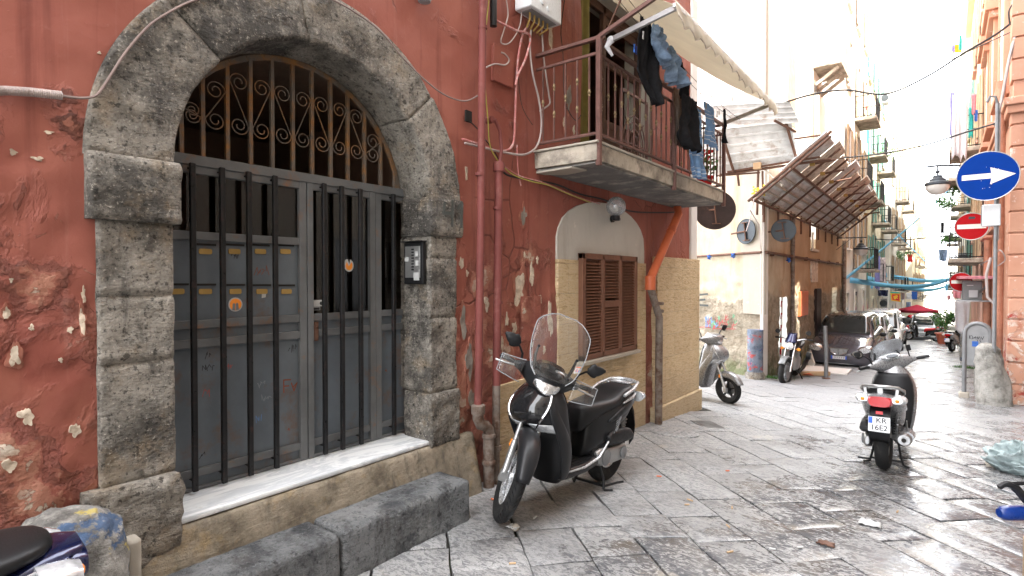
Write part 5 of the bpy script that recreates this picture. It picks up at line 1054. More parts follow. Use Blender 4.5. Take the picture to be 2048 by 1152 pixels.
# right side
RX = .90
ora = thing('orange_building', 'orange rusticated corner house with peeling plaster on the right', 'building', (RX, 13.4, gz(13.4)))
m = MB(); m.box(RX+.04, 9, 13.40, 21.5, -2, 15); m.obj('wall', MT['orange'], ora, world=True)
m = MB(); zc_ = -.95; k = 0
while zc_ < 14:
    if not (4.70 < zc_ < 5.0):
        m.box(RX, RX+.95, 13.36, 13.72, zc_+.018, min(zc_+.37, 14))
        m.box(RX+.97, 8, 13.362, 13.45, zc_+.018, zc_+.37)
    zc_ += .385
m.obj('rusticated_blocks', MT['orange'], ora, world=True, bevel=.012)
m = MB(); m.box(RX-.10, 8.5, 13.24, 13.42, 4.78, 4.92); m.box(RX-.06, 8.5, 13.29, 13.42, 4.64, 4.78); m.box(RX-.10, RX+.1, 13.42, 21.5, 4.78, 4.92); m.box(RX-.06, RX+.1, 13.42, 21.5, 4.64, 4.78); m.obj('string_course', MT['orange'], ora, world=True, bevel=.02)
for (ya, z0_, z1_) in ((14.6, 5.4, 8.0), (17.6, 5.4, 8.0), (20.0, 5.4, 8.0), (14.6, 9.4, 12), (17.6, 9.4, 12)):
    m = MB(); m.box(RX-.05, RX+.06, ya-.2, ya, z0_, z1_); m.box(RX-.05, RX+.06, ya+1.1, ya+1.3, z0_, z1_); m.box(RX-.22, RX+.05, ya-.35, ya+1.45, z1_, z1_+.25); m.box(RX-.14, RX+.05, ya-.28, ya+1.38, z1_-.18, z1_); m.box(RX-.16, RX+.05, ya-.3, ya+1.4, z0_-.16, z0_)
    w_ = m.obj('window', MT['orange'], ora, world=True, bevel=.015)
    m = MB(); m.box(RX-.02, RX+.05, ya, ya+1.1, z0_, z1_-.18); m.obj('shutter', MT['enamel'], w_, world=True)
for ya in (15.3, 18.2):
    m = MB(); m.box(RX-.06, RX+.06, ya-.22, ya, -1.2, 2.7); m.box(RX-.06, RX+.06, ya+1.2, ya+1.42, -1.2, 2.7); m.box(RX-.16, RX+.06, ya-.3, ya+1.5, 2.7, 2.95); w_ = m.obj('doorway', MT['orange'], ora, world=True, bevel=.015)
    m = MB(); m.box(RX+.01, RX+.045, ya, ya+1.2, -1.2, 2.7); m.obj('roller_shutter', MT['rustdark'], w_, world=True)
m = MB(); m.tube([(RX-.10, 13.95, 5.4), (RX-.10, 13.95, -.9)], .075, 12); m.obj('downpipe', MT['pipe_peach'], ora, world=True)
m = MB(); m.tube([(RX-.12, 17.0, 2.6), (RX-.12, 17.0, -.9)], .075, 12); m.obj('downpipe', MT['pipe_peach'], ora, world=True)
# mesh balcony at the right edge
gb = thing('mesh_balcony', 'dark mesh covered balcony at the right picture edge', 'balcony', (1.75, 12.3, 3.2))
m = MB(); X0 = 1.20; m.box(X0, 5, 12.35, 13.38, 3.06, 3.20); m.obj('slab', MT['rustdark'], gb, world=True, bevel=.02)
m = MB()
for k in range(26): y_ = 12.4+.96*k/25; m.bar((X0+.02, y_, 3.2), (X0+.02, y_, 6.1), .016)
for k in range(46): z_ = 3.25+2.85*k/45; m.bar((X0+.02, 12.4, z_), (X0+.02, 13.36, z_), .012)
m.obj('wire_mesh', MT['rustdark'], gb, world=True)
m = MB(); m.bar((X0+.02, 12.4, 3.1), (X0+.02, 12.4, 6.2), .05); m.bar((X0+.02, 12.4, 6.15), (5, 12.4, 6.15), .05); m.bar((X0+.02, 12.4, 6.15), (X0+.02, 13.4, 6.15), .05)
for k in range(12): m.bar((X0+.3*k, 12.4, 3.2), (X0+.3*k, 12.4, 6.1), .02)
m.obj('cage_frame', MT['rustdark'], gb, world=True)
facade('town_house', 'faded salmon house right behind the orange corner house', RX+.02, 12, 21.6, 31, -3, 17, -1, 'f_pink', 4, 3, balcony=((1, 1), (1, 0), (2, 0), (2, 2)), z00=-1.1, shut='tanshut')
facade('town_house', 'yellowish house in the middle of the right row down the street', RX+.15, 12, 31.1, 42, -3.5, 16, -1, 'f_yellow', 4, 4, balcony=((1, 0), (1, 2), (1, 3), (2, 1), (2, 3)), z00=-1.6, shut='shutgreen')
facade('town_house', 'pale house of the right row behind the potted tree', RX+.0, 12, 42.1, 60, -5, 16, -1, 'f_white', 4, 5, balcony=((1, 0), (1, 1), (1, 3), (2, 2), (2, 4)), z00=-2.3)
facade('town_house', 'last low house of the right row at the street end', RX+.6, 12, 60.1, 105, -7, 12, -1, 'f_cream', 3, 9, balcony=((1, 0), (1, 2), (1, 4), (1, 6)), z00=-3.4)
facade('town_house', 'distant white house closing the end of the street', -8, 8, 118, 128, -9, 4, -1, 'f_white', 0, 1, cor=False)
# unseen houses: the one opposite raised to shade the lane, another added to block sun
facade('town_house', 'cream house facing the gate across the lane', 1.78, 9, -9, 8.6, -.6, 19.5, -1, 'cream', 3, 4, balcony=((1, 1), (1, 2)), z00=0, cor=True)
facade('town_house', 'unseen cream house added to block sun down the side street', 8.9, 12, 5, 24, -1, 25, -1, 'cream', 4, 3, z00=-.5)
# ================================================================ TWO-WHEELERS
def lerp_rows(rows, t):
    for a, b_ in zip(rows[:-1], rows[1:]):
        if t <= b_[0]+1e-9: k = (t-a[0])/max(1e-9, b_[0]-a[0]); return [p+(q_-p)*k for p, q_ in zip(a[1:], b_[1:])]
    return list(rows[-1][1:])
def smooth_rows(rows, n):
    """catmull interpolation of parameter rows by index"""
    out = []
    N_ = len(rows)
    for i in range(N_-1):
        p0, p1, p2, p3 = rows[max(i-1, 0)], rows[i], rows[i+1], rows[min(i+2, N_-1)]
        for k in range(n):
            t = k/n; out.append([.5*(2*b_+(c-a)*t+(2*a-5*b_+4*c-d)*t*t+(3*b_-a-3*c+d)*t**3) for a, b_, c, d in zip(p0, p1, p2, p3)])
    out.append(list(rows[-1])); return out
def wheel_parts(name, par, c, Rw, w_, rim, spokes, rimmat, S=None, disc=True):
    h = w_/2; prof = [(rim, -h*.62), (rim+.02, -h*.8), ((Rw+rim)/2+.01, -h), (Rw-.03, -h*.86), (Rw-.012, -h*.55), (Rw-.002, -h*.22), (Rw, 0), (Rw-.002, h*.22), (Rw-.012, h*.55), (Rw-.03, h*.86), ((Rw+rim)/2+.01, h), (rim+.02, h*.8), (rim, h*.62)]
    m = MB(); m.lathe(prof+[prof[0]], c, 'Y', 40, cap=False)
    nt_ = 36
    if S is not None: m.xf(S)
    ty = m.obj('tyre', MT['rubber'], par, angle=50); ty.name = 'tyre'
    m = MB(); m.lathe([(rim+.004, -h*.62), (rim-.012, -h*.55), (rim-.026, -h*.3), (rim-.03, 0), (rim-.026, h*.3), (rim-.012, h*.55), (rim+.004, h*.62), (rim, 0), (rim+.004, -h*.62)], c, 'Y', 40, cap=False)
    C = Vector(c)
    for k in range(spokes):
        a = 2*pi*k/spokes+.3; d = Vector((cos(a), 0, sin(a)))
        for s_ in ((-1, 1) if spokes < 8 else (0,)): m.bar(C+d*.035+Vector((0, s_*h*.25, 0)), C+d*(rim-.015)+Vector((0, s_*h*.12, 0)), .016 if spokes < 8 else .012, .03, (0, 1, 0))
    m.lathe([(.0, -h*.7), (.035, -h*.65), (.045, -h*.3), (.045, h*.3), (.035, h*.65), (.0, h*.7)], c, 'Y', 16)
    if S is not None: m.xf(S)
    r_ = m.obj('rim', rimmat, ty, bevel=.002)
    if disc:
        m = MB(); m.lathe([(.05, h*.75), (rim*.62, h*.75), (rim*.62, h*.83), (.05, h*.83)], c, 'Y', 32); 
        if S is not None: m.xf(S)
        m.obj('brake_disc', MT['steel'], ty)
    return ty
def plate(par, c, n, up_, w_, h_, rows, blue=True, mat='plate', ls=.6):
    """number plate with raised lettering; rows of (text, size, dx, dz)"""
    n = Vector(n).normalized(); up_ = Vector(up_); up_ = (up_-n*up_.dot(n)).normalized(); sd2 = up_.cross(n).normalized(); C = Vector(c)
    f = lambda u, v, t: C+sd2*u+up_*v+n*t
    m = MB(); m.prism([(-w_/2, -h_/2), (w_/2, -h_/2), (w_/2, h_/2), (-w_/2, h_/2)], f, 0, .003); p = m.obj('number_plate', MT[mat], par, bevel=.002)
    m = MB(); k = .004
    for a, b_, c_, d in ((-w_/2, -w_/2+k, -h_/2, h_/2), (w_/2-k, w_/2, -h_/2, h_/2), (-w_/2, w_/2, -h_/2, -h_/2+k), (-w_/2, w_/2, h_/2-k, h_/2)): m.prism([(a, c_), (b_, c_), (b_, d), (a, d)], f, .0032, .004+.0001*(a > 0))
    m.obj('plate_edge', MT['ink'], p)
    for (t, s_, dx, dz) in rows:
        tm = text_mb(t, s_, lambda u, v, q: f(u+dx, v+dz, q), .0045, bold=.012*s_); tm.obj('lettering', MT['ink'], p, smooth=False)
    return p, f
def scooter(label, loc, rz, lean=0, steer=0, pitch=0, paint='satin', paint2='gloss', seat='seat', accent='chrome', screen=None, Rf=.32, Rr=.31, rimmat='silver', spokes=5, group=None, hand=True, front_round=False, plate_rows=None, tail='grab', detail=True, name='scooter', fscale=1.0, mirror_l=True, mirror_r=True, rimr=.2):
    t = thing(name, label, 'scooter', loc, group=group, rot=(lean, pitch, rz))
    AX_ = Vector((-sin(R(26)), 0, cos(R(26)))); AP = Vector((1.22, 0, .58)); S = Matrix.Translation(AP) @ Matrix.Rotation(steer, 4, AX_) @ Matrix.Translation(-AP)
    MP, MP2 = MT[paint], MT[paint2]
    wf = wheel_parts('front_wheel', t, (1.34, 0, Rf), Rf, .10, rimr if Rf > .28 else .16, spokes, MT[rimmat], S)
    wr = wheel_parts('rear_wheel', t, (0, 0, Rr), Rr, .125, rimr-.02 if Rr > .28 else .15, spokes, MT[rimmat])
    if detail:
        m = MB()
        for k in range(44):
            a = 2*pi*k/44
            for s_ in (-1, 1):
                P = [Vector((1.34+(Rf-.004-.002*q*q)*cos(a+.05*q*1.0), s_*(.006+.0115*q), Rf+(Rf-.002-.0028*q*q)*sin(a+.05*q))) for q in range(4)]
                m.tube([S @ p for p in P], .0028, 4)
        m.obj('tread_groove', MT['black'], wf)
    # fork
    m = MB()
    for s_ in (-1, 1):
        m.tube([Vector((1.345, s_*.075, Rf)), Vector((1.25, s_*.075, Rf+.24))], .025, 12); m.tube([Vector((1.25, s_*.075, Rf+.24)), Vector((1.14, s_*.072, Rf+.46))], .018, 12)
        m.box(1.32, 1.37, s_*.075-.028, s_*.075+.028, Rf-.04, Rf+.03)
    m.bar((1.345, -.09, Rf), (1.345, .09, Rf), .03, .03); m.xf(S); m.obj('fork', MT['alu'], t, bevel=.003)
    m = MB(); m.box(1.235, 1.26, .098, .106, Rf+.19, Rf+.24); m.box(1.235, 1.26, -.106, -.098, Rf+.19, Rf+.24); m.xf(S); m.obj('reflector', MT['amber'], t)
    # front fender
    m = MB(); rings = []; Rm = Rf+.035
    for i in range(15):
        a = R(22+i*(128/14)); e_ = abs(i-7)/7; wd_ = .075*(1-.35*max(0, e_-.5)*2)
        rings.append([Vector((1.34+(Rm+q[1])*cos(a), q[0], Rf+(Rm+q[1])*sin(a))) for q in ((-wd_, -.075+.04*e_), (-wd_*1.02, -.03), (-wd_*.9, .004), (-wd_*.5, .022), (0, .028), (wd_*.5, .022), (wd_*.9, .004), (wd_*1.02, -.03), (wd_, -.075+.04*e_))])
    m.loft(rings, cap=False, closed=False); m.xf(S); m.obj('front_fender', MP, t, solid=.005, sub=1, angle=60)
    # front fairing / leg shield
    rows = smooth_rows([(.22, .93, .05, .12), (.30, .93, .075, .18), (.45, .955, .085, .205), (.58, .985, .10, .222), (.66, 1.03, .14, .226), (.74, 1.08, .19, .222), (.84, 1.09, .19, .205), (.92, 1.07, .145, .165), (.98, 1.045, .09, .12), (1.02, 1.03, .05, .07)], 3)
    def FPt(z, ph, off=0):
        xc, hx, hy = lerp_rows(rows, z); c_, s_ = cos(ph), sin(ph); e_ = 2.5
        xx = hx*math.copysign(abs(c_)**(2/1.7 if c_ > 0 else 2/3.5), c_); yy = hy*math.copysign(abs(s_)**(2/e_), s_); d = Vector((xx, yy, 0)); d = d+d.normalized()*off if d.length > 0 else d
        return Vector((xc+d.x, d.y, z))
    m = MB(); m.loft([[FPt(r_[0], 2*pi*k/36) for k in range(36)] for r_ in rows]); ff = m.obj('front_fairing', MP, t, angle=55)
    m = MB(); zs = [.655+.33*i/14 for i in range(15)]
    def phw(z): q = (z-.655)/.33; return .10+.95*math.sin(min(1, q*1.15)*pi/2)
    m.loft([[FPt(z, phw(z)*(-1+2*k/16), .006+.004*(1-abs(-1+2*k/16))) for k in range(17)] for z in zs], cap=False, closed=False); m.obj('nose_panel', MP2, ff, solid=.006, angle=60)
    for s_ in (-1, 1):
        m = MB(); m.tube([FPt(z, s_*(phw(z)+.02), .010) for z in zs], [.005+.005*sin(pi*(i/14)) for i in range(15)], 8); m.obj('trim_strip', MT[accent], ff)
        m = MB(); m.loft([[FPt(.640+.075*q/6, s_*(.10+.85*k/10), .010+.006*sin(pi*q/6)) for k in range(11)] for q in range(7)], cap=False, closed=False); m.obj('indicator_lens', MT['lens'], ff, solid=.004)
        # wing of the leg shield, sweeping to the floor
        m = MB(); rg_ = []
        for (z, ph, wd_) in [(.93, 1.05, .03), (.82, 1.15, .06), (.70, 1.25, .075), (.55, 1.35, .08), (.42, 1.4, .075), (.30, 1.5, .06), (.24, 1.6, .03)]:
            c_ = FPt(z, s_*ph, .0); rg_.append(ring(c_, (1, 0, 0), (0, 1, 0), wd_, .022, 2, 14))
        m.loft(rg_); m.obj('leg_shield', MP, ff, sub=1, angle=60)
    m = MB(); m.loft([[FPt(z, R(118)+R(124)*k/16, .006) for k in range(17)] for z in (.32, .40, .50, .60, .70, .80, .88, .93)], cap=False, closed=False); m.obj('inner_panel', MT['black'], ff, solid=.006, angle=60)
    # floorboard
    m = MB(); m.loft([ring((x, 0, z), (0, 1, 0), (0, 0, 1), hy, .045, 5, 24) for x, z, hy in ((.98, .30, .16), (.90, .285, .175), (.6, .28, .175), (.40, .30, .165), (.30, .34, .14))]); fb = m.obj('floorboard', MP, t, angle=50)
    m = MB()
    for k in range(7): m.box(.50, .88, -.12+.04*k-.006, -.12+.04*k+.006, .324, .332)
    m.obj('rubber_mat', MT['black'], fb)
    for s_ in (-1, 1):
        m = MB(); m.tube([(.92, s_*.178, .31), (.65, s_*.182, .300), (.42, s_*.178, .33), (.30, s_*.18, .42), (.2, s_*.185, .5)], [.006, .01, .012, .01, .005], 8); m.obj('side_trim', MT[accent if accent != 'chrome' else 'silver'], fb)
    # central body under the seat and tail
    m = MB(); br = smooth_rows([(.52, .46, .07, .13), (.49, .50, .11, .19), (.40, .53, .145, .215), (.25, .57, .17, .20), (.10, .625, .185, .155), (-.08, .68, .18, .12), (-.25, .735, .155, .085), (-.40, .775, .115, .055), (-.50, .79, .07, .03)], 2)
    m.loft([ring((r_[0], 0, r_[1]), (0, 1, 0), (-.15, 0, 1), r_[2], r_[3], 2.8, 28) for r_ in br]); bd_ = m.obj('body_panel', MP, t, angle=60)
    m = MB(); m.loft([ring((x, 0, z), (0, 1, 0), (0, 0, 1), hy, hz, 3, 20) for x, z, hy, hz in ((.45, .36, .13, .07), (.25, .40, .15, .10), (0.1, .46, .12, .09))]); m.obj('lower_cover', MT['black'], bd_)
    # seat
    m = MB(); sr = smooth_rows([(.60, .60, .03, .02), (.575, .63, .09, .10), (.53, .665, .125, .11), (.42, .70, .15, .085), (.28, .725, .168, .068), (.14, .74, .175, .065), (.04, .765, .17, .065), (-.02, .80, .165, .055), (-.12, .825, .16, .045), (-.26, .835, .14, .038), (-.36, .84, .10, .03), (-.40, .84, .05, .015)], 2)
    m.loft([ring((r_[0], 0, r_[1]), (0, 1, 0), (0, 0, 1), r_[2], r_[3], 2.6, 28) for r_ in sr]); se = m.obj('seat', MT[seat], t, angle=70)
    m = MB(); m.tube([Vector((.50-.0*k, .128*cos(pi*k/12), .665+.112*sin(pi*k/12))) for k in range(13)], .0035, 5); m.obj('seat_piping', MT['steelgrey'], se)
    # grab rail
    plain = tail == 'plain'; m = MB(); P = [Vector((.02, .175, .80)), Vector((-.15, .185, .845)), Vector((-.36, .15, .885)), Vector((-.43, .07, .895)), Vector((-.45, 0, .895)), Vector((-.43, -.07, .895)), Vector((-.36, -.15, .885)), Vector((-.15, -.185, .845)), Vector((.02, -.175, .80))]
    m.tube(P, .016, 10); m.box(-.42, -.24, -.10, .10, .872, .886); m.bar((-.40, .0, .80), (-.40, 0, .88), .05, .05)
    for s_ in (-1, 1): m.bar((-.30, s_*.13, .80), (-.30, s_*.14, .87), .03, .03)
    if not plain: m.obj('grab_rail', MT['silver' if accent == 'chrome' else 'alu'], t, bevel=.004)
    # tail panels
    for s_ in (-1, 1):
        m = MB(); m.loft([ring((x, s_*y, z), (0, 1, 0), (0, 0, 1), .018, hz, 2.5, 14) for x, y, z, hz in ((.30, .168, .60, .01), (.10, .182, .655, .04), (-.15, .172, .715, .045), (-.35, .13, .765, .035), (-.47, .085, .79, .015))]); m.obj('side_panel', MP, bd_, sub=1)
        m = MB(); m.tube([(.05, s_*.185, .74), (-.15, s_*.182, .775), (-.33, s_*.15, .80)], [.006, .016, .006], 8); m.obj('side_trim', MT['silver'], bd_)
    # tail lamp
    m = MB(); m.loft([ring((x, 0, z), (0, 1, 0), (0, 0, 1), hy, hz, 3, 20) for x, z, hy, hz in ((-.38, .745, .115, .062), (-.48, .745, .105, .058), (-.52, .745, .09, .048))]); m.obj('tail_lamp', MT['redlens' if not plain else paint], t, angle=50)
    for s_ in (-1, 1):
        m = MB(); m.loft([ring((x, s_*y, .765), (0, 1, 0), (0, 0, 1), hy, hz, 2.2, 16) for x, y, hy, hz in ((-.32, .155, .07, .048), (-.43, .150, .062, .042), (-.475, .142, .045, .028))]); il = m.obj('rear_indicator', MT['lens'], t)
        m = MB(); m.ball((-.472, s_*.145, .763), .020, 8); m.obj('bulb', MT['amber'], il)
    # rear mudguard and plate
    m = MB(); m.loft([[Vector((x, s_*hy, z-dz)) for s_, dz in ((-1, .05), (-1, 0), (-.5, -.01), (0, -.015), (.5, -.01), (1, 0), (1, .05))] for x, z, hy in ((-.38, .70, .085), (-.47, .60, .085), (-.52, .47, .085), (-.50, .38, .08), (-.42, .335, .07))], cap=False, closed=False); mg = m.obj('rear_mudguard', MT['black'], t, solid=.006, angle=60)
    m = MB(); m.box(-.515, -.505, -.03, .03, .625, .655); m.obj('reflector', MT['redlens'], mg)
    if plate_rows is not None:
        pl, f = plate(t, (-.555, 0, .53), (-1, 0, .22), (0, 0, 1), .19, .155, plate_rows)
        m = MB(); m.prism([(-.088, .005), (-.055, .005), (-.055, .068), (-.088, .068)], f, .0034, .0045); m.obj('blue_band', MT['plateblue'], pl)
    # engine, variator case, silencer
    m = MB(); m.loft([ring((x, .135, z), (0, 1, 0), (0, 0, 1), hy, hz, 3, 18) for x, z, hy, hz in ((.42, .32, .03, .05), (.36, .315, .045, .075), (.15, .30, .045, .075), (-.05, .30, .045, .075), (-.12, .30, .02, .04))]); m.obj('transmission_case', MT['alu'], t, bevel=.004)
    m = MB(); m.loft([ring((x, .15, z), (0, 1, 0), (0, 0, 1), .05, hz, 3, 18) for x, z, hz in ((.28, .45, .03), (.22, .455, .065), (.0, .45, .07), (-.12, .44, .055), (-.16, .43, .02))]); m.obj('air_box', MT['black'], t, bevel=.004)
    m = MB(); m.lathe([(.0, .165), (.05, .168), (.066, .17), (.07, .185), (.055, .192), (0, .195)], (.30, 0, .31), 'Y', 20); m.lathe([(.0, .175), (.05, .178), (.055, .19), (.035, .196), (0, .197)], (0, 0, .30), 'Y', 20); m.obj('case_cover', MT['steelgrey'], t)
    m = MB(); m.bar((.25, 0, .36), (-.05, .0, .40), .12, .12); m.lathe([(.07, -.10), (.085, -.05), (.085, .05), (.07, .10)], (.25, 0, .36), 'Y', 14); m.obj('engine', MT['steel'], t, bevel=.01)
    ex = [Vector((.15, -.16, .33)), Vector((.05, -.19, .37)), Vector((-.10, -.20, .385)), Vector((-.36, -.20, .40)), Vector((-.40, -.20, .402))]
    m = MB(); m.tube(ex, [.04, .055, .062, .062, .050], 20); m.tube([ex[4], ex[4]+Vector((-.015, 0, 0))], [.028, .028], 14); sil = m.obj('silencer', MT['steel'], t)
    m = MB(); m.tube([(-.417, -.20, .402), (-.425, -.2, .402)], .02, 12); m.obj('silencer_outlet', MT['dark'], sil)
    m = MB(); m.tube([(-.02, -.225, .40), (-.30, -.225, .415)], [.05, .05], 12); m.obj('heat_shield', MT['silverdark'], sil)
    m = MB()
    for s_ in (-1, 1):
        a = Vector((-.02, s_*.115, .33)); b_ = Vector((-.12, s_*.13, .66)); m.tube([a, b_], .014, 8)
        P = [a+(b_-a)*(.2+.6*q/60)+Vector((.026*cos(q*.75), .026*sin(q*.75), 0)) for q in range(61)]; m.tube(P, .005, 5)
    m.obj('shock_absorber', MT['steel'], t)
    # stand
    m = MB()
    for s_ in (-1, 1): m.tube([(.30, s_*.10, .26), (.24, s_*.13, .10), (.26, s_*.15, .02)], .012, 8); m.tube([(.26, s_*.15, .015), (.20, s_*.20, .012)], .012, 8)
    m.bar((.26, -.14, .05), (.26, .14, .05), .02, .02); m.tube([(.24, .14, .04), (.12, .20, .06), (.08, .24, .07)], .010, 6); m.obj('centre_stand', MT['black'], t)
    # handlebar group (all steered)
    m = MB()
    hb = smooth_rows([(-.27, 1.00, 1.045, .02, .02), (-.21, 1.015, 1.045, .042, .04), (-.13, 1.05, 1.035, .085, .075), (-.06, 1.075, 1.03, .108, .095), (0, 1.082, 1.03, .112, .10), (.06, 1.075, 1.03, .108, .095), (.13, 1.05, 1.035, .085, .075), (.21, 1.015, 1.045, .042, .04), (.27, 1.00, 1.045, .02, .02)], 3)
    m.loft([ring((r_[1], r_[0], r_[2]), (1, 0, -.35), (.35, 0, 1), r_[3], r_[4], 2.4, 24) for r_ in hb]); m.lathe([(.05, .90), (.055, .97)], (1.05, 0, 0), n=16); m.xf(S); hc = m.obj('handlebar_cowl', MP, t, angle=60)
    m = MB()
    if front_round: m.ball((1.165, 0, 1.02), .07, 20, (.55, 1.1, .9))
    else:
        m.loft([[Vector((1.155+.045*cos(u*1.25)-.04*abs(sin(u))**2+.02*(1-q*q)-.045*(q+.2), .118*sin(u)*(1-.12*abs(q)), 1.012+.060*q-.02*abs(sin(u))**2*(0 if q > 0 else -1)+.016*abs(sin(u)))) for u in [(-1+2*k/18)*1.25 for k in range(19)]] for q in [-1+2*j/8 for j in range(9)]], cap=False, closed=False)
    m.xf(S); m.obj('headlight', MT['hl'], hc, solid=.01 if not front_round else 0, angle=70)
    m = MB(); m.loft([ring((x, 0, z), (0, 1, 0), (-.5, 0, 1), hy, hz, 2.3, 22) for x, z, hy, hz in ((1.19, 1.085, .06, .012), (1.13, 1.10, .11, .030), (1.03, 1.12, .12, .035), (.96, 1.10, .09, .02))]); m.xf(S); m.obj('dashboard_hood', MP2, hc, angle=60)
    m = MB(); m.loft([ring((x, 0, z), (0, 1, 0), (.8, 0, .6), .085, hz, 2.3, 22) for x, z, hz in ((1.0, 1.115, .05), (.965, 1.125, .045), (.96, 1.13, .03))]); m.xf(S); dsh = m.obj('instrument_dial', MT['silver' if not screen == 'big' else 'black'], hc, angle=40)
    m = MB(); m.loft([ring((.95, 0, 1.128), (0, 1, 0), (.8, 0, .6), .066, .032, 2.2, 22), ring((.946, 0, 1.132), (0, 1, 0), (.8, 0, .6), .06, .028, 2.2, 22)]); m.xf(S); m.obj('dial_glass', MT['gloss'], dsh)
    m = MB()
    for s_ in (-1, 1): m = MB(); m.tube([(1.0, s_*.25, 1.045), (.975, s_*.29, 1.05), (.95, s_*.385, 1.05)], [.014, .019, .019], 12); m.xf(S); m.obj('grip', MT['black'], t)
    m = MB()
    for s_ in (-1, 1): m.tube([(1.01, s_*.25, 1.035), (1.02, s_*.30, 1.03), (1.0, s_*.37, 1.02), (.985, s_*.41, 1.015)], [.010, .008, .007, .009], 8)
    m.xf(S); m.obj('brake_lever', MT['alu'], t)
    for s_, on in ((-1, mirror_r), (1, mirror_l)):
        if not on: continue
        m = MB(); m.tube([(.99, s_*.22, 1.06), (.985, s_*.235, 1.13), (.99, s_*.275, 1.175), (1.0, s_*.30, 1.19)], [.012, .009, .008, .010], 8)
        nv_ = 12; rg_ = []
        for q in range(nv_+1):
            a = q/nv_; e_ = math.sin(pi*min(.97, max(.04, a)))**.55; wdt = .046*e_*(1.15-.5*a+.25*(a < .5)); c_ = Vector((1.0-.004*a, s_*(.285+.135*a), 1.19+.050*a)); rg_.append(ring(c_, (0, -s_*.35, 1), (1, 0, 0), wdt, .020*e_, 2.3, 16))
        m.loft(rg_); m.xf(S); mi = m.obj('mirror', MT['black'], t, angle=60)
        m = MB(); m.loft([[p+Vector((-.003, 0, 0)) for p in ring((.985, s_*.355, 1.217), (0, s_*.94, .34), (0, -s_*.34, .94), r_, r_*.55, 2.4, 20)] for r_ in (.055, .02)]); m.xf(S); m.obj('mirror_glass', MT['chrome'], mi)
    if hand:
        for s_ in (-1, 1):
            m = MB()
            def hg(u, v): return Vector((1.10+.03*cos((u-.5)*2)-.03*v, s_*(.20+.19*u), .945+.17*v*(1-.25*u)+.03*u))
            m.grid(hg, 10, 8); m.xf(S); m.obj('hand_guard', MT['shield'], t, solid=.003)
            m = MB(); m.tube([S @ hg(u/10, 1) for u in range(11)]+[S @ hg(1, 1-v/6) for v in range(7)]+[S @ hg(1-u/10, 0) for u in range(11)], .0035, 6); m.obj('guard_edge', MT['rim'], t)
    if screen:
        W_ = [(0, .12), (.10, .17), (.28, .205), (.5, .225), (.74, .225), (.80, .218), (.87, .19), (.94, .145), (.98, .11), (1.0, .07)] if screen == 'big' else [(0, .08), (.15, .14), (.35, .17), (.6, .175), (.8, .16), (.93, .12), (1, .07)]
        hgt = .455 if screen == 'big' else .26
        def wsf(u, v):
            hw = lerp_rows(W_, v)[0]; y = hw*(2*u-1); z = 1.06+hgt*v; x = 1.205-.235*v-.55*y*y-.06*v*v
            return Vector((x, y, z))
        m = MB(); m.grid(wsf, 20, 24); m.xf(S); ws = m.obj('windscreen', MT['shield' if screen == 'big' else 'shieldhaze'], t, solid=.004)
        m = MB(); m.tube([S @ wsf(0, v/24) for v in range(25)]+[S @ wsf(u/20, 1) for u in range(1, 20)]+[S @ wsf(1, 1-v/24) for v in range(25)], .0042, 6); m.obj('screen_edge', MT['rim'], ws)
        for s_ in (-1, 1):
            a = Vector((1.12, s_*.13, 1.09)); b_ = wsf(.5+s_*.36, .42)+Vector((-.015, 0, 0)); m = MB(); m.tube([a, (a+b_)/2+Vector((-.02, s_*.01, 0)), b_], [.014, .012, .008], 8); m.ball(b_+Vector((.018, 0, 0)), .012, 8); m.ball(a+Vector((.05, 0, .02)), .012, 8); m.xf(S); m.obj('screen_bracket', MT['black'], ws)
        if screen == 'big':
            m = MB(); c_ = [wsf(.90, .22), wsf(.985, .25), wsf(.975, .36), wsf(.88, .33)]; m.add([S @ (p+Vector((.004, 0, 0))) for p in c_], [(0, 1, 2, 3)]); stk = m.obj('windscreen_sticker', MT['paper'], ws, smooth=False)
            for k, mt in enumerate(('pipe_orange', 'bluecloth', 'amber', 'bluecloth')):
                m = MB(); u0 = .905+.018*k; m.add([S @ (wsf(u, v)+Vector((.006, 0, 0))) for u, v in ((u0, .26), (u0+.012, .26), (u0+.012, .30), (u0, .30))], [(0, 1, 2, 3)]); m.obj('sticker_print', MT[mt], ws, smooth=False)
            m = MB(); m.add([S @ (wsf(u, v)+Vector((.006, 0, 0))) for u, v in ((.895, .315), (.972, .335), (.970, .352), (.888, .325))], [(0, 1, 2, 3)]); m.obj('sticker_print', MT['pipe_orange'], ws, smooth=False)
    REMAP = ('body_panel', 'seat', 'grab_rail', 'tail_lamp', 'rear_indicator', 'bulb', 'rear_mudguard', 'number_plate', 'plate_edge', 'lettering', 'blue_band', 'side_panel', 'side_trim', 'reflector', 'seat_piping')
    def walk(o):
        for c in kids(o):
            if c.name.split('.')[0] in REMAP:
                for v in c.data.vertices:
                    if v.co.x < -.08: v.co.x = -.08+(v.co.x+.08)*.74
            walk(c)
    walk(t)
    return t, S
blk, S1 = scooter('matt black scooter with tall clear windscreen parked at the red wall', (-2.36, 4.37, -.073), R(-91.2), lean=R(-1.5), steer=R(47), pitch=R(-3), screen='big')
blk.scale = (.965,)*3
def wing(par, c, sx, sz, y):
    m = MB(); f = lambda u, v, t: Vector((c[0]+u*sx, y+t, c[1]+v*sz))
    for k in range(5): m.stroke([(0, -.02*k), (.05, .01-.015*k), (.10-.012*k, .05-.022*k), (.12-.016*k, .085-.03*k)], .006, f, .001*k*.2)
    m.stroke([(-.03, -.10), (.0, -.06), (.02, -.09), (.05, -.05)], .005, f, 0); return m.obj('side_emblem', MT['chrome'], par, smooth=False)
wing(blk, (.18, .60), -1.0, 1.0, .193)
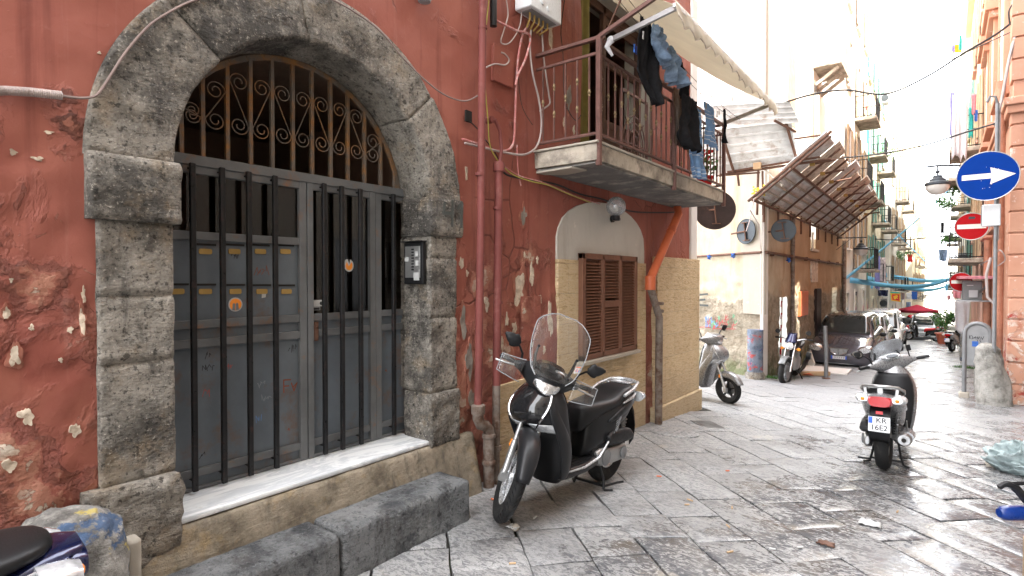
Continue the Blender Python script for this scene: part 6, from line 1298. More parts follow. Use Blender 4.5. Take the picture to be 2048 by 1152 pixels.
kr, S2 = scooter('silver grey scooter with plate KR 16E2 seen from behind', (-.46, 6.63, gz(6.63)), R(89), lean=R(-1), steer=R(32), pitch=R(3), paint='silverdark', paint2='silver', accent='alu', screen='short', Rf=.30, Rr=.29, rimmat='steel', hand=False,
                 plate_rows=[('KR', .072, .018, .036), ('16E2', .072, .0, -.036)], mirror_r=False)
kr.scale = (.95,)*3
m = MB(); p = Vector((.99, -.20, 1.08)); m.tube([p, p+Vector((0, 0, .07))], .008, 6); m.box(p.x-.01, p.x+.01, p.y-.035, p.y+.01, p.z+.07, p.z+.14); m.xf(S2); m.obj('phone_holder', MT['black'], kr, bevel=.003)
sv, _ = scooter('grey scooter whose front end sticks out from behind the tiled corner', (-4.10, 9.72, gz(9.7)), R(-14), lean=R(-3), steer=R(-8), paint='silverdark', paint2='silverdark', accent='alu', screen=None, Rf=.24, Rr=.24, rimmat='black', hand=False, front_round=True)
fs, _ = scooter('small white scooter parked far down the street at the right wall', (.28, 30.6, gz(30.6)), R(70), lean=R(-4), steer=R(-25), paint='carwhite', paint2='silver', accent='alu', hand=False, plate_rows=[('A', .01, 0, 0)], Rf=.27, Rr=.27, detail=False)
fk, _ = scooter('black scooter with red seat standing behind the silver van', (-.35, 41.0, gz(41)), R(175), lean=R(-4), steer=R(20), paint='gloss', paint2='gloss', seat='redcloth', hand=False, Rf=.27, Rr=.27, detail=False)
nv, _ = scooter('navy blue scooter whose tail enters at the bottom left corner', (-2.42, .21, 0), R(-93), lean=R(-3), steer=R(20), paint='navy', paint2='navy', hand=False, Rf=.28, Rr=.28, tail='plain')
# ---------------- naked motorcycle
def motorcycle(label, loc, rz, lean, steer):
    t = thing('motorcycle', label, 'motorcycle', loc, rot=(lean, 0, rz)); AX_ = Vector((-sin(R(26)), 0, cos(R(26)))); AP = Vector((1.25, 0, .60)); S = Matrix.Translation(AP) @ Matrix.Rotation(steer, 4, AX_) @ Matrix.Translation(-AP)
    wheel_parts('w', t, (1.42, 0, .30), .30, .12, .21, 6, MT['steelgrey'], S); wheel_parts('w', t, (0, 0, .30), .30, .15, .21, 6, MT['steelgrey'])
    m = MB()
    for s_ in (-1, 1): m.tube([(1.42, s_*.09, .30), (1.30, s_*.09, .55)], .028, 12); m.tube([(1.30, s_*.09, .55), (1.14, s_*.09, .92)], .020, 12)
    m.xf(S); m.obj('fork', MT['chrome'], t)
    m = MB(); rings = []
    for i in range(11): a = R(35+i*11); rings.append([Vector((1.42+(.33+q[1])*cos(a), q[0], .30+(.33+q[1])*sin(a))) for q in ((-.065, -.03), (-.06, .0), (0, .015), (.06, 0), (.065, -.03))])
    m.loft(rings, cap=False, closed=False); m.xf(S); m.obj('front_fender', MT['steelgrey'], t, solid=.005)
    m = MB(); m.lathe([(.0, -.10), (.06, -.09), (.085, -.02), (.088, .0)], (1.24, 0, .84), 'X', 22); m.xf(S); h = m.obj('headlight_shell', MT['black'], t)
    m = MB(); m.lathe([(.088, .001), (.078, .018), (.0, .03)], (1.24, 0, .84), 'X', 22); m.xf(S); m.obj('headlight', MT['hl'], h)
    m = MB(); m.grid(lambda u, v: Vector((1.25-.14*v-.05*(2*u-1)**2, (.12-.03*v)*(2*u-1)*1.0, .92+.20*v)), 10, 8); m.xf(S); m.obj('fly_screen', MT['navy'], t, solid=.005)
    for s_ in (-1, 1):
        m = MB(); m.tube([(1.17, s_*.10, .78), (1.17, s_*.155, .78)], .008, 6); m.lathe([(.0, -.02), (.03, -.015), (.035, .015), (.02, .025)], (1.18, s_*.175, .78), 'X', 12); m.xf(S); m.obj('front_indicator', MT['amber'], t)
        m = MB(); m.tube([(1.05, s_*.26, 1.0), (1.07, s_*.30, 1.12)], .006, 6); m.lathe([(0, -.012), (.05, -.008), (.055, .0), (.05, .008), (0, .012)], (1.07, s_*.32, 1.14), 'X', 18); m.xf(S); m.obj('mirror', MT['black'], t)
    m = MB(); m.tube([(1.0, -.38, .99), (1.05, -.22, 1.0), (1.12, -.08, .96), (1.12, .08, .96), (1.05, .22, 1.0), (1.0, .38, .99)], .013, 10); m.xf(S); m.obj('handlebar', MT['chrome'], t)
    m = MB(); 
    for s_ in (-1, 1): m = MB(); m.tube([(1.03, s_*.27, .995), (1.0, s_*.39, .99)], .019, 10); m.xf(S); m.obj('grip', MT['black'], t)
    m = MB(); m.loft([ring((x, 0, z), (0, 1, 0), (0, 0, 1), hy, hz, 2.4, 20) for x, z, hy, hz in ((1.06, .84, .05, .04), (1.0, .86, .12, .09), (.85, .87, .15, .11), (.68, .84, .12, .09), (.56, .80, .07, .05))]); m.obj('fuel_tank', MT['satin'], t)
    m = MB(); m.loft([ring((x, 0, z), (0, 1, 0), (0, 0, 1), hy, hz, 2.4, 20) for x, z, hy, hz in ((.60, .78, .07, .03), (.45, .77, .13, .05), (.2, .79, .14, .05), (-.1, .82, .12, .045), (-.25, .84, .07, .03))]); m.obj('seat', MT['seat'], t)
    m = MB(); m.loft([ring((x, 0, z), (0, 1, 0), (0, 0, 1), hy, hz, 4, 16) for x, z, hy, hz in ((.95, .40, .10, .12), (.85, .45, .15, .19), (.55, .42, .16, .17), (.40, .36, .10, .12))]); m.obj('engine', MT['alu'], t, bevel=.01)
    m = MB()
    for k in range(6): m.box(.62, .90, -.13, .13, .54+.025*k, .552+.025*k)
    m.obj('cylinder_fins', MT['steel'], t)
    m = MB(); m.bar((1.1, 0, .85), (.5, 0, .62), .05, .08); m.bar((1.08, 0, .75), (.9, 0, .28), .05, .05); m.bar((.9, 0, .28), (.4, 0, .3), .05, .05)
    for s_ in (-1, 1): m.bar((.42, s_*.10, .36), (0, s_*.10, .30), .03, .05); m.bar((.45, s_*.09, .70), (-.2, s_*.08, .74), .025, .04)
    m.obj('frame', MT['black'], t, bevel=.005)
    m = MB(); m.tube([(.9, .06, .35), (.6, .16, .2), (.2, .19, .28), (-.25, .2, .42)], [.02, .025, .045, .05], 14); m.obj('silencer', MT['black'], t)
    m = MB(); m.loft([ring((x, .19, z), (1, 0, 0), (0, 0, 1), .10, .09, 3, 14) for x, z in ((-.1, .52),)]+[ring((-.1, .28, .52), (1, 0, 0), (0, 0, 1), .09, .08, 3, 14)]); m.obj('side_bag', MT['black'], t)
    m = MB(); m.tube([(.5, .12, .25), (.46, .26, 0)], .012, 8); m.obj('side_stand', MT['black'], t)
    return t
motorcycle('dark naked motorcycle with round headlight and orange indicators by the corner', (-2.82, 14.62, gz(14.6)), R(-87), R(-7), R(-12))
# ---------------- cars
def car(label, loc, rz, L, W, Hh, paint, kind='hatch', lights='front', name='car', group=None, far=False):
    t = thing(name, label, 'car', loc, rz=rz, group=group); hw = W/2; MP = MT[paint]
    # stations: x, half width, z bottom, z belt
    st = smooth_rows([(L/2, hw*.55, .34, .50), (L/2-.06, hw*.80, .24, .62), (L/2-.25, hw*.96, .20, .74), (L/2-.7, hw, .19, .88), (L/2-1.1, hw, .19, .95), (0, hw, .19, .97), (-L/2+.9, hw, .19, .99), (-L/2+.25, hw*.97, .22, .98), (-L/2+.06, hw*.88, .28, .92), (-L/2, hw*.7, .36, .80)], 3)
    m = MB()
    def sec(r_):
        x, w_, zb, zt_ = r_; P = []
        for u, v in ((0, 0), (.6, 0), (.90, .03), (.99, .16), (1.0, .4), (1.0, .62), (.97, .80), (.93, .90), (.84, .98), (.5, 1.03), (0, 1.05)): P.append(Vector((x, w_*u, zb+(zt_-zb)*v)))
        return P+[Vector((p.x, -p.y, p.z)) for p in reversed(P[1:-1])]
    m.loft([sec(r_) for r_ in st]); body = m.obj('body', MP, t, angle=45)
    fx = L/2-1.02; rx_ = -L/2+.10 if kind != 'sedan' else -L/2+.7; tp0, tp1 = L/2-1.75, -L/2+.55
    gs = smooth_rows([(fx, hw*.90, .93, .01), (fx-.35, hw*.86, .93, (Hh-.95)*.62), (tp0, hw*.80, .93, (Hh-.95)*.97), ((tp0+tp1)/2, hw*.80, .93, Hh-.93), (tp1, hw*.78, .93, (Hh-.95)*.95), (rx_+.12, hw*.80, .93, (Hh-.95)*.45), (rx_, hw*.82, .93, .01)], 4)
    def gsec(r_, g=0):
        x, w_, zb, h = r_; P = []
        for u, v in ((1.0+g, 0), (.985+g, .3), (.95+g, .65), (.90+g, .86), (.80, .96+g*.3), (.5, 1.0), (0, 1.01)): P.append(Vector((x, w_*u, zb+h*v)))
        return P+[Vector((p.x, -p.y, p.z)) for p in reversed(P[:-1])]
    m = MB(); m.loft([gsec(r_) for r_ in gs], cap=False, closed=False); m.obj('cabin', MP, t, angle=45)
    # windscreen, rear screen and side glass: panels just outside the cabin shell
    def shell(x, u_):  # point on cabin shell at station x and lateral u (-1..1) on top run
        r_ = lerp_rows([(-a[0], *a[1:]) for a in gs], -x); return Vector((x, r_[0]*.80*u_, .93+r_[2]*1.0))
    m = MB(); m.grid(lambda u, v: shell(fx-.06+(tp0+.06-fx)*v, (2*u-1)*(1.08-.05*v)*1.0)+Vector((.010, 0, .016-.03*abs(2*u-1)**4*0)), 10, 10); m.obj('windscreen', MT['carglass'], t, solid=.01)
    m = MB(); m.grid(lambda u, v: shell(rx_+.05+(tp1-.02-rx_-.05)*v, (2*u-1)*.98)+Vector((-.012, 0, .014)), 10, 8); m.obj('rear_screen', MT['carglass'], t, solid=.01)
    for s_ in (-1, 1):
        for (xa, xb) in ((fx-.42, (tp0+tp1)/2+.12), ((tp0+tp1)/2+.02, tp1-.12)):
            m = MB()
            def sg(u, v, xa=xa, xb=xb):
                x = xa+(xb-xa)*u; r_ = lerp_rows([(-a[0], *a[1:]) for a in gs], -x); z = .10+.76*v; return Vector((x, s_*(r_[0]*(1.0-.10*z*z-.0*v)+.012), .93+r_[2]*z))
            m.grid(sg, 8, 6); m.obj('side_window', MT['carglass'], t, solid=.008)
        m = MB(); m.ball((fx-.30, s_*(hw+.10), 1.0), .075, 12, (.7, 1.2, .9)); m.bar((fx-.32, s_*(hw-.06), .97), (fx-.30, s_*(hw+.05), .98), .05, .03); m.obj('door_mirror', MT['black' if paint != 'carwhite' else 'carwhite'], t)
    for x in (L/2-.78, -L/2+.72):
        for s_ in (-1, 1):
            m = MB(); m.lathe([(.20, -.09), (.28, -.10), (.305, -.06), (.31, 0), (.305, .06), (.28, .10), (.20, .09), (.20, -.09)], (x, s_*(hw-.09), .31), 'Y', 28, cap=False); w_ = m.obj('wheel', MT['rubber'], t)
            m = MB(); m.lathe([(.0, .05*s_), (.05, .07*s_), (.18, .075*s_), (.205, .085*s_), (.205, -.06*s_)], (x, s_*(hw-.09), .31), 'Y', 24)
            m.obj('hub_cap', MT['silver'], w_)
            if s_*1 in (1, -1):
                m = MB()
                for k in range(6): a = k*pi/3; m.box(-.02, .02, -.006, .006, .06, .15, Matrix.Translation((x, s_*(hw-.09)+s_*.078, .31)) @ Matrix.Rotation(a, 4, 'Y'))
                m.obj('hub_slot', MT['black'], w_)
            m = MB(); m.lathe([(.33, -.02*s_), (.345, .0), (.33, .02*s_)], (x, s_*(hw-.005), .31), 'Y', 28, cap=False); m.obj('wheel_arch', MT['black'], t)
    X = L/2
    if lights == 'front':
        for s_ in (-1, 1):
            m = MB(); m.loft([ring((X-.24+.115*q, s_*(hw*.74), .68), (-.35*s_*0, 1, .25*s_), (0, -.25*s_, 1), a, b_, 2.1, 22) for q, a, b_ in ((0, .20, .105), (1.2, .19, .098), (1.7, .15, .075))]); m.obj('headlight', MT['hl'], t)
            m = MB(); m.ball((X-.10, s_*hw*.62, .34), .045, 10, (.5, 1, 1)); m.obj('fog_lamp', MT['hl'], t)
        m = MB(); pr = [(-.24, .71), (.24, .71), (.20, .60), (.10, .54), (0, .52), (-.10, .54), (-.20, .60)]
        m.prism(pr, lambda a, b_, q: Vector((X-.05+q-.35*a*a, a, b_)), 0, .085); gr_ = m.obj('grille', MT['steel'], t)
        m = MB(); m.tube([Vector((X+.035-.35*a*a, a, b_)) for a, b_ in pr+[pr[0]]], .014, 8); m.tube([(X+.04, 0, .52), (X+.04, 0, .72)], .016, 6); m.obj('grille_frame', MT['chrome'], gr_)
        m = MB(); m.loft([ring((X-.09-.10*abs(y)**1.5, y, .33), (1, 0, 0), (0, 0, 1), .06, .075, 4, 12) for y in [-.6+1.2*k/10 for k in range(11)]]); m.obj('lower_intake', MT['black'], t)
        m = MB(); m.tube([(X-.02-.22*y*y, y, .265-.0*y) for y in [-.7+1.4*k/12 for k in range(13)]], .014, 6); m.obj('lower_lip', MT['steelgrey'], t)
        pl, f = plate(t, (X+.008, 0, .445), (1, 0, 0), (0, 0, 1), .40, .10, [])
        for s_ in (-1, 1): m = MB(); m.prism([(s_*.198, -.048), (s_*.16, -.048), (s_*.16, .048), (s_*.198, .048)], f, .0042, .0052); m.obj('blue_band', MT['plateblue'], pl)
        for k in range(5):
            m = MB(); m.stroke([(-.11+.055*k, .02), (-.085+.055*k, .02), (-.10+.055*k, -.02)], .008, f, .0055); m.obj('plate_character', MT['ink'], pl, smooth=False)
        m = MB(); m.bar((fx-.03, -.5, .955), (fx-.16, .1, .985), .012, .02); m.bar((fx-.03, .1, .955), (fx-.16, .62, .985), .012, .02); m.obj('wiper', MT['black'], t)
        # darker interior cues: seats seen through the glass are modelled as headrests
        for s_ in (-1, 1): m = MB(); m.ball((.0, s_*.34, 1.15), .14, 12, (.5, 1, 1.2)); m.obj('headrest', MT['black'], t)
    else:
        for s_ in (-1, 1): m = MB(); m.loft([ring((-X+.12-.07*q, s_*(hw*.90), .86), (0, 1, 0), (0, 0, 1), .075, .20-.05*q, 3, 14) for q in (0, .6, 1)]); m.obj('tail_light', MT['redlens'], t)
        m = MB(); m.box(-X-.035, -X+.3, -hw*.9, hw*.9, .34, .50); m.obj('rear_bumper', MT['steelgrey'], t, bevel=.04)
        m = MB(); m.box(-X-.012, -X, -.26, .26, .62, .73); m.obj('number_plate', MT['plate'], t)
    return t
c1 = car('dark grey hatchback facing the camera, parked against the beige wall', (-2.36, 18.55+1.85, gz(20.4)), R(-91), 3.78, 1.68, 1.52, 'carpaint'); c1.rotation_euler = (0, R(3), R(-91))
c2 = car('silver grey car parked directly behind the dark hatchback', (-2.35, 24.9, gz(24.9)), R(-90), 3.7, 1.66, 1.50, 'carsilver', group=None); c2.rotation_euler = (0, R(3), R(-90))
c3 = car('white high car parked third in the left row', (-2.3, 30.6, gz(30.6)), R(-90), 4.2, 1.78, 1.70, 'carwhite'); c3.rotation_euler = (0, R(3), R(-90))
c4 = car('silver van seen from behind in the middle of the street', (-.86, 44.4, gz(44.4)), R(90), 3.6, 1.68, 1.70, 'carsilver', lights='rear', name='van'); c4['category'] = 'van'; c4.rotation_euler = (0, R(-3), R(84))
c5 = car('black small car half hidden behind the silver van', (-2.55, 47.5, gz(47.5)), R(60), 3.8, 1.66, 1.42, 'carpaint', lights='rear')
# ================================================================ SIGNS, POSTS AND RIGHT-HAND CORNER
def disc_sign(name, label, c, r, n, mat, marks, group=None, cat='road sign'):
    t = thing(name, label, cat, tuple(c), group=group); n = Vector(n).normalized(); up_ = Vector((0, 0, 1)); sd = up_.cross(n).normalized(); f = lambda u, v, q: sd*u+up_*v+n*q
    T = n.to_track_quat('Z', 'Y').to_matrix().to_4x4()
    m = MB(); m.lathe([(r-.02, .0), (r-.004, .004), (r, .0), (r, -.02), (r-.006, -.022), (.001, -.022)], n=64, cap=False); m.xf(T); m.obj('rim', MT['alu'], t, angle=30)
    m = MB(); m.prism([((r-.012)*cos(k*pi/36), (r-.012)*sin(k*pi/36)) for k in range(72)], f, -.004, .001); m.obj('face', MT[mat], t, smooth=False)
    for nm, pts, mt in marks: m = MB(); m.prism(pts, f, .0015, .003); m.obj(nm, MT[mt], t, smooth=False)
    return t, f
px0, py0 = .70, 13.02
pole = thing('sign_pole', 'thin grey pole carrying the blue arrow sign at the orange corner', 'pole', (px0, py0, gz(13)))
m = MB(); m.tube([(0, 0, 0), (0, 0, 5.3)], .030, 12); m.obj('tube', MT['steelgrey'], pole); m = MB(); m.tube([(0, 0, 5.3), (-.03, -.02, 5.42), (-.10, -.02, 5.44), (-.14, -.02, 5.34)], .022, 8); m.obj('hook', MT['steelgrey'], pole)
m = MB(); m.tube([(.03, .02, 2.9), (.03, .02, 5.2)], .018, 8); m.tube([(.02, .02, 1.75), (-.10, 0, 1.9), (-.12, 0, 2.3), (-.06, 0, 2.6)], .022, 8); m.obj('cable_duct', MT['cable_w'], pole)
r = .425; ar = [(-.345, -.045), (.05, -.045), (.035, -.145), (.365, 0), (.035, .145), (.05, .045), (-.345, .045)]
sgc = atD(1975, 352, 9.62)
bs_, f = disc_sign('road_sign', 'large blue round sign with white arrow pointing right', sgc, r, (-.03, -1, 0), 'signblue', [('arrow', ar, 'signwhite')])
m = MB(); n_ = random.Random(9)
for k in range(12): a = n_.uniform(0, 6.28); q = n_.uniform(.1, .36); s_ = n_.uniform(.003, .008); u, v = q*cos(a), q*sin(a); m.prism([(u-s_, v-s_), (u+s_, v-s_*.5), (u+s_*.6, v+s_), (u-s_*.5, v+s_*.7)], f, .0032, .0036)
m.obj('paint_chip', MT['signwhite'], bs_, smooth=False)
m = MB(); m.bar((-.02, .035, .2), (.18, .07, .2), .03, .02); m.bar((-.02, .035, -.2), (.18, .07, -.2), .03, .02); m.obj('clamp', MT['steel'], bs_)
bar_ = [(-.225, -.045), (.225, -.045), (.225, .045), (-.225, .045)]
nc = atD(1943, 453, 11.2)
ns, f = disc_sign('road_sign', 'red no entry sign partly covered by the white box', nc, .275, (-.03, -1, 0), 'signred', [('white_bar', bar_, 'signwhite'), ('worn_mark', [(-.05, .15), (.05, .15), (.06, .19), (-.04, .20)], 'signback')])
m = MB(); m.bar((0, .03, 0), (.32, .12, 0), .03, .03); m.obj('arm', MT['steel'], ns)
p = atD(1983, 431, 9.9); wbx = thing('junction_box', 'white plastic box strapped to the pole below the blue sign', 'box', tuple(p)); m = MB(); m.box(-.13, .12, -.09, .07, -.19, .19); m.obj('cover', MT['enamel'], wbx, bevel=.015); m = MB(); m.box(-.14, -.125, -.08, .06, -.17, .17); m.obj('hinge_side', MT['greyplastic'], wbx)
p = onX(1922, 564, .35); n2, f = disc_sign('road_sign', 'smaller distant no entry sign beside the grey metal box', p, .26, (-.03, -1, 0), 'signred', [('white_bar', [(-.21, -.045), (.21, -.045), (.21, .045), (-.21, .045)], 'signwhite')]); m = MB(); m.bar((0, .03, 0), (.55, .2, 0), .03, .03); m.obj('arm', MT['steel'], n2)
p = atD(1944, 580, 13.2); t = thing('metal_cabinet', 'grey metal cabinet hung on the orange house next to the small no entry sign', 'cabinet', tuple(p)); m = MB(); m.box(-.18, .18, -.12, .25, -.23, .22); m.obj('casing', MT['greyplastic'], t, bevel=.01); m = MB(); m.box(-.06, .10, -.16, -.125, -.17, .0); m.box(-.1, .02, -.13, -.12, .10, .12); m.obj('lid', MT['enamel'], t, bevel=.01); m = MB(); m.box(-.30, .35, -.18, .3, -.27, -.235); m.tube([(.12, -.14, -.05), (.22, -.16, .05), (.28, -.1, .16)], .025, 8); m.obj('shelf', MT['steel'], t)
p = onX(1945, 556, .6); t = thing('pink_canopy', 'narrow faded pink canopy above the grey cabinet', 'canopy', (p.x, p.y-2, p.z)); m = MB(); m.box(-.35, .3, -1.5, 2.5, -.03, .04); m.obj('sheet', MT['pinkcloth'], t, bevel=.01); m = MB(); m.tube([(-.2, 2.2, -.04), (.3, 2.2, -.5)], .02, 6); m.obj('strut', MT['rust'], t)
# hoop barrier with grey plate
h0 = Vector((.50, 13.75, gz(13.75))); t = thing('hoop_barrier', 'grey metal hoop barrier with a scrawled plate behind the rock bollard', 'barrier', tuple(h0))
H_ = 1.42; W2 = .19; P = [(-W2, 0, 0), (-W2, 0, H_-W2)]+[(W2*cos(R(180-a)), 0, H_-W2+W2*sin(R(180-a))) for a in range(15, 180, 15)]+[(W2, 0, H_-W2), (W2, 0, .1)]
m = MB(); m.tube(P, .038, 12); m.obj('hoop', MT['steelgrey'], t)
m = MB(); pts = [(-W2+.02, .62), (W2-.02, .62), (W2-.02, H_-W2)]+[((W2-.02)*cos(R(a)), H_-W2+(W2-.02)*sin(R(a))) for a in range(15, 180, 15)]+[(-W2+.02, H_-W2)]
m.prism(pts, lambda a, b_, q: Vector((a, q, b_)), -.012, .012); pl_ = m.obj('plate', MT['greyplastic'], t)
m = MB(); f = lambda a, b_, q: Vector((a, -.013-q, b_))
x_ = -.12
for s_ in ([(0, 0), (0, .07)], [(0, .035), (.03, .07)], [(0, .035), (.03, 0)], [(.04, .06), (.05, .0), (.07, .04)], [(.075, .03), (.10, .03), (.09, .05), (.075, .02), (.10, .0)], [(.11, 0), (.115, .05), (.13, .0), (.14, .05)], [(.15, .05), (.16, .0)], [(.17, .05), (.19, 0), (.21, .06)], [(.12, -.05), (.12, -.01)], [(.15, -.01), (.17, -.05)]): m.stroke([(x_+a, 1.12+b_) for a, b_ in s_], .008, f, .001)
m.obj('scrawl', MT['ink'], pl_, smooth=False)
m = MB(); m.box(-.08, .01, -.016, -.013, .98, 1.08); m.obj('blue_sticker', MT['bluecloth'], pl_)
m = MB(); m.box(-W2-.08, -W2+.08, -.08, .08, -.1, .10); m.obj('concrete_foot', MT['cream'], t, bevel=.02)
# leaning rock bollard
def rock(name, label, base, prof, mat, lean=(0, 0), amp=.03, n=56, kx=1, ky=1, tagc='bollard', group=None):
    m = MB(); rings = []; K = 40
    for i in range(K):
        s_ = i/(K-1)*(len(prof)-1); k = min(len(prof)-2, int(s_)); r_ = prof[k][0]+(prof[k+1][0]-prof[k][0])*(s_-k); h = prof[k][1]+(prof[k+1][1]-prof[k][1])*(s_-k)
        ring_ = []
        for j in range(n):
            a = 2*pi*j/n; p = Vector((base[0]+lean[0]*h+r_*kx*cos(a), base[1]+lean[1]*h+r_*ky*sin(a), base[2]+h)); d = amp*(fbm(p, 3.2, 4)+.4*fbm(p, 11, 3)); p += Vector((cos(a), sin(a), .4 if r_ < .15 else 0))*d; ring_.append(p)
        rings.append(ring_)
    m.loft(rings); return tag(m.obj(name, mat, angle=80), label, tagc, group)
rock('rock_bollard', 'weathered leaning rock bollard with a blue smear at the orange corner', (.72, 13.14, gz(13.1)), [(.29, -.1), (.285, .1), (.25, .5), (.22, .8), (.19, .98), (.12, 1.06), (.02, 1.08)], MT['bollard_r'], lean=(-.10, 0), kx=.92)
rock('stone_bollard', 'round dark stone bollard further down beside the white scooter', tuple(onG(1934, 722)), [(.21, -.1), (.21, .3), (.205, .9), (.19, 1.02), (.1, 1.08), (.02, 1.09)], MT['bollard_l'], amp=.012)
# street lanterns
def lantern(label, c, r, arm, armmat='black'):
    t = thing('street_lamp', label, 'street lamp', tuple(c), group='hanging street lanterns')
    m = MB(); m.lathe([(r*.02, r*1.05), (r*.35, r*1.0), (r*.42, r*.75), (r*.62, r*.65), (r*.68, r*.45), (r*1.0, r*.30), (r*1.03, r*.12), (r*.98, r*.05), (r*.2, r*.08)], n=28); m.obj('cap', MT['signback'], t, angle=40)
    m = MB(); m.lathe([(r*.92, r*.06), (r*.92, -.05), (r*.80, -r*.45), (r*.55, -r*.72), (r*.15, -r*.85), (.01, -r*.86)], n=28); m.obj('bowl', MT['lampglass'], t)
    m = MB(); m.tube([(0, 0, r*1.0), (0, 0, r*1.9)], .015, 8); m.lathe([(.03, r*1.2), (.045, r*1.35), (.02, r*1.5)], n=10); e = Vector(arm)-Vector(c); m.tube([(-.18*(1 if e.x > 0 else -1), 0, r*1.9), (0, 0, r*1.92), e], .022, 8); m.tube([(e.x*.35, e.y*.35, r*1.9), (e.x, e.y, e.z-.45)], .010, 6); m.obj('arm', MT['signback'], t)
lantern('white glass lantern hanging left of the blue arrow sign', atD(1875, 372, 11.4), .215, (RX, atD(1875, 372, 11.4).y+.6, atD(1875, 340, 11.4).z+.06))
lc = onX(1722, 500, -2.45); lantern('small lantern on a bracket under the far end of the scaffold canopy', lc, .24, (-3.25, lc.y-.1, lc.z+.46))
# ================================================================ WIRES AND STREAMERS ACROSS THE STREET
def catm(P, k=8):
    Q = []
    for i in range(len(P)-1):
        p0 = P[max(i-1, 0)]; p1 = P[i]; p2 = P[i+1]; p3 = P[min(i+2, len(P)-1)]
        for q in range(k): t = q/k; Q.append(.5*((2*p1)+(p2-p0)*t+(2*p0-5*p1+4*p2-p3)*t*t+(3*p1-p0-3*p2+p3)*t**3))
    return Q+[P[-1]]
def wire(label, pts, r=.012, mat='cable_k'):
    m = MB(); m.tube(catm([atD(*p) for p in pts]), r, 6); return tag(m.obj('overhead_wire', MT[mat]), label, 'wire', 'overhead wires crossing the street')
wire('thick black wire swinging across the top of the street', [(1548, 212, 12.3), (1620, 190, 12.5), (1690, 180, 12.5), (1770, 188, 12.0), (1850, 155, 11.4), (1930, 105, 10.8), (1990, 70, 10.4), (2030, 40, 10.1)], .021)
wire('long grey wire from the scaffold tip to the pole hook', [(1660, 318, 13), (1760, 308, 12.8), (1850, 290, 11.5), (1930, 265, 10.6), (1990, 247, 9.9)], .016, 'cable_k')
wire('thin wire high between the orange house and the street', [(1800, 170, 14), (1900, 120, 12), (2035, 58, 10.1)], .010)
wire('thick cable bundle climbing the orange corner', [(1990, 252, 9.95), (2003, 200, 9.95), (2018, 120, 9.95), (2032, 60, 9.95), (2038, -10, 9.95)], .024, 'cable_w')
wire('slack wire loop at the top right corner', [(2020, 50, 10), (2018, 22, 10), (2030, 4, 10), (2046, -4, 10)], .014)
wire('thin horizontal wire low between the two rows of houses', [(1750, 478, 30), (1800, 480, 28), (1860, 475, 25), (1905, 470, 22)], .028)
wire('tangled pale wires under the cabinet on the orange house', [(1960, 530, 11.5), (1985, 515, 10.6), (2000, 500, 10.1), (2010, 520, 10.1), (1990, 535, 10.4)], .010, 'cable_w')
def streamer(label, a, b_, sag, w_=.16, n=26):
    a = Vector(a); b_ = Vector(b_); m = MB(); d = (b_-a); 
    def f(u, v):
        p = a+d*u; tw = sin(u*9+a.y)*.9; p = p+Vector((0, 0, -sag*sin(pi*u))); return p+Vector((0, cos(tw)*.4, .9+.1*sin(tw)))*(v-.5)*w_
    m.grid(f, n, 2); return tag(m.obj('streamer', MT['ribbon'], solid=.004), label, 'streamer', 'sky blue plastic streamers strung across the street')
LW, RW = -3.25, RX
streamer('blue streamer rising from the left wall to the lantern on the right', onX(1690, 558, LW), onX(1915, 362, RW-.05), .25, .15)
streamer('blue streamer falling from the upper left towards the right balconies', onX(1768, 440, LW), onX(1905, 575, RW), .1, .16)
streamer('lowest sagging blue streamer over the parked cars', onX(1735, 556, LW), onX(1908, 566, RW), .75, .30)
streamer('broad middle blue streamer sagging over the street', onX(1700, 560, LW), onX(1918, 552, RW), .55, .26)
streamer('upper broad blue streamer nearly level over the street', onX(1772, 550, LW), onX(1912, 556, RW), .35, .34)
streamer('thin blue streamer crossing low towards the middle of the street', onX(1800, 545, LW), onX(1895, 470, RW), .2, .12)
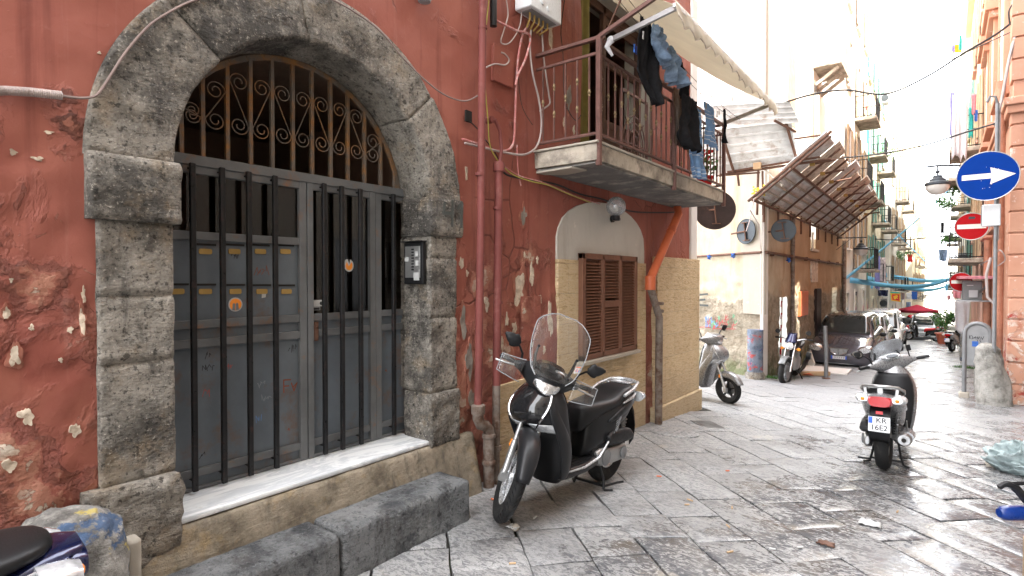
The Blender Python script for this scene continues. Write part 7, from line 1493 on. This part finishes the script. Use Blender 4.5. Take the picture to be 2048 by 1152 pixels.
# ================================================================ WASHING, TARPAULINS, PLANTS DOWN THE STREET
def sheet(name, label, px, py, wpx, hpx, d, mat, cat='laundry', yaw=0, taper=.9, group='washing down the street'):
    c = atD(px, py, d); w_ = wpx*d/FPX; h = hpx*d/FPX; m = MB(); sd = random.Random(px*7+py).random()*9
    dx = Vector((cos(yaw), sin(yaw), 0)); nn = Vector((-dx.y, dx.x, 0))
    m.grid(lambda u, v: c+dx*((u-.5)*w_*(1-(1-taper)*v+.12*NZ.noise((v*3, sd, 0))))+nn*(.10*w_*sin(u*9+sd)*(.3+v)+.12*w_*NZ.noise((u*3, v*3, sd)))+Vector((0, 0, -v*h*(1+.12*NZ.noise((u*4, sd, 1))))), 14, 10)
    return tag(m.obj(name, MT[mat], solid=.006, angle=80), label, cat, group)
W = [('white_shirt', 'long white shirt hanging left of a lilac one above the lantern', 1913, 190, 14, 125, 14, 'whitecloth'), ('white_shirt', 'broad white shirt nearest the orange wall above the lantern', 1926, 195, 18, 120, 13.6, 'whitecloth'),
     ('lilac_shirt', 'lilac cloth beside the white shirts on the right', 1905, 185, 9, 90, 14.5, 'violet'), ('teal_cloth', 'teal towel next to the white shirts', 1943, 215, 8, 58, 13.4, 'tealcloth'), ('brown_cloth', 'rusty brown cloth above the teal towel', 1948, 188, 8, 40, 13.3, 'pinkcloth'),
     ('blue_cloth', 'dark blue cloth beside the teal towel', 1952, 220, 6, 22, 13.3, 'bluecloth'),
     ('white_sheet', 'tall white sheet hanging below the pink canopy on the right', 1925, 602, 26, 62, 17.5, 'whitecloth'), ('floral_sheet', 'long floral sheet hanging from the left row', 1766, 515, 10, 62, 30, 'floral'), ('lilac_sheet', 'pale lilac sheet beside the floral sheet', 1755, 512, 9, 66, 29.5, 'violet'),
     ('dark_mat', 'dark red and navy mat hanging low on the left row', 1766, 580, 17, 12, 30, 'navy'), ('red_cloth', 'small red cloth high in the middle of the street', 1820, 508, 9, 16, 45, 'redcloth'), ('blue_towel', 'blue towel on a right hand balcony', 1886, 498, 15, 24, 27, 'denim'),
     ('blue_sheet', 'bright blue sheet low on the left row near the parasol', 1829, 583, 10, 15, 48, 'bluecloth'), ('pale_sheet', 'pale sheet beside the bright blue one', 1818, 586, 9, 12, 48, 'whitecloth'), ('light_cloth', 'light blue cloth lowest near the parasol', 1817, 604, 8, 16, 46, 'denim'), ('white_cloth', 'white cloth left of the light blue one', 1806, 585, 8, 14, 44, 'whitecloth'),
     ('dark_cloth', 'furled dark cloth on a right hand balcony above the no entry sign', 1885, 445, 6, 22, 27, 'blackcloth'), ('pink_cloth', 'pink cloth hanging left of the grey cabinet', 1914, 580, 14, 16, 17, 'pinkcloth'), ('red_cloth', 'red cloth on a right hand balcony rail', 1922, 522, 6, 10, 22, 'redcloth'), ('blue_cloth', 'blue cloth beside the red cloth on the rail', 1929, 520, 8, 12, 22, 'bluecloth'),
     ('patterned_cloth', 'yellow printed cloth high on the right at the skyline', 1914, 88, 14, 18, 24, 'yellowcloth'), ('violet_cloth', 'violet cloth left of the yellow one at the skyline', 1906, 90, 6, 14, 24, 'violet'), ('green_cloth', 'green towel high on the right row', 1921, 70, 5, 30, 22, 'tealcloth'),
     ('red_cloth', 'red shirt high on a left hand balcony', 1727, 213, 12, 9, 28, 'redcloth'), ('blue_rag', 'scrap of blue streamer dangling in the street', 1893, 568, 5, 14, 27, 'ribbon'), ('blue_rag', 'blue scrap hanging from the left end of the streamers', 1744, 565, 5, 12, 28, 'ribbon'),
     ('orange_cloth', 'orange cloth by the parked scooters on the right', 1898, 590, 7, 10, 32, 'pinkcloth')]
for a in W: sheet(*a, yaw=R(20))
GT = 'green tarpaulins on the left row'
for lab, px, py, w_, h in (('green tarpaulin bundle at the top of the left row', 1724, 36, 26, 26), ('green tarpaulin below the topmost one', 1729, 112, 28, 40), ('green tarpaulin above the scaffold canopy end', 1727, 258, 28, 28), ('narrow green strip below the third tarpaulin', 1737, 305, 5, 22)): sheet('tarpaulin', lab, px, py, w_, h, 29, 'greenmesh', 'tarpaulin', yaw=R(60), group=GT)
# flag
c = atD(1790, 584, 28); d = 28/FPX; t = thing('flag', 'yellow and red flag with a rampant beast hanging on the left', 'flag', tuple(c)); dx = Vector((.93, .36, 0))
F = lambda u, v, q: dx*(u*d)+Vector((0, 0, -v*d-u*d*.1))+Vector((.36, -.93, 0))*(q+.02*sin(u*.4))
for nm, pts, q, mt in (('field', [(-9, 0), (9, -1), (10, 19), (-6, 18)], 0, 'yellowcloth'), ('red_panel', [(-6, 5), (7, 4), (8, 17), (-4, 16)], .012, 'redcloth'), ('green_band', [(-8.5, .4), (8.6, -.4), (8.7, 2), (-8.2, 2.8)], .012, 'tealcloth'), ('emblem', [(-2, 14), (-3, 9), (0, 7), (3, 6), (5, 8), (3, 10), (5, 13), (2, 12), (0, 15)], .024, 'yellowcloth')):
    m = MB(); m.prism(pts, F, q, q+.008); m.obj(nm, MT[mt], t, smooth=False)
# plants
def bush(name, label, c, r, n, seed, mat='leaf', cat='plant', pot=None, trunk=None, sz=.06, group=None, sc=(1, 1, 1)):
    t = thing(name, label, cat, tuple(c), group=group); rr = random.Random(seed); m = MB(); base = Vector((0, 0, (trunk or 0)+(pot or 0)))
    blobs = [Vector((rr.gauss(0, r*.42)*sc[0], rr.gauss(0, r*.42)*sc[1], r*.9*sc[2]+rr.gauss(0, r*.4)*sc[2])) for _ in range(9)]
    for i in range(n):
        b_ = rr.choice(blobs); q = base+b_+Vector((rr.gauss(0, 1), rr.gauss(0, 1), rr.gauss(0, 1)))*r*.26; a = Vector((rr.gauss(0, 1), rr.gauss(0, 1), rr.gauss(0, 1))).normalized(); e = a.orthogonal().normalized(); s_ = sz*rr.uniform(.6, 1.3); m.add([q-a*s_, q+e*s_*.45, q+a*s_, q-e*s_*.45], [(0, 1, 2, 3)])
    m.obj('foliage', MT[mat], t, smooth=False)
    if pot: m = MB(); m.lathe([(pot*.5, 0), (pot*.7, pot*.9), (pot*.78, pot*.9), (pot*.78, pot), (pot*.6, pot)], n=18); m.obj('pot', MT['terracotta'], t)
    if trunk:
        m = MB(); m.tube([(0, 0, pot or 0), (.02, 0, (pot or 0)+trunk*.6), (0, .01, (pot or 0)+trunk+r*.5)], [.04, .035, .015], 8)
        for k in range(4): a = k*1.6; m.tube([(0, 0, (pot or 0)+trunk*.8), (r*.4*cos(a), r*.4*sin(a), (pot or 0)+trunk+r*.8)], [.02, .006], 6)
        m.obj('trunk', MT['wood'], t)
    return t
tp = onG(1890, 688); bush('potted_tree', 'round leafy bush in a terracotta pot right of the silver van', tp, .62, 900, 3, pot=.6, trunk=.35, sz=.07, cat='potted tree')
for i, (lab, px, py, d_, r_) in enumerate((('green balcony plants high on the right row', 1895, 395, 24, .45), ('balcony bush above the red no entry sign', 1890, 420, 25, .4), ('green plants on a high left balcony beside the sky', 1772, 322, 34, .5), ('trailing plant lower on the right balconies', 1897, 488, 27, .35), ('small plant on a left balcony by the streamers', 1800, 520, 44, .45))): bush('balcony_plant', lab, atD(px, py, d_), r_, 240, 20+i, sz=.08, group='plants on far balconies', sc=(1, 1, .8))
for i, (px, py, lab) in enumerate(((1398, 735, 'moss and weeds at the foot of the rubble wall near the grey scooter'), (1538, 756, 'weeds at the corner foot beside the painted pillar'), (1934, 736, 'weeds beside the distant round bollard'))):
    p = onG(px, py); rr = random.Random(i); m = MB()
    for k in range(160): a = rr.uniform(0, 6.28); q = p+Vector((rr.gauss(0, .18), rr.gauss(0, .06), 0)); h = rr.uniform(.03, .10); m.add([q, q+Vector((.012, 0, 0)), q+Vector((.02*cos(a), .02*sin(a), h))], [(0, 1, 2)])
    wo = tag(m.obj('weeds', MT['leaf'], smooth=False), lab, 'weeds'); wo['kind'] = 'stuff'
# parasol
pp_ = atD(1834, 622, 44); g0 = gz(pp_.y); t = thing('parasol', 'large dark red parasol at the end of the street', 'parasol', (pp_.x, pp_.y, g0)); H_ = pp_.z-g0+.25
m = MB(); rim = []; R_ = 1.45
rings = [[Vector((.02*cos(k*pi/4), .02*sin(k*pi/4), H_+.25)) for k in range(8)]]+[[Vector((R_*q*cos(k*pi/4+.39), R_*q*sin(k*pi/4+.39), H_+.25-.42*q-.03*sin(pi*q))) for k in range(8)] for q in (.25, .5, .75, 1)]+[[Vector((R_*cos(k*pi/4+.39), R_*sin(k*pi/4+.39), H_-.36)) for k in range(8)]]
m.loft(rings, cap=False); m.obj('canopy', MT['umbrella'], t, solid=.01, angle=20); m = MB(); m.tube([(0, 0, 0), (0, 0, H_+.25)], .03, 8); m.obj('pole', MT['wood'], t)
m = MB()
for k in range(8): a = k*pi/4+.39; m.tube([(0, 0, H_-.45), (R_*.6*cos(a), R_*.6*sin(a), H_-.03)], .012, 5)
m.obj('rib', MT['wood'], t)
for i, dx_ in enumerate((-8, 6)):
    c = atD(1830+dx_, 637, 43); m = MB(); m.ball(c, .28, 16, (1, .4, 1.1)); tag(m.obj('red_balloon', MT['redlens']), ('left one of two red balloons below the parasol', 'right one of two red balloons below the parasol')[i], 'balloon', 'red balloons under the parasol')
# air conditioners on the walls
for i, (lab, px, py, X_) in enumerate((('white air conditioner low on the left row behind the cars', 1762, 606, -3.2), ('air conditioner high on the left row near the tarpaulins', 1765, 200, -3.2), ('air conditioner above the small no entry sign', 1933, 518, RX-.1))):
    c = onX(px, py, X_); t = thing('air_conditioner', lab, 'air conditioner', tuple(c), group='wall air conditioners'); s_ = 1 if X_ < 0 else -1
    m = MB(); m.box(min(0, .3*s_), max(0, .3*s_), -.4, .4, -.28, .28); m.obj('casing', MT['greyplastic'], t, bevel=.01); m = MB(); m.lathe([(.01, 0), (.2, 0), (.21, .012), (.19, .012)], (.301*s_, .08, 0), 'X', 20); m.obj('fan_grille', MT['signback'], t)
    m = MB(); m.lathe([(.01, -.401), (.19, -.401), (.2, -.41)], (.15*s_, 0, 0), 'Y', 16); m.obj('side_grille', MT['signback'], t)
# striped barrier pole by the motorcycle
p = onG(1556, 745); t = thing('barrier_pole', 'thin red and white striped pole behind the motorcycle', 'pole', tuple(p)); m = MB(); m.tube([(0, .25, 0), (.02, .3, 1.9)], .022, 8); m.obj('rod', MT['quoin'], t); m = MB()
for k in range(6): z = .12+k*.3; m.tube([(.001*k, .252+.008*k, z), (.003*k, .256+.008*k, z+.15)], .0235, 8)
m.obj('red_band', MT['signred'], t)
# ================================================================ FOREGROUND RIGHT: bicycle, bag, litter, covers
bk = thing('bicycle', 'parked bicycle whose blue grip and black brake lever enter at the right edge', 'bicycle', (.55, 2.15, 0), rz=R(37))
g1 = atD(1998, 1026, 1.62); base = Vector((.55, 2.15, 0)); inv = Matrix.Rotation(R(-37), 4, 'Z') @ Matrix.Translation(-base); gl1 = inv @ g1; gd = (inv @ (g1+_rt*1.0))-gl1; gd.normalize(); gd.z = 0
m = MB(); m.tube([gl1, gl1+gd*.01, gl1+gd*.03, gl1+gd*.14], [.012, .019, .0215, .0215], 16); m.obj('grip', MT['blue'], bk)
m = MB(); m.tube([gl1+gd*.13, gl1+gd*.42+Vector((0, 0, .01))], .012, 10); m.obj('handlebar', MT['chrome'], bk)
l1 = inv @ atD(1998, 975, 1.60); l2 = inv @ atD(2012, 968, 1.6); l3 = inv @ atD(2030, 975, 1.6); l4 = inv @ atD(2052, 1000, 1.62)
m = MB(); m.tube(catm([l1, l2, l3, l4], 5), [.007]*5+[.009]*5+[.012]*6, 8); l5 = inv @ atD(2055, 966, 1.6); m.tube([l2, l2+(l5-l2)*.5, l5], .006, 6); m.obj('brake_lever', MT['black'], bk)
hc_ = gl1+gd*.40
m = MB(); m.tube([hc_, hc_+Vector((.02, 0, -.30))], .016, 10); m.tube([hc_+Vector((.02, .05, -.30)), hc_+Vector((.06, .05, -.70))], .012, 8); m.tube([hc_+Vector((.02, -.05, -.30)), hc_+Vector((.06, -.05, -.70))], .012, 8); m.obj('fork', MT['redlens'], bk)
wc = Vector((hc_.x+.06, hc_.y, .33)); m = MB(); m.lathe([(.31, -.018), (.33, 0), (.31, .018), (.305, 0), (.31, -.018)], wc, 'Y', 36, cap=False); m.obj('front_wheel', MT['rubber'], bk)
m = MB(); m.tube([hc_+Vector((.02, 0, -.25)), hc_+Vector((.65, 0, -.35)), hc_+Vector((.55, 0, -.70)), hc_+Vector((.03, 0, -.30))], .018, 8); m.obj('frame', MT['redlens'], bk)
m = MB(); m.lathe([(.31, -.018), (.33, 0), (.31, .018), (.305, 0), (.31, -.018)], (wc.x+1.0, wc.y, .33), 'Y', 36, cap=False); m.obj('rear_wheel', MT['rubber'], bk)
m = MB(); m.loft([ring(hc_+Vector((x, 0, z)), (0, 1, 0), (0, 0, 1), hy, .03, 2.4, 14) for x, z, hy in ((.5, -.18, .02), (.6, -.17, .05), (.72, -.16, .08), (.78, -.16, .07))]); m.obj('saddle', MT['seat'], bk)
cb = atD(2165, 1130, 1.9); m = MB(); m.box(-.14, .14, -.12, .12, -cb.z, .02); m.xf(Matrix.Translation(cb)); tag(m.obj('cardboard_box', MT['wood'], bevel=.004), 'brown cardboard edge beside the bicycle at the right border', 'box')
bgp = onG(2034, 948); bag = MB(); rings = []
for i in range(26):
    a = i/25; h = .30*a; r_ = .27*sin(pi*min(.98, .16+.84*a))**.6*(1-.35*a)+.01
    rings.append([Vector((bgp.x+.05+r_*1.15*cos(2*pi*k/44), bgp.y+.12+r_*sin(2*pi*k/44), bgp.z+h))+Vector((cos(2*pi*k/44), sin(2*pi*k/44), .5))*(.085*fbm((cos(2*pi*k/44)*1.2, sin(2*pi*k/44)*1.2, a*2), 2.6, 4)) for k in range(44)])
bag.loft(rings); tag(bag.obj('rubbish_bag', MT['bagplastic'], angle=70), 'crumpled pale blue rubbish bag on the wet paving at the right edge', 'bag')
m = MB(); p = onG(1995, 930); m.grid(lambda u, v: p+Vector((u*.34-.1, v*.26-.2, .012+.035*abs(NZ.noise((u*4, v*4, 2))))), 10, 8); tag(m.obj('torn_paper', MT['cream'], solid=.004), 'soggy torn cardboard lying left of the rubbish bag', 'litter')
def cover(label, px, py, w_, l_, rz, name='manhole_cover', rnd=False):
    p = onG(px, py); t = thing(name, label, 'manhole cover', (p.x, p.y, p.z+.001), rot=(R(-3), 0, rz)); m = MB()
    if rnd: m.lathe([(.01, .008), (w_-.02, .008), (w_-.015, .004), (w_, .006), (w_, -.02)], n=36)
    else: m.box(-w_, w_, -l_, l_, -.02, .007)
    m.obj('plate', MT['paving'] if rnd else MT['steel'], t); m = MB()
    for k in range(7):
        x_ = -w_*.75+w_*1.5*k/6; m.box(x_-.006, x_+.006, -w_*.6 if rnd else -l_*.8, w_*.6 if rnd else l_*.8, .0085, .012)
    m.obj('raised_rib', MT['paving'] if rnd else MT['steel'], t)
cover('small square iron drain cover in the open paving', 1418, 850, .22, .15, R(-43)); cover('round worn manhole cover near the foot of the old downpipe', 1350, 864, .30, .3, 0, rnd=True)
lit = [(1652, 1090, 'rust', .05, 'brown bottle shard on the wet paving'), (1318, 954, 'pipe_orange', .022, 'small orange butt in the middle paving'), (1380, 1002, 'wood', .025, 'tan scrap on the pale slabs'), (1374, 1011, 'wood', .018, 'second tan scrap just below the first'), (1455, 943, 'pipe_orange', .018, 'orange crumb right of the scooter'), (1464, 1017, 'wood', .022, 'cigarette end on a slab joint'), (1456, 1054, 'wood', .02, 'lower cigarette end on the slabs'), (1460, 1106, 'wood', .022, 'cigarette end near the bottom of the picture'), (1600, 1097, 'paper', .02, 'pale scrap left of the brown shard'), (1026, 1057, 'paper', .04, 'crumpled white paper by the front tyre of the black scooter'), (1070, 1037, 'paper', .022, 'white stub beside the black scooter front tyre'), (1740, 1050, 'paper', .07, 'larger soggy paper on the wet stones'), (1795, 1025, 'wood', .02, 'tiny butt on the wet stones'), (1025, 1129, 'wood', .02, 'butt in the gap near the bottom edge'), (1545, 1100, 'paper', .018, 'little pale butt near the centre bottom'), (985, 1000, 'pipe_orange', .015, 'orange crumb by the kerb end')]
for i, (px, py, mt, s_, lab) in enumerate(lit):
    p = onG(px, py); rr = random.Random(i); m = MB(); a = rr.uniform(0, 3)
    if s_ < .03: m.tube([p+Vector((-s_*cos(a), -s_*sin(a), .008)), p+Vector((s_*cos(a), s_*sin(a), .008))], .006, 7)
    else: m.grid(lambda u, v: p+Vector(((u-.5)*2*s_*(1+.3*NZ.noise((v*3, i, 0))), (v-.5)*1.4*s_, .010+.35*s_*abs(NZ.noise((u*3, v*3, i))))), 6, 6)
    tag(m.obj('litter', MT[mt], solid=0 if s_ < .03 else .004), lab, 'litter', 'litter scattered on the paving')
p = onG(1030, 1056); rock('pebble', 'pale pebble under the front tyre of the black scooter', (p.x, p.y, p.z), [(.03, -.01), (.035, .01), (.02, .025), (.003, .03)], MT['cream'], amp=.006, n=16, tagc='stone')
